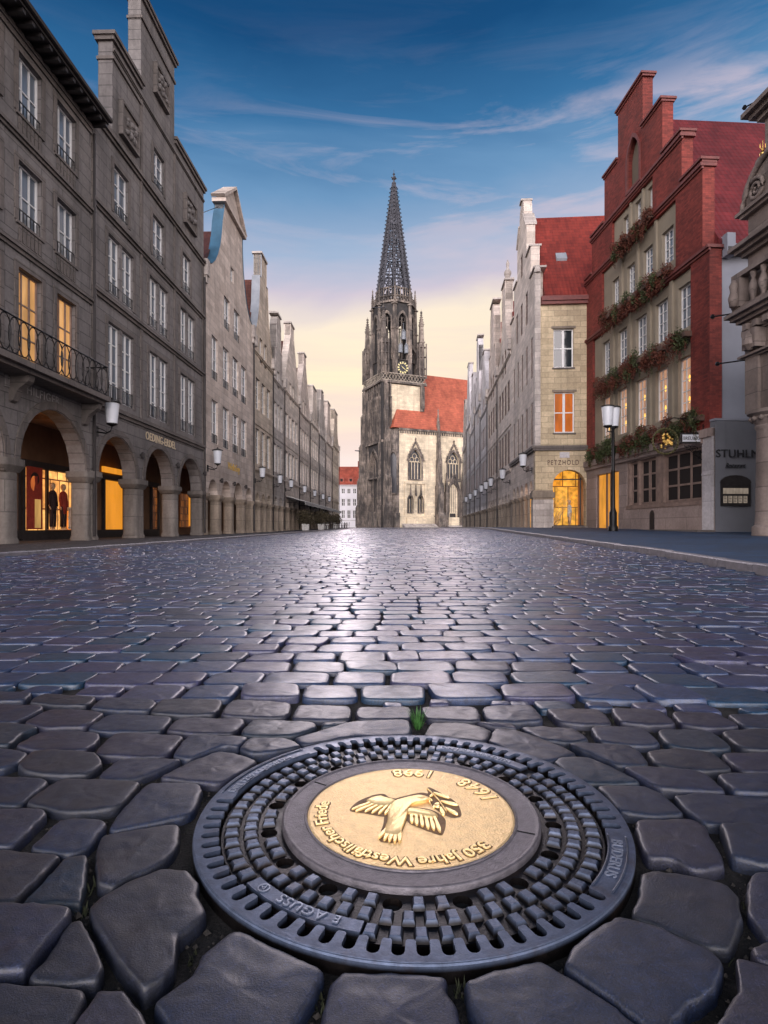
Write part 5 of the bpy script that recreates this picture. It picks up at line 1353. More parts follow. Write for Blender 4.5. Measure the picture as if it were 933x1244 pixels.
house(RF, 69.0, 77.0, 16.0, 24.2, 'tall pale grey house with narrow round topped gable, fifth on the right row', 'pale_plaster', 'round', 3, 3, rmat='tile_red', grow=(13.4,15.4), topw=1.0, gl='glass_far')
house(RF, 77.0, 85.0, 14.5, 21.6, 'pale grey house with stepped gable, sixth on the right row', 'pale_plaster', 'step', 4, 3, rmat='tile_red', grow=(13.0,15.0), gl='glass_far')
house(RF, 85.0, 93.0, 16.5, 25.2, 'tall grey house with blocky gable top, last but one on the right row', 'pale_plaster', 'plain', 4, 3, rmat='tile_red', grow=(13.4,15.6), topw=1.2, gl='glass_far')
house(RF, 93.0, 102.0, 14.2, 21.5, 'pale grey house at the far end of the right row beside the church portal', 'grey_stone', 'step', 4, 3, rmat='tile_red', grow=(12.8,15.0), gl='glass_far')
for s, lb in ((35.2,'by the corner of the red roofed corner house'),(44.6,'at the far edge of the red roofed corner house'),(52.7,'at the far edge of the house with the stone finial'),(57.0,'on the front of the warm cream house'),(61.6,'at the far edge of the warm cream house'),(69.3,'at the far edge of the cool grey plain gabled house'),(77.3,'at the far edge of the tall pale grey house'),(85.4,'at the far edge of the stepped pale grey house')):
    lantern(RF, s, 4.45, 'white wall lantern '+lb, d=.05, scale=1.2)

# ================================================================== RED GABLED HOUSE
def red():
    base = .33; sM = 28.6
    R = thing('red_gabled_house', 'dark red brick house with stepped gable, taupe window bays and a steep wine red roof', 'building', (BF.P(28,0,0)[0], 28, base))
    out = [(22.6,4.35),(34.35,4.35),(34.35,14.9),(33.55,14.9),(33.55,17.0),(31.9,17.0),(31.9,19.55),(30.3,19.55),(30.3,22.0),(27.75,22.0),(27.75,19.55),(25.9,19.55),(25.9,17.0),(24.4,17.0),(24.4,14.9),(22.95,14.9),(22.95,11.4),(22.6,11.4)]
    out = [(22.6,4.35),(34.35,4.35),(34.35,14.9),(33.55,14.9),(33.55,17.0),(31.9,17.0),(31.9,19.55),(30.3,19.55),(30.3,22.0),(27.75,22.0),(27.75,19.55),(26.0,19.55),(26.0,17.0),(24.5,17.0),(24.5,14.9),(23.05,14.9),(23.05,11.45),(22.6,11.45)]
    fields = [(23.85,33.45,4.75,11.25),(24.95,32.25,11.7,14.6),(26.85,31.0,15.1,16.75),(28.0,29.35,17.2,19.6)]
    m = MB(); m.slab(BF, out, [rect(*f_) for f_ in fields[:3]]+[pointed(28.0,29.3,17.25,18.7)], -.5, 0); obj('gable_wall', m, M['brick'], R)
    cols5 = [(23.95,25.0),(25.8,26.85),(27.65,28.7),(29.6,30.6),(31.55,32.45)]
    r2 = [(a, b, 5.35, 7.7) for a, b in cols5]; r3 = [(a, b, 8.9, 10.75) for a, b in cols5]
    r4 = [(25.35,26.3,12.2,13.75),(27.1,27.95,12.2,13.75),(28.8,29.6,12.2,13.7),(30.5,31.25,12.2,13.7)]
    r5 = [(27.0,27.55,15.3,16.5),(28.2,28.75,15.3,16.5),(29.45,30.0,15.3,16.4)]
    holes = r2+r3+r4+r5
    # taupe infill slightly recessed, with window holes
    for f_, hs in ((fields[0], r2+r3), (fields[1], r4), (fields[2], r5)):
        m = MB(); m.slab(BF, rect(f_[0]+.002, f_[1]-.002, f_[2]+.002, f_[3]-.002), [rect(*h) for h in hs], -.45, -.14); obj('infill_wall', m, M['taupe'], R)
    m = MB(); m.slab(BF, pointed(28.03,29.27,17.28,18.68), [], -.45, -.25); obj('niche', m, M['taupe_dark'], R)
    P1 = pointed(27.92,29.38,17.2,18.68); P2 = pointed(28.05,29.25,17.33,18.68)
    m = MB(); m.slab(BF, P1, [P2], -.05, .06); obj('niche_frame', m, M['brick_trim'], R)
    for i, (a, b, z0, z1) in enumerate(holes):
        lit = 'win_rose' if (a, b, z0, z1) in r2 else None
        w_ = window(R, BF, a, b, z0, z1, d=-.36, cols=3 if b-a > .7 else 2, rows=5 if z1-z0 > 2 else 4, lit=lit, gl='glass_blue', bw=.06, mw=.028)
        if lit:
            for zz in (z0+.55, z0+1.45):
                m = MB(); c = BF.P((a+b)/2, -.335, zz); m.slab(BF, circ(.075, 10, (a+b)/2, zz, 0), [], -.340, -.334); m.v = [(x, y, zz+(z-zz)*2.0) for x, y, z in m.v]; obj('table_lamp', m, M['lamp_glow'], w_)
    # pilasters between windows
    m = MB()
    for s in (25.4, 27.25, 29.15, 31.05): m.box(BF, s-.11, s+.11, -.14, -.03, 4.75, 11.25)
    for s in (26.7, 28.38, 30.05): m.box(BF, s-.08, s+.08, -.14, -.04, 11.7, 14.6)
    for s in (27.88, 29.1): m.box(BF, s-.06, s+.06, -.14, -.05, 15.1, 16.75)
    obj('pilaster', m, M['taupe'], R)
    # string courses and copings
    for a, b, z in ((22.55,34.4,11.28),(23.0,34.4,14.72),(24.4,33.6,16.84)):
        m = MB(); m.box(BF, a, b, -.02, .06, z, z+.10); m.box(BF, a-.03, b, -.55, .13, z+.10, z+.22); obj('string_course', m, M['brick_trim'], R)
    for a, b, z in ((25.95,27.75,19.55),(30.3,31.95,19.55),(27.65,30.4,22.0),(24.45,26.0,17.08),(31.9,33.6,17.08),(22.98,24.5,14.96),(33.5,34.4,14.96)):
        m = MB(); m.box(BF, a, b, -.56, .06, z+.002, z+.10); m.box(BF, a-.05, b+.05*(b in (27.75,)) , -.62, .14, z+.10, z+.2); obj('coping', m, M['brick_trim'], R)
    body(R, BF, 22.7, 34.2, 4.3, 11.3, d0=-.52, d1=-12, mat='grey_render', name='side_wall')
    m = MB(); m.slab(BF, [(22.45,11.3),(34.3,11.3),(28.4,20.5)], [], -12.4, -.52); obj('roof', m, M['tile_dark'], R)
    m = MB(); m.box(BF, 22.3, 22.72, -12.4, -.55, 11.12, 11.32); obj('eaves_gutter', m, M['gutter'], R)
    m = MB(); m.add([BF.P(22.3,-.55,11.32), BF.P(22.3,-1.2,11.32), BF.P(22.75,-.55,11.9)], [(0,1,2)]); m.box(BF, 22.3, 22.6, -.85, -.52, 11.0, 11.85); obj('kneeler', m, M['grey_render'], R)
    # ground floor
    m = MB()
    gw = [(23.25,25.75,1.95,3.75),(26.35,28.6,1.95,3.75)]
    go = [(22.3,base-.5),(34.4,base-.5),(34.4,4.34),(22.3,4.34)]
    m.slab(BF, go, [rect(29.85+.3,32.9,base-.1,3.45), rect(23.0,29.3,1.6,3.75)], -.5, .02); obj('ground_floor', m, M['shop_stone'], R)
    m = MB(); m.box(BF, 22.3, 34.4, -.05, .20, 4.02, 4.34); m.box(BF, 22.9, 34.4, -.05, .13, 3.82, 4.02); obj('fascia', m, M['shop_stone'], R)
    m = MB(); m.box(BF, 22.3, 22.95, -.02, .08, base-.3, 4.36); m.box(BF, 22.3, 22.95, -.01, .11, 2.55, 2.63); obj('corner_pillar', m, M['pale_plaster'], R)
    m = MB(); m.box(BF, 23.0, 30.1, -.02, .07, base-.3, 1.25); obj('plinth', m, M['shop_stone'], R)
    for a, b in ((23.15,25.95),(26.6,28.15),(28.3,29.1)):
        nc = 3 if b-a > 2 else 2 if b-a > 1 else 1
        w_ = window(R, BF, a, b, 1.62, 3.74, d=-.22, cols=nc, rows=3, fm='wood_grey', gl='glass_far', bw=.10, mw=.06)
    m = MB(); 
    for a, b in ((23.0,23.15),(25.95,26.6),(28.15,28.3),(29.1,29.3)): m.box(BF, a, b, -.3, -.02, 1.6, 3.75)
    m.box(BF, 23.0, 29.3, -.32, .06, 1.42, 1.6); obj('timber_frame', m, M['wood_grey'], R)
    m = MB(); m.box(BF, 30.2, 32.88, -.16, -.12, base+.1, 3.42); sh = obj('shop_window', m, M['shop_orange'], R)
    m = MB()
    for s in (30.2,31.25,31.75,32.85): m.box(BF, s-.04, s+.04, -.115, -.04, base, 3.45)
    m.box(BF, 30.15, 32.9, -.115, -.04, base-.1, base+.12); obj('shop_front', m, M['wood'], R)
    m = MB(); m.slab(BF, pointed(26.55,26.95,base+.05,base+.75, sharp=.55), [], .05, .09); obj('vent_door', m, M['gutter'], R)
    m = MB(); m.text(BF, 'CHEN', .40, 31.6, .07, 3.88, flip=True, ext=.02); obj('lettering', m, M['gold_text'], R)
    # grey side wall with the restaurant name
    F = BF.sub(22.3, 0, unit(1, -T0*-1), None)
    t = (unit(1, .06)); F = Fr(BF.P(22.3, 0, 0)[:2], t, (t[1], -t[0]))
    m = MB(); m.box(F, .42, 7.0, -.4, .0, base-.5, 4.62); m.box(F, .02, .42, -.4, .05, base-.5, 4.60); obj('sign_wall', m, M['grey_render_dark'], R)
    m = MB(); m.box(F, .0, 7.0, -.42, .03, 4.62, 4.70); obj('ledge', m, M['grey_render'], R)
    m = MB(); m.text(F, 'STUHLMACHER', .43, 1.62, .075, 3.20, ext=.02, space=1.08, squash=1.02); obj('lettering', m, M['dark_text'], R)
    m = MB(); m.text(F, 'Restaurant', .27, .78, .065, 2.80, ext=.01, space=.92, shear=.4, squash=.72); obj('lettering', m, M['dark_text'], R)
    return R, F
RD, RSF = red()
mb = MB(); mb.slab(RSF, [(.20,1.33),(1.38,1.33),(1.38,2.22)]+arc_pts(.79,2.22,.62,0,pi,8,.30)+[(.20,2.22)], [], 0, .10)
box = thing('menu_case', 'black arched menu case with lit menu cards on the grey wall under the restaurant name', 'menu case', RSF.P(.8, .05, 1.35)); obj('case', mb, M['gutter'], box)
for k in range(5):
    mm = MB(); mm.box(RSF, .29+.2*k, .44+.2*k, .10, .108, 1.45, 1.72); obj('menu_card', mm, M['paper'], box)
mm = MB(); mm.box(RSF, .28, 1.28, .10, .107, 1.80, 2.02); obj('menu_header', mm, M['paper'], box)
for k in range(5):
    m = MB()
    for j in range(4): m.box(RSF, .305+.2*k, .405+.2*k-.03*(j % 2), .108, .111, 1.49+.06*j, 1.51+.06*j)
    obj('menu_text', m, M['dark_text'], box)
# platform in front of the door
m = MB(); m.box(BF, 22.1, 26.2, .08, .8, .25, .42); tag(obj('step', m, M['dark_trim'], at=BF.P(24,.4,.3)), 'low dark stone step along the front of the red brick house', 'step')

# ------------------------------------------------------------------ flower boxes
def leaves(m, c, rx, ry, rz, n, rs, size=.09, droop=.0):
    for _ in range(n):
        while True:
            a, b, d = rs.uniform(-1,1), rs.uniform(-1,1), rs.uniform(-1,1)
            if a*a+b*b+d*d <= 1: break
        k = 1+.25*rs.uniform(-1,1)
        x, y, z = c[0]+a*rx*k, c[1]+b*ry*k, c[2]+d*rz*k-abs(a)*droop
        s = size*rs.uniform(.5,1.3); u = Vector((rs.gauss(0,1),rs.gauss(0,1),rs.gauss(0,1))).normalized(); v = u.orthogonal().normalized(); w_ = u.cross(v)
        v, w_ = v*s, w_*s*.55
        m.add([(x-v.x,y-v.y,z-v.z),(x+w_.x,y+w_.y,z+w_.z),(x+v.x,y+v.y,z+v.z),(x-w_.x,y-w_.y,z-w_.z)], [(0,1,2,3)])
def flowerbox(s, z, wd, ht, green, label, sd):
    rs = random.Random(sd); p = BF.P(s, .2, z); R = thing('flower_box', label, 'flower box', p, 'hanging flower boxes on the red brick house')
    m = MB(); m.box(BF, s-wd*.48, s+wd*.48, .0, .30, z-.12, z+.10); obj('trough', m, M['wood'], R)
    mr, mg = MB(), MB()
    for k in range(7):
        q = s+wd*rs.uniform(-.5,.5); zz = z+rs.uniform(-.42,.12)*ht; c = BF.P(q, .24+rs.uniform(-.08,.14), zz)
        leaves(mg if rs.random() < green else mr, c, .25, .21, ht*rs.uniform(.24,.40), 330, rs, .044)
    for k in range(16):   # trailing strands
        q = s+wd*rs.uniform(-.52,.52); c = BF.P(q, .22+rs.uniform(0,.2), z-ht*rs.uniform(.35,.72)); leaves(mg if rs.random() < green else mr, c, .05, .05, ht*.22, 26, rs, .036)
    if mr.v: obj('foliage', mr, M['foliage_red'], R, uv=False)
    if mg.v: obj('foliage', mg, M['foliage_green'], R, uv=False)
ordn = ['first', 'second', 'third', 'fourth', 'fifth', 'sixth']
c5 = [24.45, 26.3, 28.2, 30.1, 32.0]
sd = 50
for row, cols, z, ht, gr in (('in the topmost row', [27.2,28.5,29.7], 14.85, 1.0, .35), ('in the second row', [25.8,27.5,29.2,30.9], 11.75, 1.15, .25),
                             ('in the third row', c5, 8.45, 1.2, .25), ('in the lowest row', [23.6,25.1,27.0,28.9,30.8,32.4], 4.85, 1.15, .6)):
    cols = sorted(cols, reverse=True)
    for i, s in enumerate(cols):
        flowerbox(s, z, 1.45 if len(cols) > 3 else 1.1, ht, gr, '%s from left of the flower boxes %s of the brick house' % (ordn[i], row), sd); sd += 1

# ------------------------------------------------------------------ hanging signs of the restaurant
s_, z_ = 26.55, 4.72
R = thing('wreath_sign', 'golden wreath emblem sign hanging in front of the flower boxes of the red brick house', 'sign', (11.1, 23.0, 3.8))
SG = Fr((11.12, 23.0), (1,0), (0,-1)); ZO = -.40
def SGP(s, d, z): return SG.P(s, d, z+ZO)
m = MB(); 
for k in range(26):
    a = 2*pi*k/26; c = SGP(.0+.50*cos(a), 0, 4.32+.50*sin(a)); m.lathe((c[0],c[1],c[2]-.05), [(.02,0),(.055,.05),(.02,.10)], 6)
m.tube([SGP(.5*cos(2*pi*k/24), 0, 4.32+.5*sin(2*pi*k/24)) for k in range(25)], .028, 6); obj('wreath', m, plain('dark_green_gilt_wreath', (.10,.09,.035), .5, .3), R)
m = MB(); rs = random.Random(5)
for k in range(30):
    a = rs.uniform(0, 2*pi); r = rs.uniform(0, .3); c = SGP(r*cos(a), .0, 4.30+r*1.05*sin(a)); h = rs.uniform(.08,.2); m.lathe((c[0],c[1],c[2]-h/2), [(.015,0),(.055,h*.4),(.05,h*.7),(.01,h)], 7)
obj('emblem', m, M['gold'], R, smooth=True)
m = MB(); m.tube([SGP(0,0,4.82), SGP(0,0,5.1), SGP(.3,0,5.25), SGP(.9,0,5.2)], .02, 6); obj('hanger', m, M['iron'], R)
R = thing('bracket_sign', 'wrought iron bracket sign with dark panel and scrollwork beside the golden wreath', 'sign', SGP(1.1, 0, 4.2))
m = MB(); m.box(SG, .60, 1.44, -.03, .03, 3.84, 4.24); pn = obj('panel', m, M['gutter'], R)
m = MB(); m.box(SG, .66, 1.38, .03, .036, 3.90, 4.18); obj('field', m, M['opal'], pn)
m = MB(); m.text(SG, 'BREUING', .19, 1.02, .041, 3.97, ext=.004, squash=.85); obj('lettering', m, M['dark_text'], pn)
m = MB(); m.tube([SGP(1.5,0,3.5), SGP(1.5,0,5.0)], .025, 6); m.tube([SGP(.55,0,4.64), SGP(1.5,0,4.66)], .018, 6)
for k in range(6): m.tube([SGP(.72+.13*k,0,4.64), SGP(.68+.13*k,0,4.8), SGP(.74+.13*k,0,4.98-.02*k)], .012, 5)
for cx_, cz_, r0 in ((.9,4.05,.12),(1.15,4.0,.14),(1.35,3.85,.10),(1.3,3.65,.08)):
    m.tube([SGP(cx_+r0*(1-t/16)*cos(t*.7), 0, cz_+r0*(1-t/16)*sin(t*.7)) for t in range(15)], .013, 5)
m.tube([SGP(.75,0,4.15), SGP(1.0,0,3.95), SGP(1.3,0,3.7), SGP(1.5,0,3.55)], .014, 5)
m.tube([SGP(.45+.42*cos(t*pi/8),0,4.95+.30*sin(t*pi/8)) for t in range(9)], .012, 5)
obj('scrollwork', m, M['iron'], R)
m = MB(); m.tube([BF.P(22.9,.0,3.5), SGP(1.5,0,3.9)], .02, 5); m.tube([BF.P(22.9,.0,4.5), SGP(1.5,0,4.9)], .02, 5); obj('arm', m, M['iron'], R)

# ------------------------------------------------------------------ street lamp
lx, ly = 9.25, 23.5; lz = G(lx, ly)+.09
R = thing('street_lamp', 'tall black street lamp with two white lanterns before the red brick house', 'street lamp', (lx, ly, lz))
m = MB(); m.lathe((lx,ly,lz), [(.19,0),(.19,.18),(.15,.24),(.15,.75),(.12,.82),(.085,.95),(.075,2.4),(.085,2.43),(.07,2.48),(.06,4.1),(.08,4.14),(.05,4.2)], 12); smooth_by_angle(obj('pole', m, M['iron'], R), 40)
for dx, dy in ((-.24,-.05),(.10,.16)):
    c = (lx+dx, ly+dy)
    m = MB(); m.tube([(lx,ly,lz+4.0),(c[0],c[1],lz+4.02),(c[0],c[1],lz+4.2)], .022, 6); m.lathe((c[0],c[1],lz+4.15), [(.03,0),(.13,.04),(.17,.07),(.17,.11)], 12); ar = obj('bracket', m, M['iron'], R)
    m = MB(); m.lathe((c[0],c[1],lz+4.26), [(.165,0),(.20,.3),(.235,.74)], 18); g = obj('lamp_glass', m, M['opal'], R); smooth_by_angle(g, 40)
    m = MB(); m.lathe((c[0],c[1],lz+5.0), [(.235,0),(.275,.01),(.275,.045),(.12,.09),(.03,.11)], 18); obj('cap', m, M['iron'], R)

# ================================================================== ORNATE BUILDING AT THE RIGHT EDGE
def ornate():
    O = Fr((12.0, 0), (T0, 1), unit(-1, T0)); base = .28; e = 17.5
    R = thing('ornate_building', 'ornate carved sandstone building with scroll gable, cut by the right edge', 'building', (O.P(e,0,0)[0], e, base))
    ops = [(11.2, 15.9)]
    front(R, O, 9.0, e, 3.9, [(12.2,16.3)], [(e,8.8),(9.0,8.8)], [(10.6,12.2,7.2,8.4),(13.6,15.2,7.2,8.4)], 'ornate')
    # big column at the corner
    c = O.P(16.75, -.20, 0)
    m = MB(); m.lathe((c[0],c[1],base-.3), [(.52,0),(.52,.55),(.45,.62),(.43,.9),(.40,3.35),(.43,3.4)], 24); p = obj('column', m, M['ornate'], R); smooth_by_angle(p, 40)
    m = MB(); m.lathe((c[0],c[1],3.38), [(.43,0),(.45,.06),(.42,.1),(.54,.3),(.52,.34),(.64,.42),(.64,.52)], 24); smooth_by_angle(obj('capital', m, M['ornate'], p), 40)
    m = MB()
    for k in range(14):
        a = 2*pi*k/14; m.lathe((c[0]+.52*cos(a), c[1]+.52*sin(a), 3.58), [(.02,0),(.09,.08),(.02,.17)], 6)
    obj('leaf_carving', m, M['ornate'], p, smooth=True)
    m = MB(); m.box(O, e-.55, e+.0, -.4, .1, 3.92, 6.4); m.box(O, e-.62, e+.07, -.42, .17, 6.25, 6.42); obj('pilaster', m, M['ornate'], R)
    body(R, O, 9.0, e-.02, base-.4, 8.7, mat='ornate', d0=-.56)
    # cornices: each a stack that projects past the corner
    def corn(z, h, pr, n=4):
        m = MB()
        for k in range(n):
            q = pr*(k+1)/n; m.box(O, 9.0, e+q*.8, -.3, q, z+h*k/n, z+h*(k+1)/n-.001)
        return obj('cornice', m, M['ornate'], R)
    corn(6.55, .42, .5); corn(8.65, .34, .42, 3); corn(5.55,.12,.22,2)
    m = MB()
    for k in range(16): m.box(O, e-.35-.42*k, e-.15-.42*k, .0, .3, 6.36, 6.54)
    m.box(O, 9.0, e-.1, -.05, .08, 6.3, 6.36); m.box(O, 9.0, e-.1, -.05, .10, 6.36, 6.545)
    obj('dentil_course', m, M['ornate'], R)
    m = MB(); m.box(O, e-.75, e-.2, .0, .34, 5.75, 6.3); m.lathe(O.P(e-.48,.3,5.7), [(.06,0),(.2,.15),(.16,.4),(.05,.55)], 10); obj('console', m, M['ornate'], R)
    # balustrade
    m = MB(); m.box(O, 9.0, e+.25, .12, .34, 6.98, 7.12); m.box(O, 9.0, e+.25, .1, .36, 8.0, 8.14)
    m.box(O, e-.15, e+.22, .08, .38, 7.12, 8.0); bl = obj('balustrade', m, M['ornate'], R)
    m = MB()
    for k in range(14): m.lathe(O.P(e-.55-.42*k, .23, 7.12), [(.09,0),(.06,.1),(.14,.34),(.12,.48),(.05,.66),(.09,.8),(.09,.88)], 10)
    obj('balusters', m, M['ornate'], bl, smooth=True)
    m = MB(); m.lathe(O.P(e+.04,.42,7.15), [(.12,0),(.16,.25),(.1,.45),(.13,.62),(.05,.8)], 10); obj('carving', m, M['ornate'], bl, smooth=True)
    # attic with volute
    m = MB(); m.slab(O, [(9.0,9.0),(e+.02,9.0),(e+.02,9.86),(9.0,9.86)], [], -.5, -.02); obj('attic', m, M['ornate'], R)
    m = MB(); m.box(O, 9.0, e+.2, -.55, .12, 9.86, 9.96); m.box(O, 9.0, e+.32, -.6, .2, 9.96, 10.06); obj('cornice', m, M['ornate'], R)
    q0 = 10.07
    P = [(e+.22,q0)]+[(e+.22-1.35*(1-cos(t*pi/16)), q0+1.25*sin(t*pi/16)) for t in range(1, 9)]+[(e-3.0,q0+1.25),(e-3.0,q0)]
    m = MB(); m.slab(O, P, [], -.35, -.05); v_ = obj('scroll_gable', m, M['ornate'], R)
    m = MB()
    for cs, cz, r0 in ((e-.36,q0+.42,.34),(e-1.2,q0+.8,.32)):
        m.tube([O.P(cs+r0*(1-t/30)*cos(t*.5+1), .02, cz+r0*(1-t/30)*sin(t*.5+1)) for t in range(27)], .065, 7, .035)
    m.tube([O.P(e+.22-1.35*(1-cos(t*pi/16)), .02, q0+1.25*sin(t*pi/16)) for t in range(0, 9)], .08, 7); obj('volute', m, M['ornate'], v_, smooth=True)
    m = MB(); c = O.P(e-.35, -.2, q0+.95); m.lathe(c, [(.15,0),(.07,.08),(.19,.22),(.2,.3),(.14,.4),(.05,.46)], 14); obj('stone_ball', m, M['ornate'], R, smooth=True)
    m = MB(); m.box(O, 9.0, e-.15, -4.0, -.42, 8.8, 13.2); obj('tower_stage', m, M['ornate'], R)
    m = MB()
    for k in range(3): q = .15*(k+1); m.box(O, 9.0, e-.15+q, -4.2, -.42+q, 12.7+.14*k, 12.7+.14*(k+1)-.001)
    m.box(O, 9.0, e-.09, -4.1, -.38, 11.6, 11.7)
    obj('cornice', m, M['ornate'], R)
    m = MB(); c = O.P(e-.55, -.9, 13.12); m.lathe(c, [(.42,0),(.38,.4),(.16,1.2),(.24,1.5),(.26,1.7),(.14,1.9),(.08,2.6)], 12); obj('pinnacle', m, M['ornate'], R)
    for s, z, d in ((e+.02,10.15+5.5,-.6),(e+.02,6.6-.0,.2),(e+.02,5.1,.2)):
        pass
    return O
OF = ornate()
c = OF.P(17.15, -.2, 11.46)
R = thing('gilded_finial', 'gilded lily finial on a ball on the scroll gable at the right edge', 'finial', c)
m = MB(); m.lathe(c, [(.03,0),(.08,.04),(.09,.09),(.05,.14),(.03,.18)], 12); obj('ball', m, M['gold'], R, smooth=True)
m = MB(); m.tube([(c[0],c[1],c[2]+.15),(c[0],c[1],c[2]+.48)], .022, 6, .008)
for sg in (-1, 1): m.tube([(c[0]+sg*.02,c[1],c[2]+.2),(c[0]+sg*.08,c[1],c[2]+.26),(c[0]+sg*.08,c[1],c[2]+.38)], .018, 6, .008)
obj('lily', m, M['gold'], R)
for i, (s, z, l, lb) in enumerate(((17.4,7.0,.75,'lower'),(17.4,5.55,.60,'lowest'),(17.35,13.42,.3,'highest'))):
    dd_ = -.42 if lb == 'highest' else .1; p0, p1 = OF.P(s, dd_, z), OF.P(s+.1, dd_, z); m = MB(); x0 = p0[0]
    m.tube([(x0, p0[1]+.1, z), (x0-l, p0[1]+.5, z)], .022, 6); m.lathe((x0-l, p0[1]+.5, z-.06), [(.04,0),(.075,.05),(.04,.12)], 8)
    tag(obj('wall_camera', m, M['iron'], at=p0), 'thin dark rod with a knob jutting left from the ornate building, the %s one' % lb, 'rod', 'dark rods jutting from the ornate building')

# ================================================================== CHURCH
th = radians(24); U = (cos(th), sin(th)); V_ = (-sin(th), cos(th)); CX, CY = -.3, 145.0
CS = Fr((CX, CY), U, (sin(th), -cos(th)))            # south side frame: s=u, d=-v
CW = Fr((CX, CY), V_, (-U[0], -U[1]))                # west face: s=v, d=-u
def cpt(u, v, z): return (CX+U[0]*u+V_[0]*v, CY+U[1]*u+V_[1]*v, z)
def church():
    R = thing('gothic_church', 'gothic church closing the street, with openwork spire, clock and red nave roof', 'church', (CX, CY, .3))
    T = 11.4
    # ---- tower shaft
    m = MB(); m.slab(CS, rect(0,T,0,38.3), [pointed(3.6,7.8,23.5,32.5)], -1.2, 0); m.slab(CW, rect(0,T,0,38.3), [pointed(2.0,9.2,2.0,14.5), pointed(2.2,5.0,24.0,32.8), pointed(6.4,9.2,24.0,32.8)], -1.2, 0)
    m.add([cpt(.9,.9,0),cpt(T,.9,0),cpt(T,T,0),cpt(.9,T,0),cpt(.9,.9,38),cpt(T,.9,38),cpt(T,T,38),cpt(.9,T,38)], [(4,5,6,7),(0,1,5,4),(1,2,6,5),(2,3,7,6),(3,0,4,7)])
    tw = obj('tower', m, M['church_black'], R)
    m = MB(); m.slab(CS, rect(2.2,T-.3,24.6,36.4), [], 0, .12); obj('pale_wall', m, M['church_cream'], tw)
    # archivolts of the west portal and lancet tracery
    for k in range(4):
        P1 = pointed(2.0-.0+.3*k, 9.2-.3*k, 2.0, 14.5); P2 = pointed(2.3+.3*k, 8.9-.3*k, 2.0, 14.5); m = MB(); m.slab(CW, P1, [P2], -1.0+.0, .25-.28*k); obj('archivolt', m, M['church_tan'], tw)
    m = MB()
    for s in (3.6, 7.8): m.box(CW, s-.12, s+.12, -.6, -.4, 24, 34)
    for s in (3.4,4.5,5.6,6.7,7.8): m.box(CW, s-.1, s+.1, -.9, -.75, 2, 19)
    obj('mullions', m, M['church_dark'], tw)
    # string courses, light shafts against the sooty wall, tracery panels
    m = MB()
    for z, h, d in ((4.0,.4,.5),(12.8,.4,.35),(21.6,.6,.6),(33.2,.3,.4),(36.6,.5,.7)):
        m.box(CS, -d, T+d if z > 36 else 2.1, -.1, d, z, z+h); m.box(CW, -d+.004, T+d, -.1, d, z+.003, z+h-.003)
    obj('string_course', m, M['church_tan'], tw)
    for f_, segs in ((CS, ((.8,1.7),)), (CW, ((.7,2.0),(9.2,T-.3)))):
        m = MB()
        for a, b in segs:
            n = max(1, int((b-a)/.95))
            for k in range(n+1):
                s = a+(b-a)*k/n; m.box(f_, s-.17, s+.17, 0, .38, 4.4, 12.8); m.box(f_, s-.14, s+.14, 0, .30, 13.2, 21.6)
        for k in range(8):
            s = .5+(T-1.0)*k/7
            if f_ is CS and s > 2: continue
            m.box(f_, s-.26, s+.26, 0, .55, 22.2, 33.2)
            m.box(f_, s-.16, s+.16, .5, .75, 22.2, 33.2)
            m.box(f_, s-.2, s+.2, 0, .4, 33.5, 36.6)
        for k in range(12):
            s = .4+(T-.8)*(k+.5)/12
            if f_ is CS and s > 1.8: continue
            m.tube([f_.P(s+.42*cos(t*pi/4), .18, 35.0+.6*sin(t*pi/4)) for t in range(9)], .10, 4)
        m.box(f_, -.2, T+.2, -.05, .7, -.3, 4.0)
        obj('shafts', m, M['church_tan'], tw)
    # balustrade with lattice
    m = MB()
    for f_ in (CS, CW):
        m.box(f_, -.6, T+.6, .25, .6, 37.1, 37.4); m.box(f_, -.6, T+.6, .3, .55, 38.9, 39.15)
        n = 14
        for k in range(n):
            a, b = -.5+(T+1)*k/n, -.5+(T+1)*(k+1)/n
            for za, zb in ((37.4,38.9),(38.9,37.4)): m.tube([f_.P(a,.43,za), f_.P(b,.43,zb)], .09, 4)
    obj('balustrade', m, M['light_trim'], tw)
    # ---- buttresses with stepped offsets and little pinnacles
    def crockets(m, c, r0, z0, z1, n=5, arms=4, sz=.16):
        for k in range(n):
            t = (k+.5)/n; r = r0*(1-t)+.05; z = z0+(z1-z0)*t
            for a in range(arms): q = 2*pi*a/arms+pi/4+th; m.pyr((c[0]+(r+sz*.5)*cos(q), c[1]+(r+sz*.5)*sin(q), z), sz, sz*1.2, 4)
    def pinnacle(m, c, r, h, base_h=1.2):
        m.pyr(c, r, base_h, 4, pi/4+th, r*.95); m.pyr((c[0],c[1],c[2]+base_h), r*1.15, .18, 4, pi/4+th, r*1.15)
        m.pyr((c[0],c[1],c[2]+base_h+.18), r*.95, h, 4, pi/4+th, .06); crockets(m, c, r*.8, c[2]+base_h+.18, c[2]+base_h+h, 5, 4, r*.28)
        m.pyr((c[0],c[1],c[2]+base_h+h), r*.5, .25, 4, th, r*.5); m.pyr((c[0],c[1],c[2]+base_h+h+.25), .12, .5, 4)
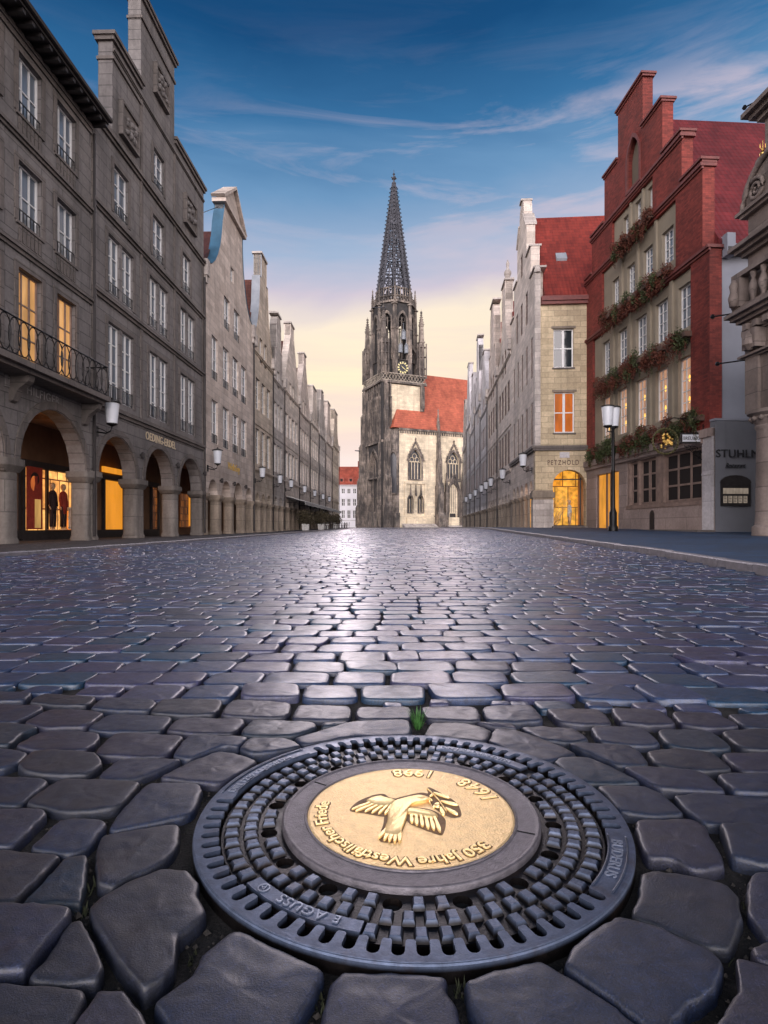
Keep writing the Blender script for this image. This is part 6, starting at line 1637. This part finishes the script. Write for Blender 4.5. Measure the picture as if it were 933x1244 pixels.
    for (u, v, fr, nm) in ((0.6,0,CS,0),(T-.6,0,CS,0),(0,0.6,CW,0),(0,T-.6,CW,0),(0.1,0.1,None,1)):
        m = MB()
        if fr is CS or fr is CW:
            s = u if fr is CS else v
            for z0, z1, dd, hw in ((0,6,2.6,.85),(6,13,2.2,.75),(13,22,1.7,.65),(22,30,1.2,.55),(30,36.4,.8,.45)):
                if fr is CW and s < 2: dd *= .3
                if fr is CS and s > 2 and z1 < 35: continue
                m.box(fr, s-hw, s+hw, -.05, dd, z0, z1); 
                P = [fr.P(s-hw,dd,z1),fr.P(s+hw,dd,z1),fr.P(s+hw,dd-.55,z1+.9),fr.P(s-hw,dd-.55,z1+.9),fr.P(s-hw,dd-.55,z1),fr.P(s+hw,dd-.55,z1)]; m.add(P, [(0,1,2,3),(0,3,4),(1,5,2)])
                for q in (-hw*.8, 0, hw*.8): m.box(fr, s+q-.12, s+q+.12, dd, dd+.22, z0+.6, z1-.3)
            for z1, dd in (((6,2.3),(13,1.9),(22,1.4),(30,1.0)) if not (fr is CS and s > 2) else ()): pinnacle(m, fr.P(s, (dd*.35 if (fr is CW and s < 2) else dd)-.25, z1), .42, 3.0, 1.4)
        else:
            P = [cpt(-.5,-.5,0)]; m.add([cpt(-.55,-.55,0),cpt(.6,-.55,0),cpt(.6,.6,0),cpt(-.55,.6,0),cpt(-.45,-.45,39),cpt(.5,-.45,39),cpt(.5,.5,39),cpt(-.45,.5,39)], [(0,1,5,4),(1,2,6,5),(2,3,7,6),(3,0,4,7),(4,5,6,7)])
        obj('buttress', m, M['church_tan'] if not nm else M['church_black'], tw)
    # ---- octagonal belfry stage
    cx, cy, _ = cpt(T/2, T/2, 0); zb, zt_ = 38.3, 58.0; ap = 5.0
    oc = MB(); pr = MB()
    for k in range(8):
        a = th-pi/2+k*pi/4; n_ = (cos(a), sin(a)); t_ = (-sin(a), cos(a)); F = Fr((cx+n_[0]*ap, cy+n_[1]*ap), t_, n_); hw = ap*math.tan(pi/8)
        oc.slab(F, rect(-hw, hw, zb, zt_), [pointed(-hw*.50, hw*.50, 43.2, 53.0)], -.7, 0)
        # mullion, hood mould, corner shaft
        pr.box(F, -.13, .13, -.45, -.25, 43.2, 54.0); pr.slab(F, pointed(-hw*.72,hw*.72,43.0,53.0), [pointed(-hw*.52,hw*.52,42.9,53.0)], 0, .3)
        pr.tube([F.P(-.5+.5*cos(t*pi/4), -.35, 53.4+.5*sin(t*pi/4)) for t in range(9)], .1, 4); pr.tube([F.P(.5+.5*cos(t*pi/4), -.35, 53.4+.5*sin(t*pi/4)) for t in range(9)], .1, 4)
        ca = a+pi/8; rr = ap/cos(pi/8); c = (cx+(rr+.15)*cos(ca), cy+(rr+.15)*sin(ca), zb)
        pr.pyr(c, .75, 12.5, 4, ca, .62); pr.pyr((c[0],c[1],zb+12.5), .62, 7.0, 4, ca, .42); pinnacle(pr, (c[0],c[1],zt_+.0), .40, 3.0, 1.0)
        for zz in (zb+6, zb+12.3, zb+18.6): pr.pyr((c[0],c[1],zz), .85, .3, 4, ca, .85)
        pr.box(F, -hw, hw, -.2, .45, zt_-.5, zt_); 
        for q in range(5): s0 = -hw+2*hw*q/5; pr.tube([F.P(s0,.35,zt_), F.P(s0+hw/5,.35,zt_+1.1), F.P(s0+2*hw/5,.35,zt_)], .09, 4)
        pr.box(F, -hw, hw, .25, .42, zt_+1.1, zt_+1.25)
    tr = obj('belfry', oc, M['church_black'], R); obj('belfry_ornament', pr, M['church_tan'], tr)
    # corner turrets beside the octagon
    for (u, v) in ((.4,.4),(T-.4,.4),(T-.4,T-.4),(.4,T-.4)):
        c = cpt(u, v, 38.3); m = MB(); m.pyr(c, 1.05, 9.5, 4, pi/4+th, .85); m.pyr((c[0],c[1],47.8), 1.05, .3, 4, pi/4+th, 1.05); m.pyr((c[0],c[1],48.1), .8, 4.0, 4, pi/4+th, .6)
        m.pyr((c[0],c[1],52.1), .75, 3.4, 4, pi/4+th, .08); crockets(m, c, .6, 52.2, 55.3, 5, 4, .2); m.pyr((c[0],c[1],55.4), .32, .5, 4, th, .3); m.pyr((c[0],c[1],55.8), .1, .9, 4)
        for zz in (41,44,46.5): m.box(Fr(c[:2], U, V_), -1.0, 1.0, -1.0, 1.0, zz, zz+.2)
        for q1, q2 in ((-.95,-.95),(0,-.98),(.95,-.95),(-.98,0),(-.95,.95)): m.box(Fr(c[:2], U, V_), q1-.14, q1+.14, q2-.14, q2+.14, 38.5, 47.5)
        # flying strut to the octagon
        q = cpt(T/2+(u-T/2)*.62, T/2+(v-T/2)*.62, 0); m.tube([(c[0],c[1],44.2),((c[0]+q[0])/2,(c[1]+q[1])/2,45.6),(q[0],q[1],48)], .28, 5)
        obj('turret', m, M['church_dark'], R)
    # gargoyles
    m = MB(); m.tube([cpt(1.5,1.5,56.0), cpt(-1.4,3.5,56.2)], .2, 5, .1); m.tube([cpt(-.3,T-1,20.5), cpt(-3.4,T-1,20.6)], .22, 5, .12); obj('gargoyle', m, M['spire_stone'], R)
    # ---- spire: eight ribs, rings, tracery and crockets
    z0, z1 = 58.0, 90.2; r0, r1 = 4.75, .34
    def rad(z): return r0+(r1-r0)*((z-z0)/(z1-z0))
    m = MB(); rings = [58.6]; z = 60.0
    while z < 88: rings.append(z); z += max(1.5, rad(z)*.95)
    for k in range(8):
        a = th+pi/8+k*pi/4
        P = [(cx+rad(z)*cos(a), cy+rad(z)*sin(a), z) for z in (z0, (z0+z1)/2, z1)]
        m.tube(P, .42, 5, .24)
        z = z0+.6
        while z < z1-.6:
            r = rad(z)+.30; m.pyr((cx+(r+.12)*cos(a), cy+(r+.12)*sin(a), z), .26, .34, 4, a); z += 1.05
    for z in rings:
        for k in range(8):
            a, b = th+pi/8+k*pi/4, th+pi/8+(k+1)*pi/4; r = rad(z); m.tube([(cx+r*cos(a),cy+r*sin(a),z),(cx+r*cos(b),cy+r*sin(b),z)], .19, 4)
    sp_ = obj('spire', m, M['spire_stone'], R)
    m = MB()
    for i in range(len(rings)-1):
        za, zc = rings[i], rings[i+1]; zm = (za+zc)/2; r = rad(zm)*cos(pi/8); 
        for k in range(8):
            a = th+k*pi/4+pi/4; n_ = (cos(a), sin(a)); t_ = (-sin(a), cos(a)); hw = rad(zm)*sin(pi/8); q = min(hw, (zc-za)/2)*.82
            if hw < .5:
                m.tube([(cx+n_[0]*rad(za)*cos(pi/8), cy+n_[1]*rad(za)*cos(pi/8), za),(cx+n_[0]*rad(zc)*cos(pi/8), cy+n_[1]*rad(zc)*cos(pi/8), zc)], .13, 4); continue
            c = lambda x, z_: (cx+n_[0]*rad(z_)*cos(pi/8)+t_[0]*x, cy+n_[1]*rad(z_)*cos(pi/8)+t_[1]*x, z_)
            if i % 2 == 0:
                m.tube([c(q*cos(t*pi/5), zm+q*sin(t*pi/5)) for t in range(11)], .19, 4)
                m.tube([c(-q,zm),c(q,zm)], .15, 4)
            else:
                m.tube([c(-hw*.9,za+.1),c(0,zc-.1)], .18, 4); m.tube([c(hw*.9,za+.1),c(0,zc-.1)], .18, 4); m.tube([c(-hw*.45,zc-.1),c(0,zm),c(hw*.45,zc-.1)], .15, 4)
            m.tube([c(0,za),c(0,zc)], .16, 4)
    obj('tracery', m, M['spire_stone'], sp_)
    m = MB(); m.lathe((cx,cy,89.5), [(.5,0),(.35,.6),(.6,.9),(.6,1.15),(.25,1.3),(.22,1.9),(.6,2.2),(.6,2.45),(.2,2.7),(.16,3.2),(.36,3.45),(.1,3.7),(.05,4.6)], 8)
    for a in range(4): q = th+a*pi/2; m.tube([(cx,cy,91.7),(cx+.75*cos(q),cy+.75*sin(q),92.0)], .16, 5)
    obj('finial', m, M['spire_stone'], sp_)
    # gallery at spire foot
    m = MB()
    for k in range(8):
        a, b = th+pi/8+k*pi/4, th+pi/8+(k+1)*pi/4
        for z, r in ((59.3,5.0),(61.6,4.7)): m.tube([(cx+r*cos(a),cy+r*sin(a),z),(cx+r*cos(b),cy+r*sin(b),z)], .2, 4)
        for q in range(5):
            t = a+(b-a)*q/5; m.tube([(cx+4.9*cos(t),cy+4.9*sin(t),58.0),(cx+4.65*cos(t),cy+4.65*sin(t),61.6)], .13, 4)
    obj('gallery', m, M['church_dark'], sp_)
    # ---- clock and cages on the south side
    F = Fr((cx+CS.n[0]*(ap+.05), cy+CS.n[1]*(ap+.05)), U, CS.n)
    m = MB(); m.slab(F, circ(1.62, 36, 0, 40.9), [], .02, .35); cl_ = obj('clock_face', m, M['clock_black'], R); cl_['label'] = 'round black clock with yellow numerals'
    m = MB()
    for k in range(12):
        a = 2*pi*k/12; n_ = (sin(a), cos(a)); t_ = (cos(a), -sin(a)); pp = []
        for r, w_ in ((1.0,-.13),(1.5,-.19),(1.5,.19),(1.0,.13)): pp.append((n_[0]*r+t_[0]*w_, 40.9+n_[1]*r+t_[1]*w_))
        m.slab(F, pp, [], .35, .39)
    obj('numerals', m, M['clock_gold'], cl_)
    for a, l in ((radians(122), 1.35), (radians(-48), .75)):
        m = MB(); n_ = (sin(a), cos(a)); t_ = (cos(a), -sin(a)); m.slab(F, [(-t_[0]*.1, 40.9-t_[1]*.1), (n_[0]*l, 40.9+n_[1]*l), (t_[0]*.1, 40.9+t_[1]*.1), (-n_[0]*.3, 40.9-n_[1]*.3)], [], .41, .46); obj('clock_hand', m, M['clock_gold'], cl_)
    for s, z, h in ((.1,48.0,2.6),(-.75,44.6,2.5),(.85,44.6,2.5)):
        m = MB(); c = F.P(s, .55, z)
        for k in range(8):
            a = 2*pi*k/8; m.tube([(c[0]+.5*cos(a),c[1]+.5*sin(a),z),(c[0]+.5*cos(a),c[1]+.5*sin(a),z+h*.75),(c[0]+.05*cos(a),c[1]+.05*sin(a),z+h)], .045, 4)
        for zz in (z, z+h*.37, z+h*.75): m.tube([(c[0]+.5*cos(t*pi/4),c[1]+.5*sin(t*pi/4),zz) for t in range(9)], .05, 4)
        m.lathe((c[0],c[1],z+.02), [(.42,0),(.42,h*.7)], 8); m.tube([(c[0],c[1],z+h),(c[0],c[1],z+h+1.6)], .05, 4); m.tube([(c[0],c[1],z+h+1.6), F.P(s,-.2,z+h+1.6)], .05, 4)
        obj('iron_cage', m, M['lead'], R)
    # ---- nave: south wall with windows
    W0, W1, wv = 3.5, 44.0, 2.2
    NS = CS.sub(0, wv)
    wins = [pointed(6.2,9.7,12.5,16.9), pointed(17.3,20.8,13.0,16.9)]
    low = [pointed(5.9,7.2,4.2,7.3), pointed(8.8,10.1,4.2,7.3)]
    m = MB(); m.slab(NS, rect(W0, W1, -.5, 25.0), wins+low+[pointed(17.6,20.5,-.5,9.6)], -.9, 0); nv = obj('nave_wall', m, M['church_cream'], R)
    for i, w_ in enumerate(wins+low):
        g = MB(); g.slab(NS, w_, [], -.7, -.65); wn = obj('window', g, M['church_glass'], R)
        a, b = w_[0][0], w_[1][0]; zz0 = w_[0][1]; zs = w_[2][1]; wd = b-a; m = MB()
        nm = 4 if wd > 2 else 2
        for k in range(1, nm): m.box(NS, a+wd*k/nm-.07, a+wd*k/nm+.07, -.6, -.35, zz0, zs+.2)
        if wd > 2:
            for qx, qz, qr in ((.28,.55,.55),(.72,.55,.55),(.5,1.45,.6)): m.tube([NS.P(a+wd*qx+qr*cos(t*pi/5), -.48, zs+qz+qr*sin(t*pi/5)) for t in range(11)], .09, 4)
            m.box(NS, a, b, -.6, -.35, zs-.1, zs+.08)
        obj('tracery', m, M['church_cream'], wn)
        m = MB(); e_ = .35 if wd > 2 else .2; m.slab(NS, pointed(a-e_,b+e_,zz0-.3,zs), [pointed(a+.01,b-.01,zz0+.01,zs)], -.02, .18)
        if wd > 2:   # crocketed hood
            top = zs+wd*.87
            for sg in (-1, 1):
                P = [(( a+b)/2+sg*(wd/2+.5), zs+.2), ((a+b)/2+sg*(wd/2+.1), zs+1.6), ((a+b)/2+sg*.8, top+.5), ((a+b)/2, top+2.0)]
                m.tube([NS.P(x, .25, z) for x, z in P], .2, 5)
                for j in range(len(P)-1):
                    for t in (0, .33, .66): x = P[j][0]+(P[j+1][0]-P[j][0])*t; z = P[j][1]+(P[j+1][1]-P[j][1])*t; m.pyr(NS.P(x+sg*.2, .3, z), .22, .4, 4)
            m.tube([NS.P((a+b)/2,.25,top+1.8), NS.P((a+b)/2,.25,top+3.0)], .2, 5, .08); m.pyr(NS.P((a+b)/2,.25,top+2.6), .42, .3, 4)
        obj('hood_mould', m, M['church_dark'], wn)
    # lower chapel block, ledges, plinth, steps
    m = MB(); m.box(NS, 4.9, 11.1, 0, .35, 11.3, 11.8); m.box(NS, 4.9, 5.5, 0, .25, 3.4, 11.3); m.box(NS, 10.5, 11.1, 0, .25, 3.4, 11.3); m.box(NS, 7.75, 8.25, 0, .35, 6.6, 8.6); m.box(NS, 3.6, 12.4, 0, .45, 3.0, 3.4)
    m.box(NS, W0, 22, 0, .3, -.5, 3.0); m.box(NS, 5.3, 12.2, .3, .7, .3, 2.8)
    for k in range(9): m.box(NS, 5.5+k*.75, 5.7+k*.75, .7, .78, .8, 2.5)
    obj('chapel_front', m, M['church_cream'], nv)
    m = MB()
    for s in (6.55, 9.45, 8.0): pinnacle(m, NS.P(s, .3, 8.2), .28, 2.0, .5)
    obj('chapel_pinnacles', m, M['church_dark'], nv)
    m = MB()
    for k in range(6): m.box(NS, 4.0, 13.2, .7, 3.2-.42*k, .1+.2*k, .3+.2*k)
    obj('steps', m, M['grey_stone'], nv)
    for s in (14.4, 25.0):
        m = MB()
        for z0_, z1_, dd, hw in ((-.5,3.4,2.4,1.0),(3.4,11,1.9,.8),(11,17.5,1.3,.6),(17.5,22,.8,.45)):
            m.box(NS, s-hw, s+hw, -.05, dd, z0_, z1_); m.add([NS.P(s-hw,dd,z1_),NS.P(s+hw,dd,z1_),NS.P(s+hw,dd-.5,z1_+.8),NS.P(s-hw,dd-.5,z1_+.8)], [(0,1,2,3)])
        for z1_, dd in ((11,1.6),(17.5,1.1),(22,.6)): pinnacle(m, NS.P(s, dd-.1, z1_), .5, 3.6, 1.6)
        pinnacle(m, NS.P(s, .2, 24.5), .5, 4.2, 1.4); obj('buttress', m, M['church_tan'], nv)
    # portal bay
    m = MB(); m.slab(NS, pointed(17.6,20.5,-.5,9.6), [rect(18.1,20.0,-.4,4.0)], -.7, -.3); pt = obj('portal', m, M['church_cream'], nv)
    m = MB(); m.box(NS, 18.1, 20.0, -.75, -.6, -.4, 4.0); obj('door', m, M['gutter'], pt)
    m = MB()
    for k in range(3): m.slab(NS, pointed(17.1+.2*k,21.0-.2*k,-.4,9.4), [pointed(17.3+.2*k,20.8-.2*k,-.45,9.4)], -.1-.1*k, .45-.15*k)
    for sg in (-1, 1): m.tube([NS.P(19.05+sg*2.3,.4,8.6), NS.P(19.05+sg*1.0,.4,12.0), NS.P(19.05,.4,14.6)], .22, 5); 
    for s in (16.7, 21.4): pinnacle(m, NS.P(s, .5, 9.5), .42, 3.0, 1.6); m.box(NS, s-.4, s+.4, 0, .8, -.5, 9.5)
    for k in range(4): m.box(NS, 18.0+.55*k, 18.1+.55*k, -.32, -.2, 4.2, 11.0)
    m.box(NS, 17.0, 21.2, .0, .3, 12.2, 12.6)
    obj('portal_ornament', m, M['church_tan'], pt)
    m = MB()
    for k in range(4): m.box(NS, 16.6, 21.6, .4, 2.8-.45*k, .1+.2*k, .3+.2*k)
    obj('steps', m, M['grey_stone'], pt)
    # slanted link wall between tower and nave
    c0, c1 = cpt(.9, -.4, 0), cpt(3.5, -2.2, 0); dx, dy = unit(c1[0]-c0[0], c1[1]-c0[1]); LNK = Fr(c0[:2], (dx, dy), (dy, -dx)); ll = hypot(c1[0]-c0[0], c1[1]-c0[1])
    m = MB(); m.slab(LNK, rect(0, ll, -.5, 25.0), [pointed(.7, ll-.7, 9.0, 17.5)], -.6, 0); m.slab(LNK, pointed(.3, ll-.3, 8.6, 17.5), [pointed(.6, ll-.6, 8.9, 17.5)], 0, .3); m.box(LNK, -.2, ll+.2, 0, .6, -.5, 4.0)
    lk = obj('link_wall', m, M['church_tan'], R)
    g = MB(); g.slab(LNK, rect(.1, ll-.1, 8, 22), [], -.55, -.5); obj('window', g, M['church_glass'], lk)
    # cornice frieze, roof
    m = MB(); m.box(NS, W0-.3, W1, -.2, .45, 24.6, 25.15)
    for k in range(60): s = W0+.2+k*.66; m.box(NS, s, s+.28, .0, .32, 23.9, 24.6)
    obj('cornice', m, M['church_dark'], nv)
    A, B, C1, D, E, Fp, Gp = cpt(1.6,-2.75,25.1), cpt(W1,-2.75,25.1), cpt(W1,5.7,41.3), cpt(11.4,5.7,41.3), cpt(11.4,2.1,34.4), cpt(5.6,2.1,34.4), cpt(1.6,2.4,25.1)
    B2_, D2 = cpt(W1,14.2,25.1), cpt(11.4,14.2,25.1)
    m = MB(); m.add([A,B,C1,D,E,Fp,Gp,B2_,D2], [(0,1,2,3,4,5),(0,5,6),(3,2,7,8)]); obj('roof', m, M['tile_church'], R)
    m = MB(); m.add([cpt(11.3,-1.2,-.5),cpt(W1,-1.2,-.5),cpt(W1,12.6,-.5),cpt(11.3,12.6,-.5),cpt(11.3,-1.2,25),cpt(W1,-1.2,25),cpt(W1,12.6,25),cpt(11.3,12.6,25)], [(0,1,5,4),(1,2,6,5),(2,3,7,6),(3,0,4,7),(4,5,6,7)])
    m.add([cpt(W1,-2,25),cpt(W1,5.7,41),cpt(W1,13.5,25)], [(0,1,2)]); obj('inner_wall', m, M['church_cream'], R)
church()

# ================================================================== FAR WHITE HOUSE
def far_house():
    y = 188.0; F = Fr((-26.0, y), (1,0), (0,-1)); base = .3
    R = thing('white_house', 'white house with red dormered roof between the left row and the church', 'building', (-10, y, base))
    W = []
    for k in range(13):
        s = 1.2+1.85*k
        for z0, z1 in ((3.3,5.9),(7.3,9.6),(11.3,12.9)): W.append((s, s+1.05, z0, z1))
    m = MB(); m.slab(F, rect(0,26,-.5,13.9), [rect(*q) for q in W]+[pointed(13.2,14.4,-.4,1.2,sharp=.55)], -.5, 0); obj('wall', m, plain('white_lime_render', (.72,.70,.73), .8, nz=.08, scale=.3), R)
    for q in W: window(R, F, *q, d=-.3, cols=2, rows=2, gl='glass_far', bw=.1, mw=.06)
    m = MB(); m.box(F, 0, 26, 0, .15, 2.5, 2.75); m.box(F, -.2, 26.2, -.3, .5, 13.75, 14.1); obj('cornice', m, M['pale_plaster'], R)
    m = MB(); m.add([F.P(-.3,.5,14.1),F.P(26.3,.5,14.1),F.P(26.3,-6,20.6),F.P(-.3,-6,20.6),F.P(26.3,-12,14.1),F.P(-.3,-12,14.1)], [(0,1,2,3),(3,2,4,5),(0,3,5),(1,4,2)]); rf = obj('roof', m, M['tile_far'], R)
    for k in range(8):
        s = 2.4+3.0*k; m = MB(); P = [(s,15.0),(s+1.7,15.0),(s+1.7,15.9)]+arc_pts(s+.85,15.9,.85,0,pi,8,.7)+[(s,15.9)]
        m.slab(F, P, [rect(s+.45,s+1.25,15.2,16.1)], -3.2, -.4); dm = obj('dormer', m, M['tile_far'], rf); g = MB(); g.box(F, s+.45, s+1.25, -.6, -.55, 15.2, 16.1); obj('window', g, M['glass_far'], dm)
    m = MB(); m.box(F, 17.3, 18.7, -7, -5.6, 18.5, 22.4); obj('chimney', m, M['brick'], rf)
    m = MB(); m.box(F, 0.1, 25.9, -12, -.5, -.4, 14.0); obj('side_wall', m, M['pale_plaster'], R)
far_house()

# ================================================================== CAFE TERRACE ON THE LEFT
aw = thing('awning', 'long white striped awning along the arcade in the middle of the left row', 'awning', LF.P(72, .5, 3.0))
m = MB(); m.add([LF.P(56,.1,3.55),LF.P(92,.1,3.55),LF.P(92,1.9,3.0),LF.P(56,1.9,3.0),LF.P(56,.1,3.5),LF.P(92,.1,3.5),LF.P(92,1.9,2.96),LF.P(56,1.9,2.96)], [(0,1,2,3),(4,5,6,7),(0,1,5,4),(2,3,7,6),(1,2,6,5),(3,0,4,7)]); obj('canopy', m, M['cloth_white'], aw)
m = MB(); 
for k in range(60): s = 56+k*.6; m.box(LF, s, s+.3, 1.905, 1.93, 2.66, 2.99)
obj('valance', m, M['cloth_white'], aw)
m = MB()
for k in range(60): s = 56.3+k*.6; m.box(LF, s, s+.3, 1.903, 1.925, 2.68, 2.98)
obj('dark_stripes', m, plain('dark_awning_stripes', (.06,.055,.05), .8), aw)
m = MB()
for k in range(10): s = 56.5+k*3.9; m.tube([LF.P(s,.05,2.9), LF.P(s,1.85,2.97)], .03, 4)
obj('awning_arms', m, M['gutter'], aw)
spots = [(56.5,1.9,'nearest'),(62.5,2.6,'second nearest'),(70.0,2.2,'second farthest'),(79.0,2.4,'farthest')]
for i, (s, d, lb) in enumerate(spots):
    p = LF.P(s, d, 0); p = (p[0], p[1], G(p[0], p[1])+.055); R = thing('planter', 'white planter with dark shrub on the left cafe terrace, the %s one' % lb, 'planter', p, 'planted white tubs on the cafe terrace')
    m = MB(); m.pyr(p, .42, .62, 4, pi/4, .50); obj('pot', m, M['planter'], R)
    rs = random.Random(30+i); m = MB(); leaves(m, (p[0],p[1],p[2]+1.25), .85, .85, .75, 900, rs, .11); obj('crown', m, plain('dull_olive_foliage', (.07,.055,.03), .8, nz=.5, bmp=0) if i == 0 else bpy.data.materials['dull_olive_foliage'], R, uv=False)
    m = MB(); m.tube([(p[0],p[1],p[2]+.5),(p[0]+.05,p[1],p[2]+1.3)], .04, 5); obj('trunk', m, M['wood'], R)
def chair_geo():
    R = thing('cafe_chair', '-', 'chair', (0,0,0)); m = MB(); m.box(WF, -.23,.23,-.23,.23,.43,.47); obj('seat', m, M['cloth_dark'], R)
    m = MB(); m.box(WF, -.23,.23,.20,.24,.55,.92); obj('backrest', m, M['cloth_dark'], R)
    for x in (-.21,.21):
        for y in (-.21,.21): m = MB(); m.tube([(x,y,0),(x,y,.43 if y < 0 else .9)], .018, 5); obj('leg', m, M['iron'], R)
    return R
def table_geo():
    R = thing('cafe_table', '-', 'table', (0,0,0)); m = MB(); m.lathe((0,0,.72), [(.38,0),(.38,.03)], 16); obj('table_top', m, M['planter'], R)
    m = MB(); m.lathe((0,0,0), [(.22,0),(.22,.03),(.03,.05),(.03,.72)], 10); obj('base', m, M['iron'], R); return R
ch0, tb0 = chair_geo(), table_geo(); nch = 0; ntb = 0
ordt = ['nearest','second nearest','third nearest','fourth nearest','third farthest','second farthest','farthest']
for k, s in enumerate((65.5, 67.5, 73.5, 76.0, 83.0, 87.0, 91.0)):
    p = LF.P(s, 2.4, 0); z = G(p[0], p[1])+.055
    t = tb0 if ntb == 0 else dup(tb0, (0,0,0)); t.location = (p[0], p[1], z); t['label'] = 'small round cafe table on the left terrace, the %s of the tables' % ordt[k]; t['group'] = 'cafe tables on the left terrace'; ntb += 1
    for j, (ds, dd, rz, w_) in enumerate(((0,.62,pi,'street side'),(-.7,0,pi/2,'near side'))):
        q = LF.P(s+ds, 2.4+dd, 0); o = ch0 if nch == 0 else dup(ch0, (0,0,0)); o.location = (q[0], q[1], z); o.rotation_euler = (0,0,rz+(.0 if j else -pi/2-pi)); o['label'] = 'dark cafe chair on the %s of the %s terrace table' % (w_, ordt[k]); o['group'] = 'dark cafe chairs on the left terrace'; nch += 1
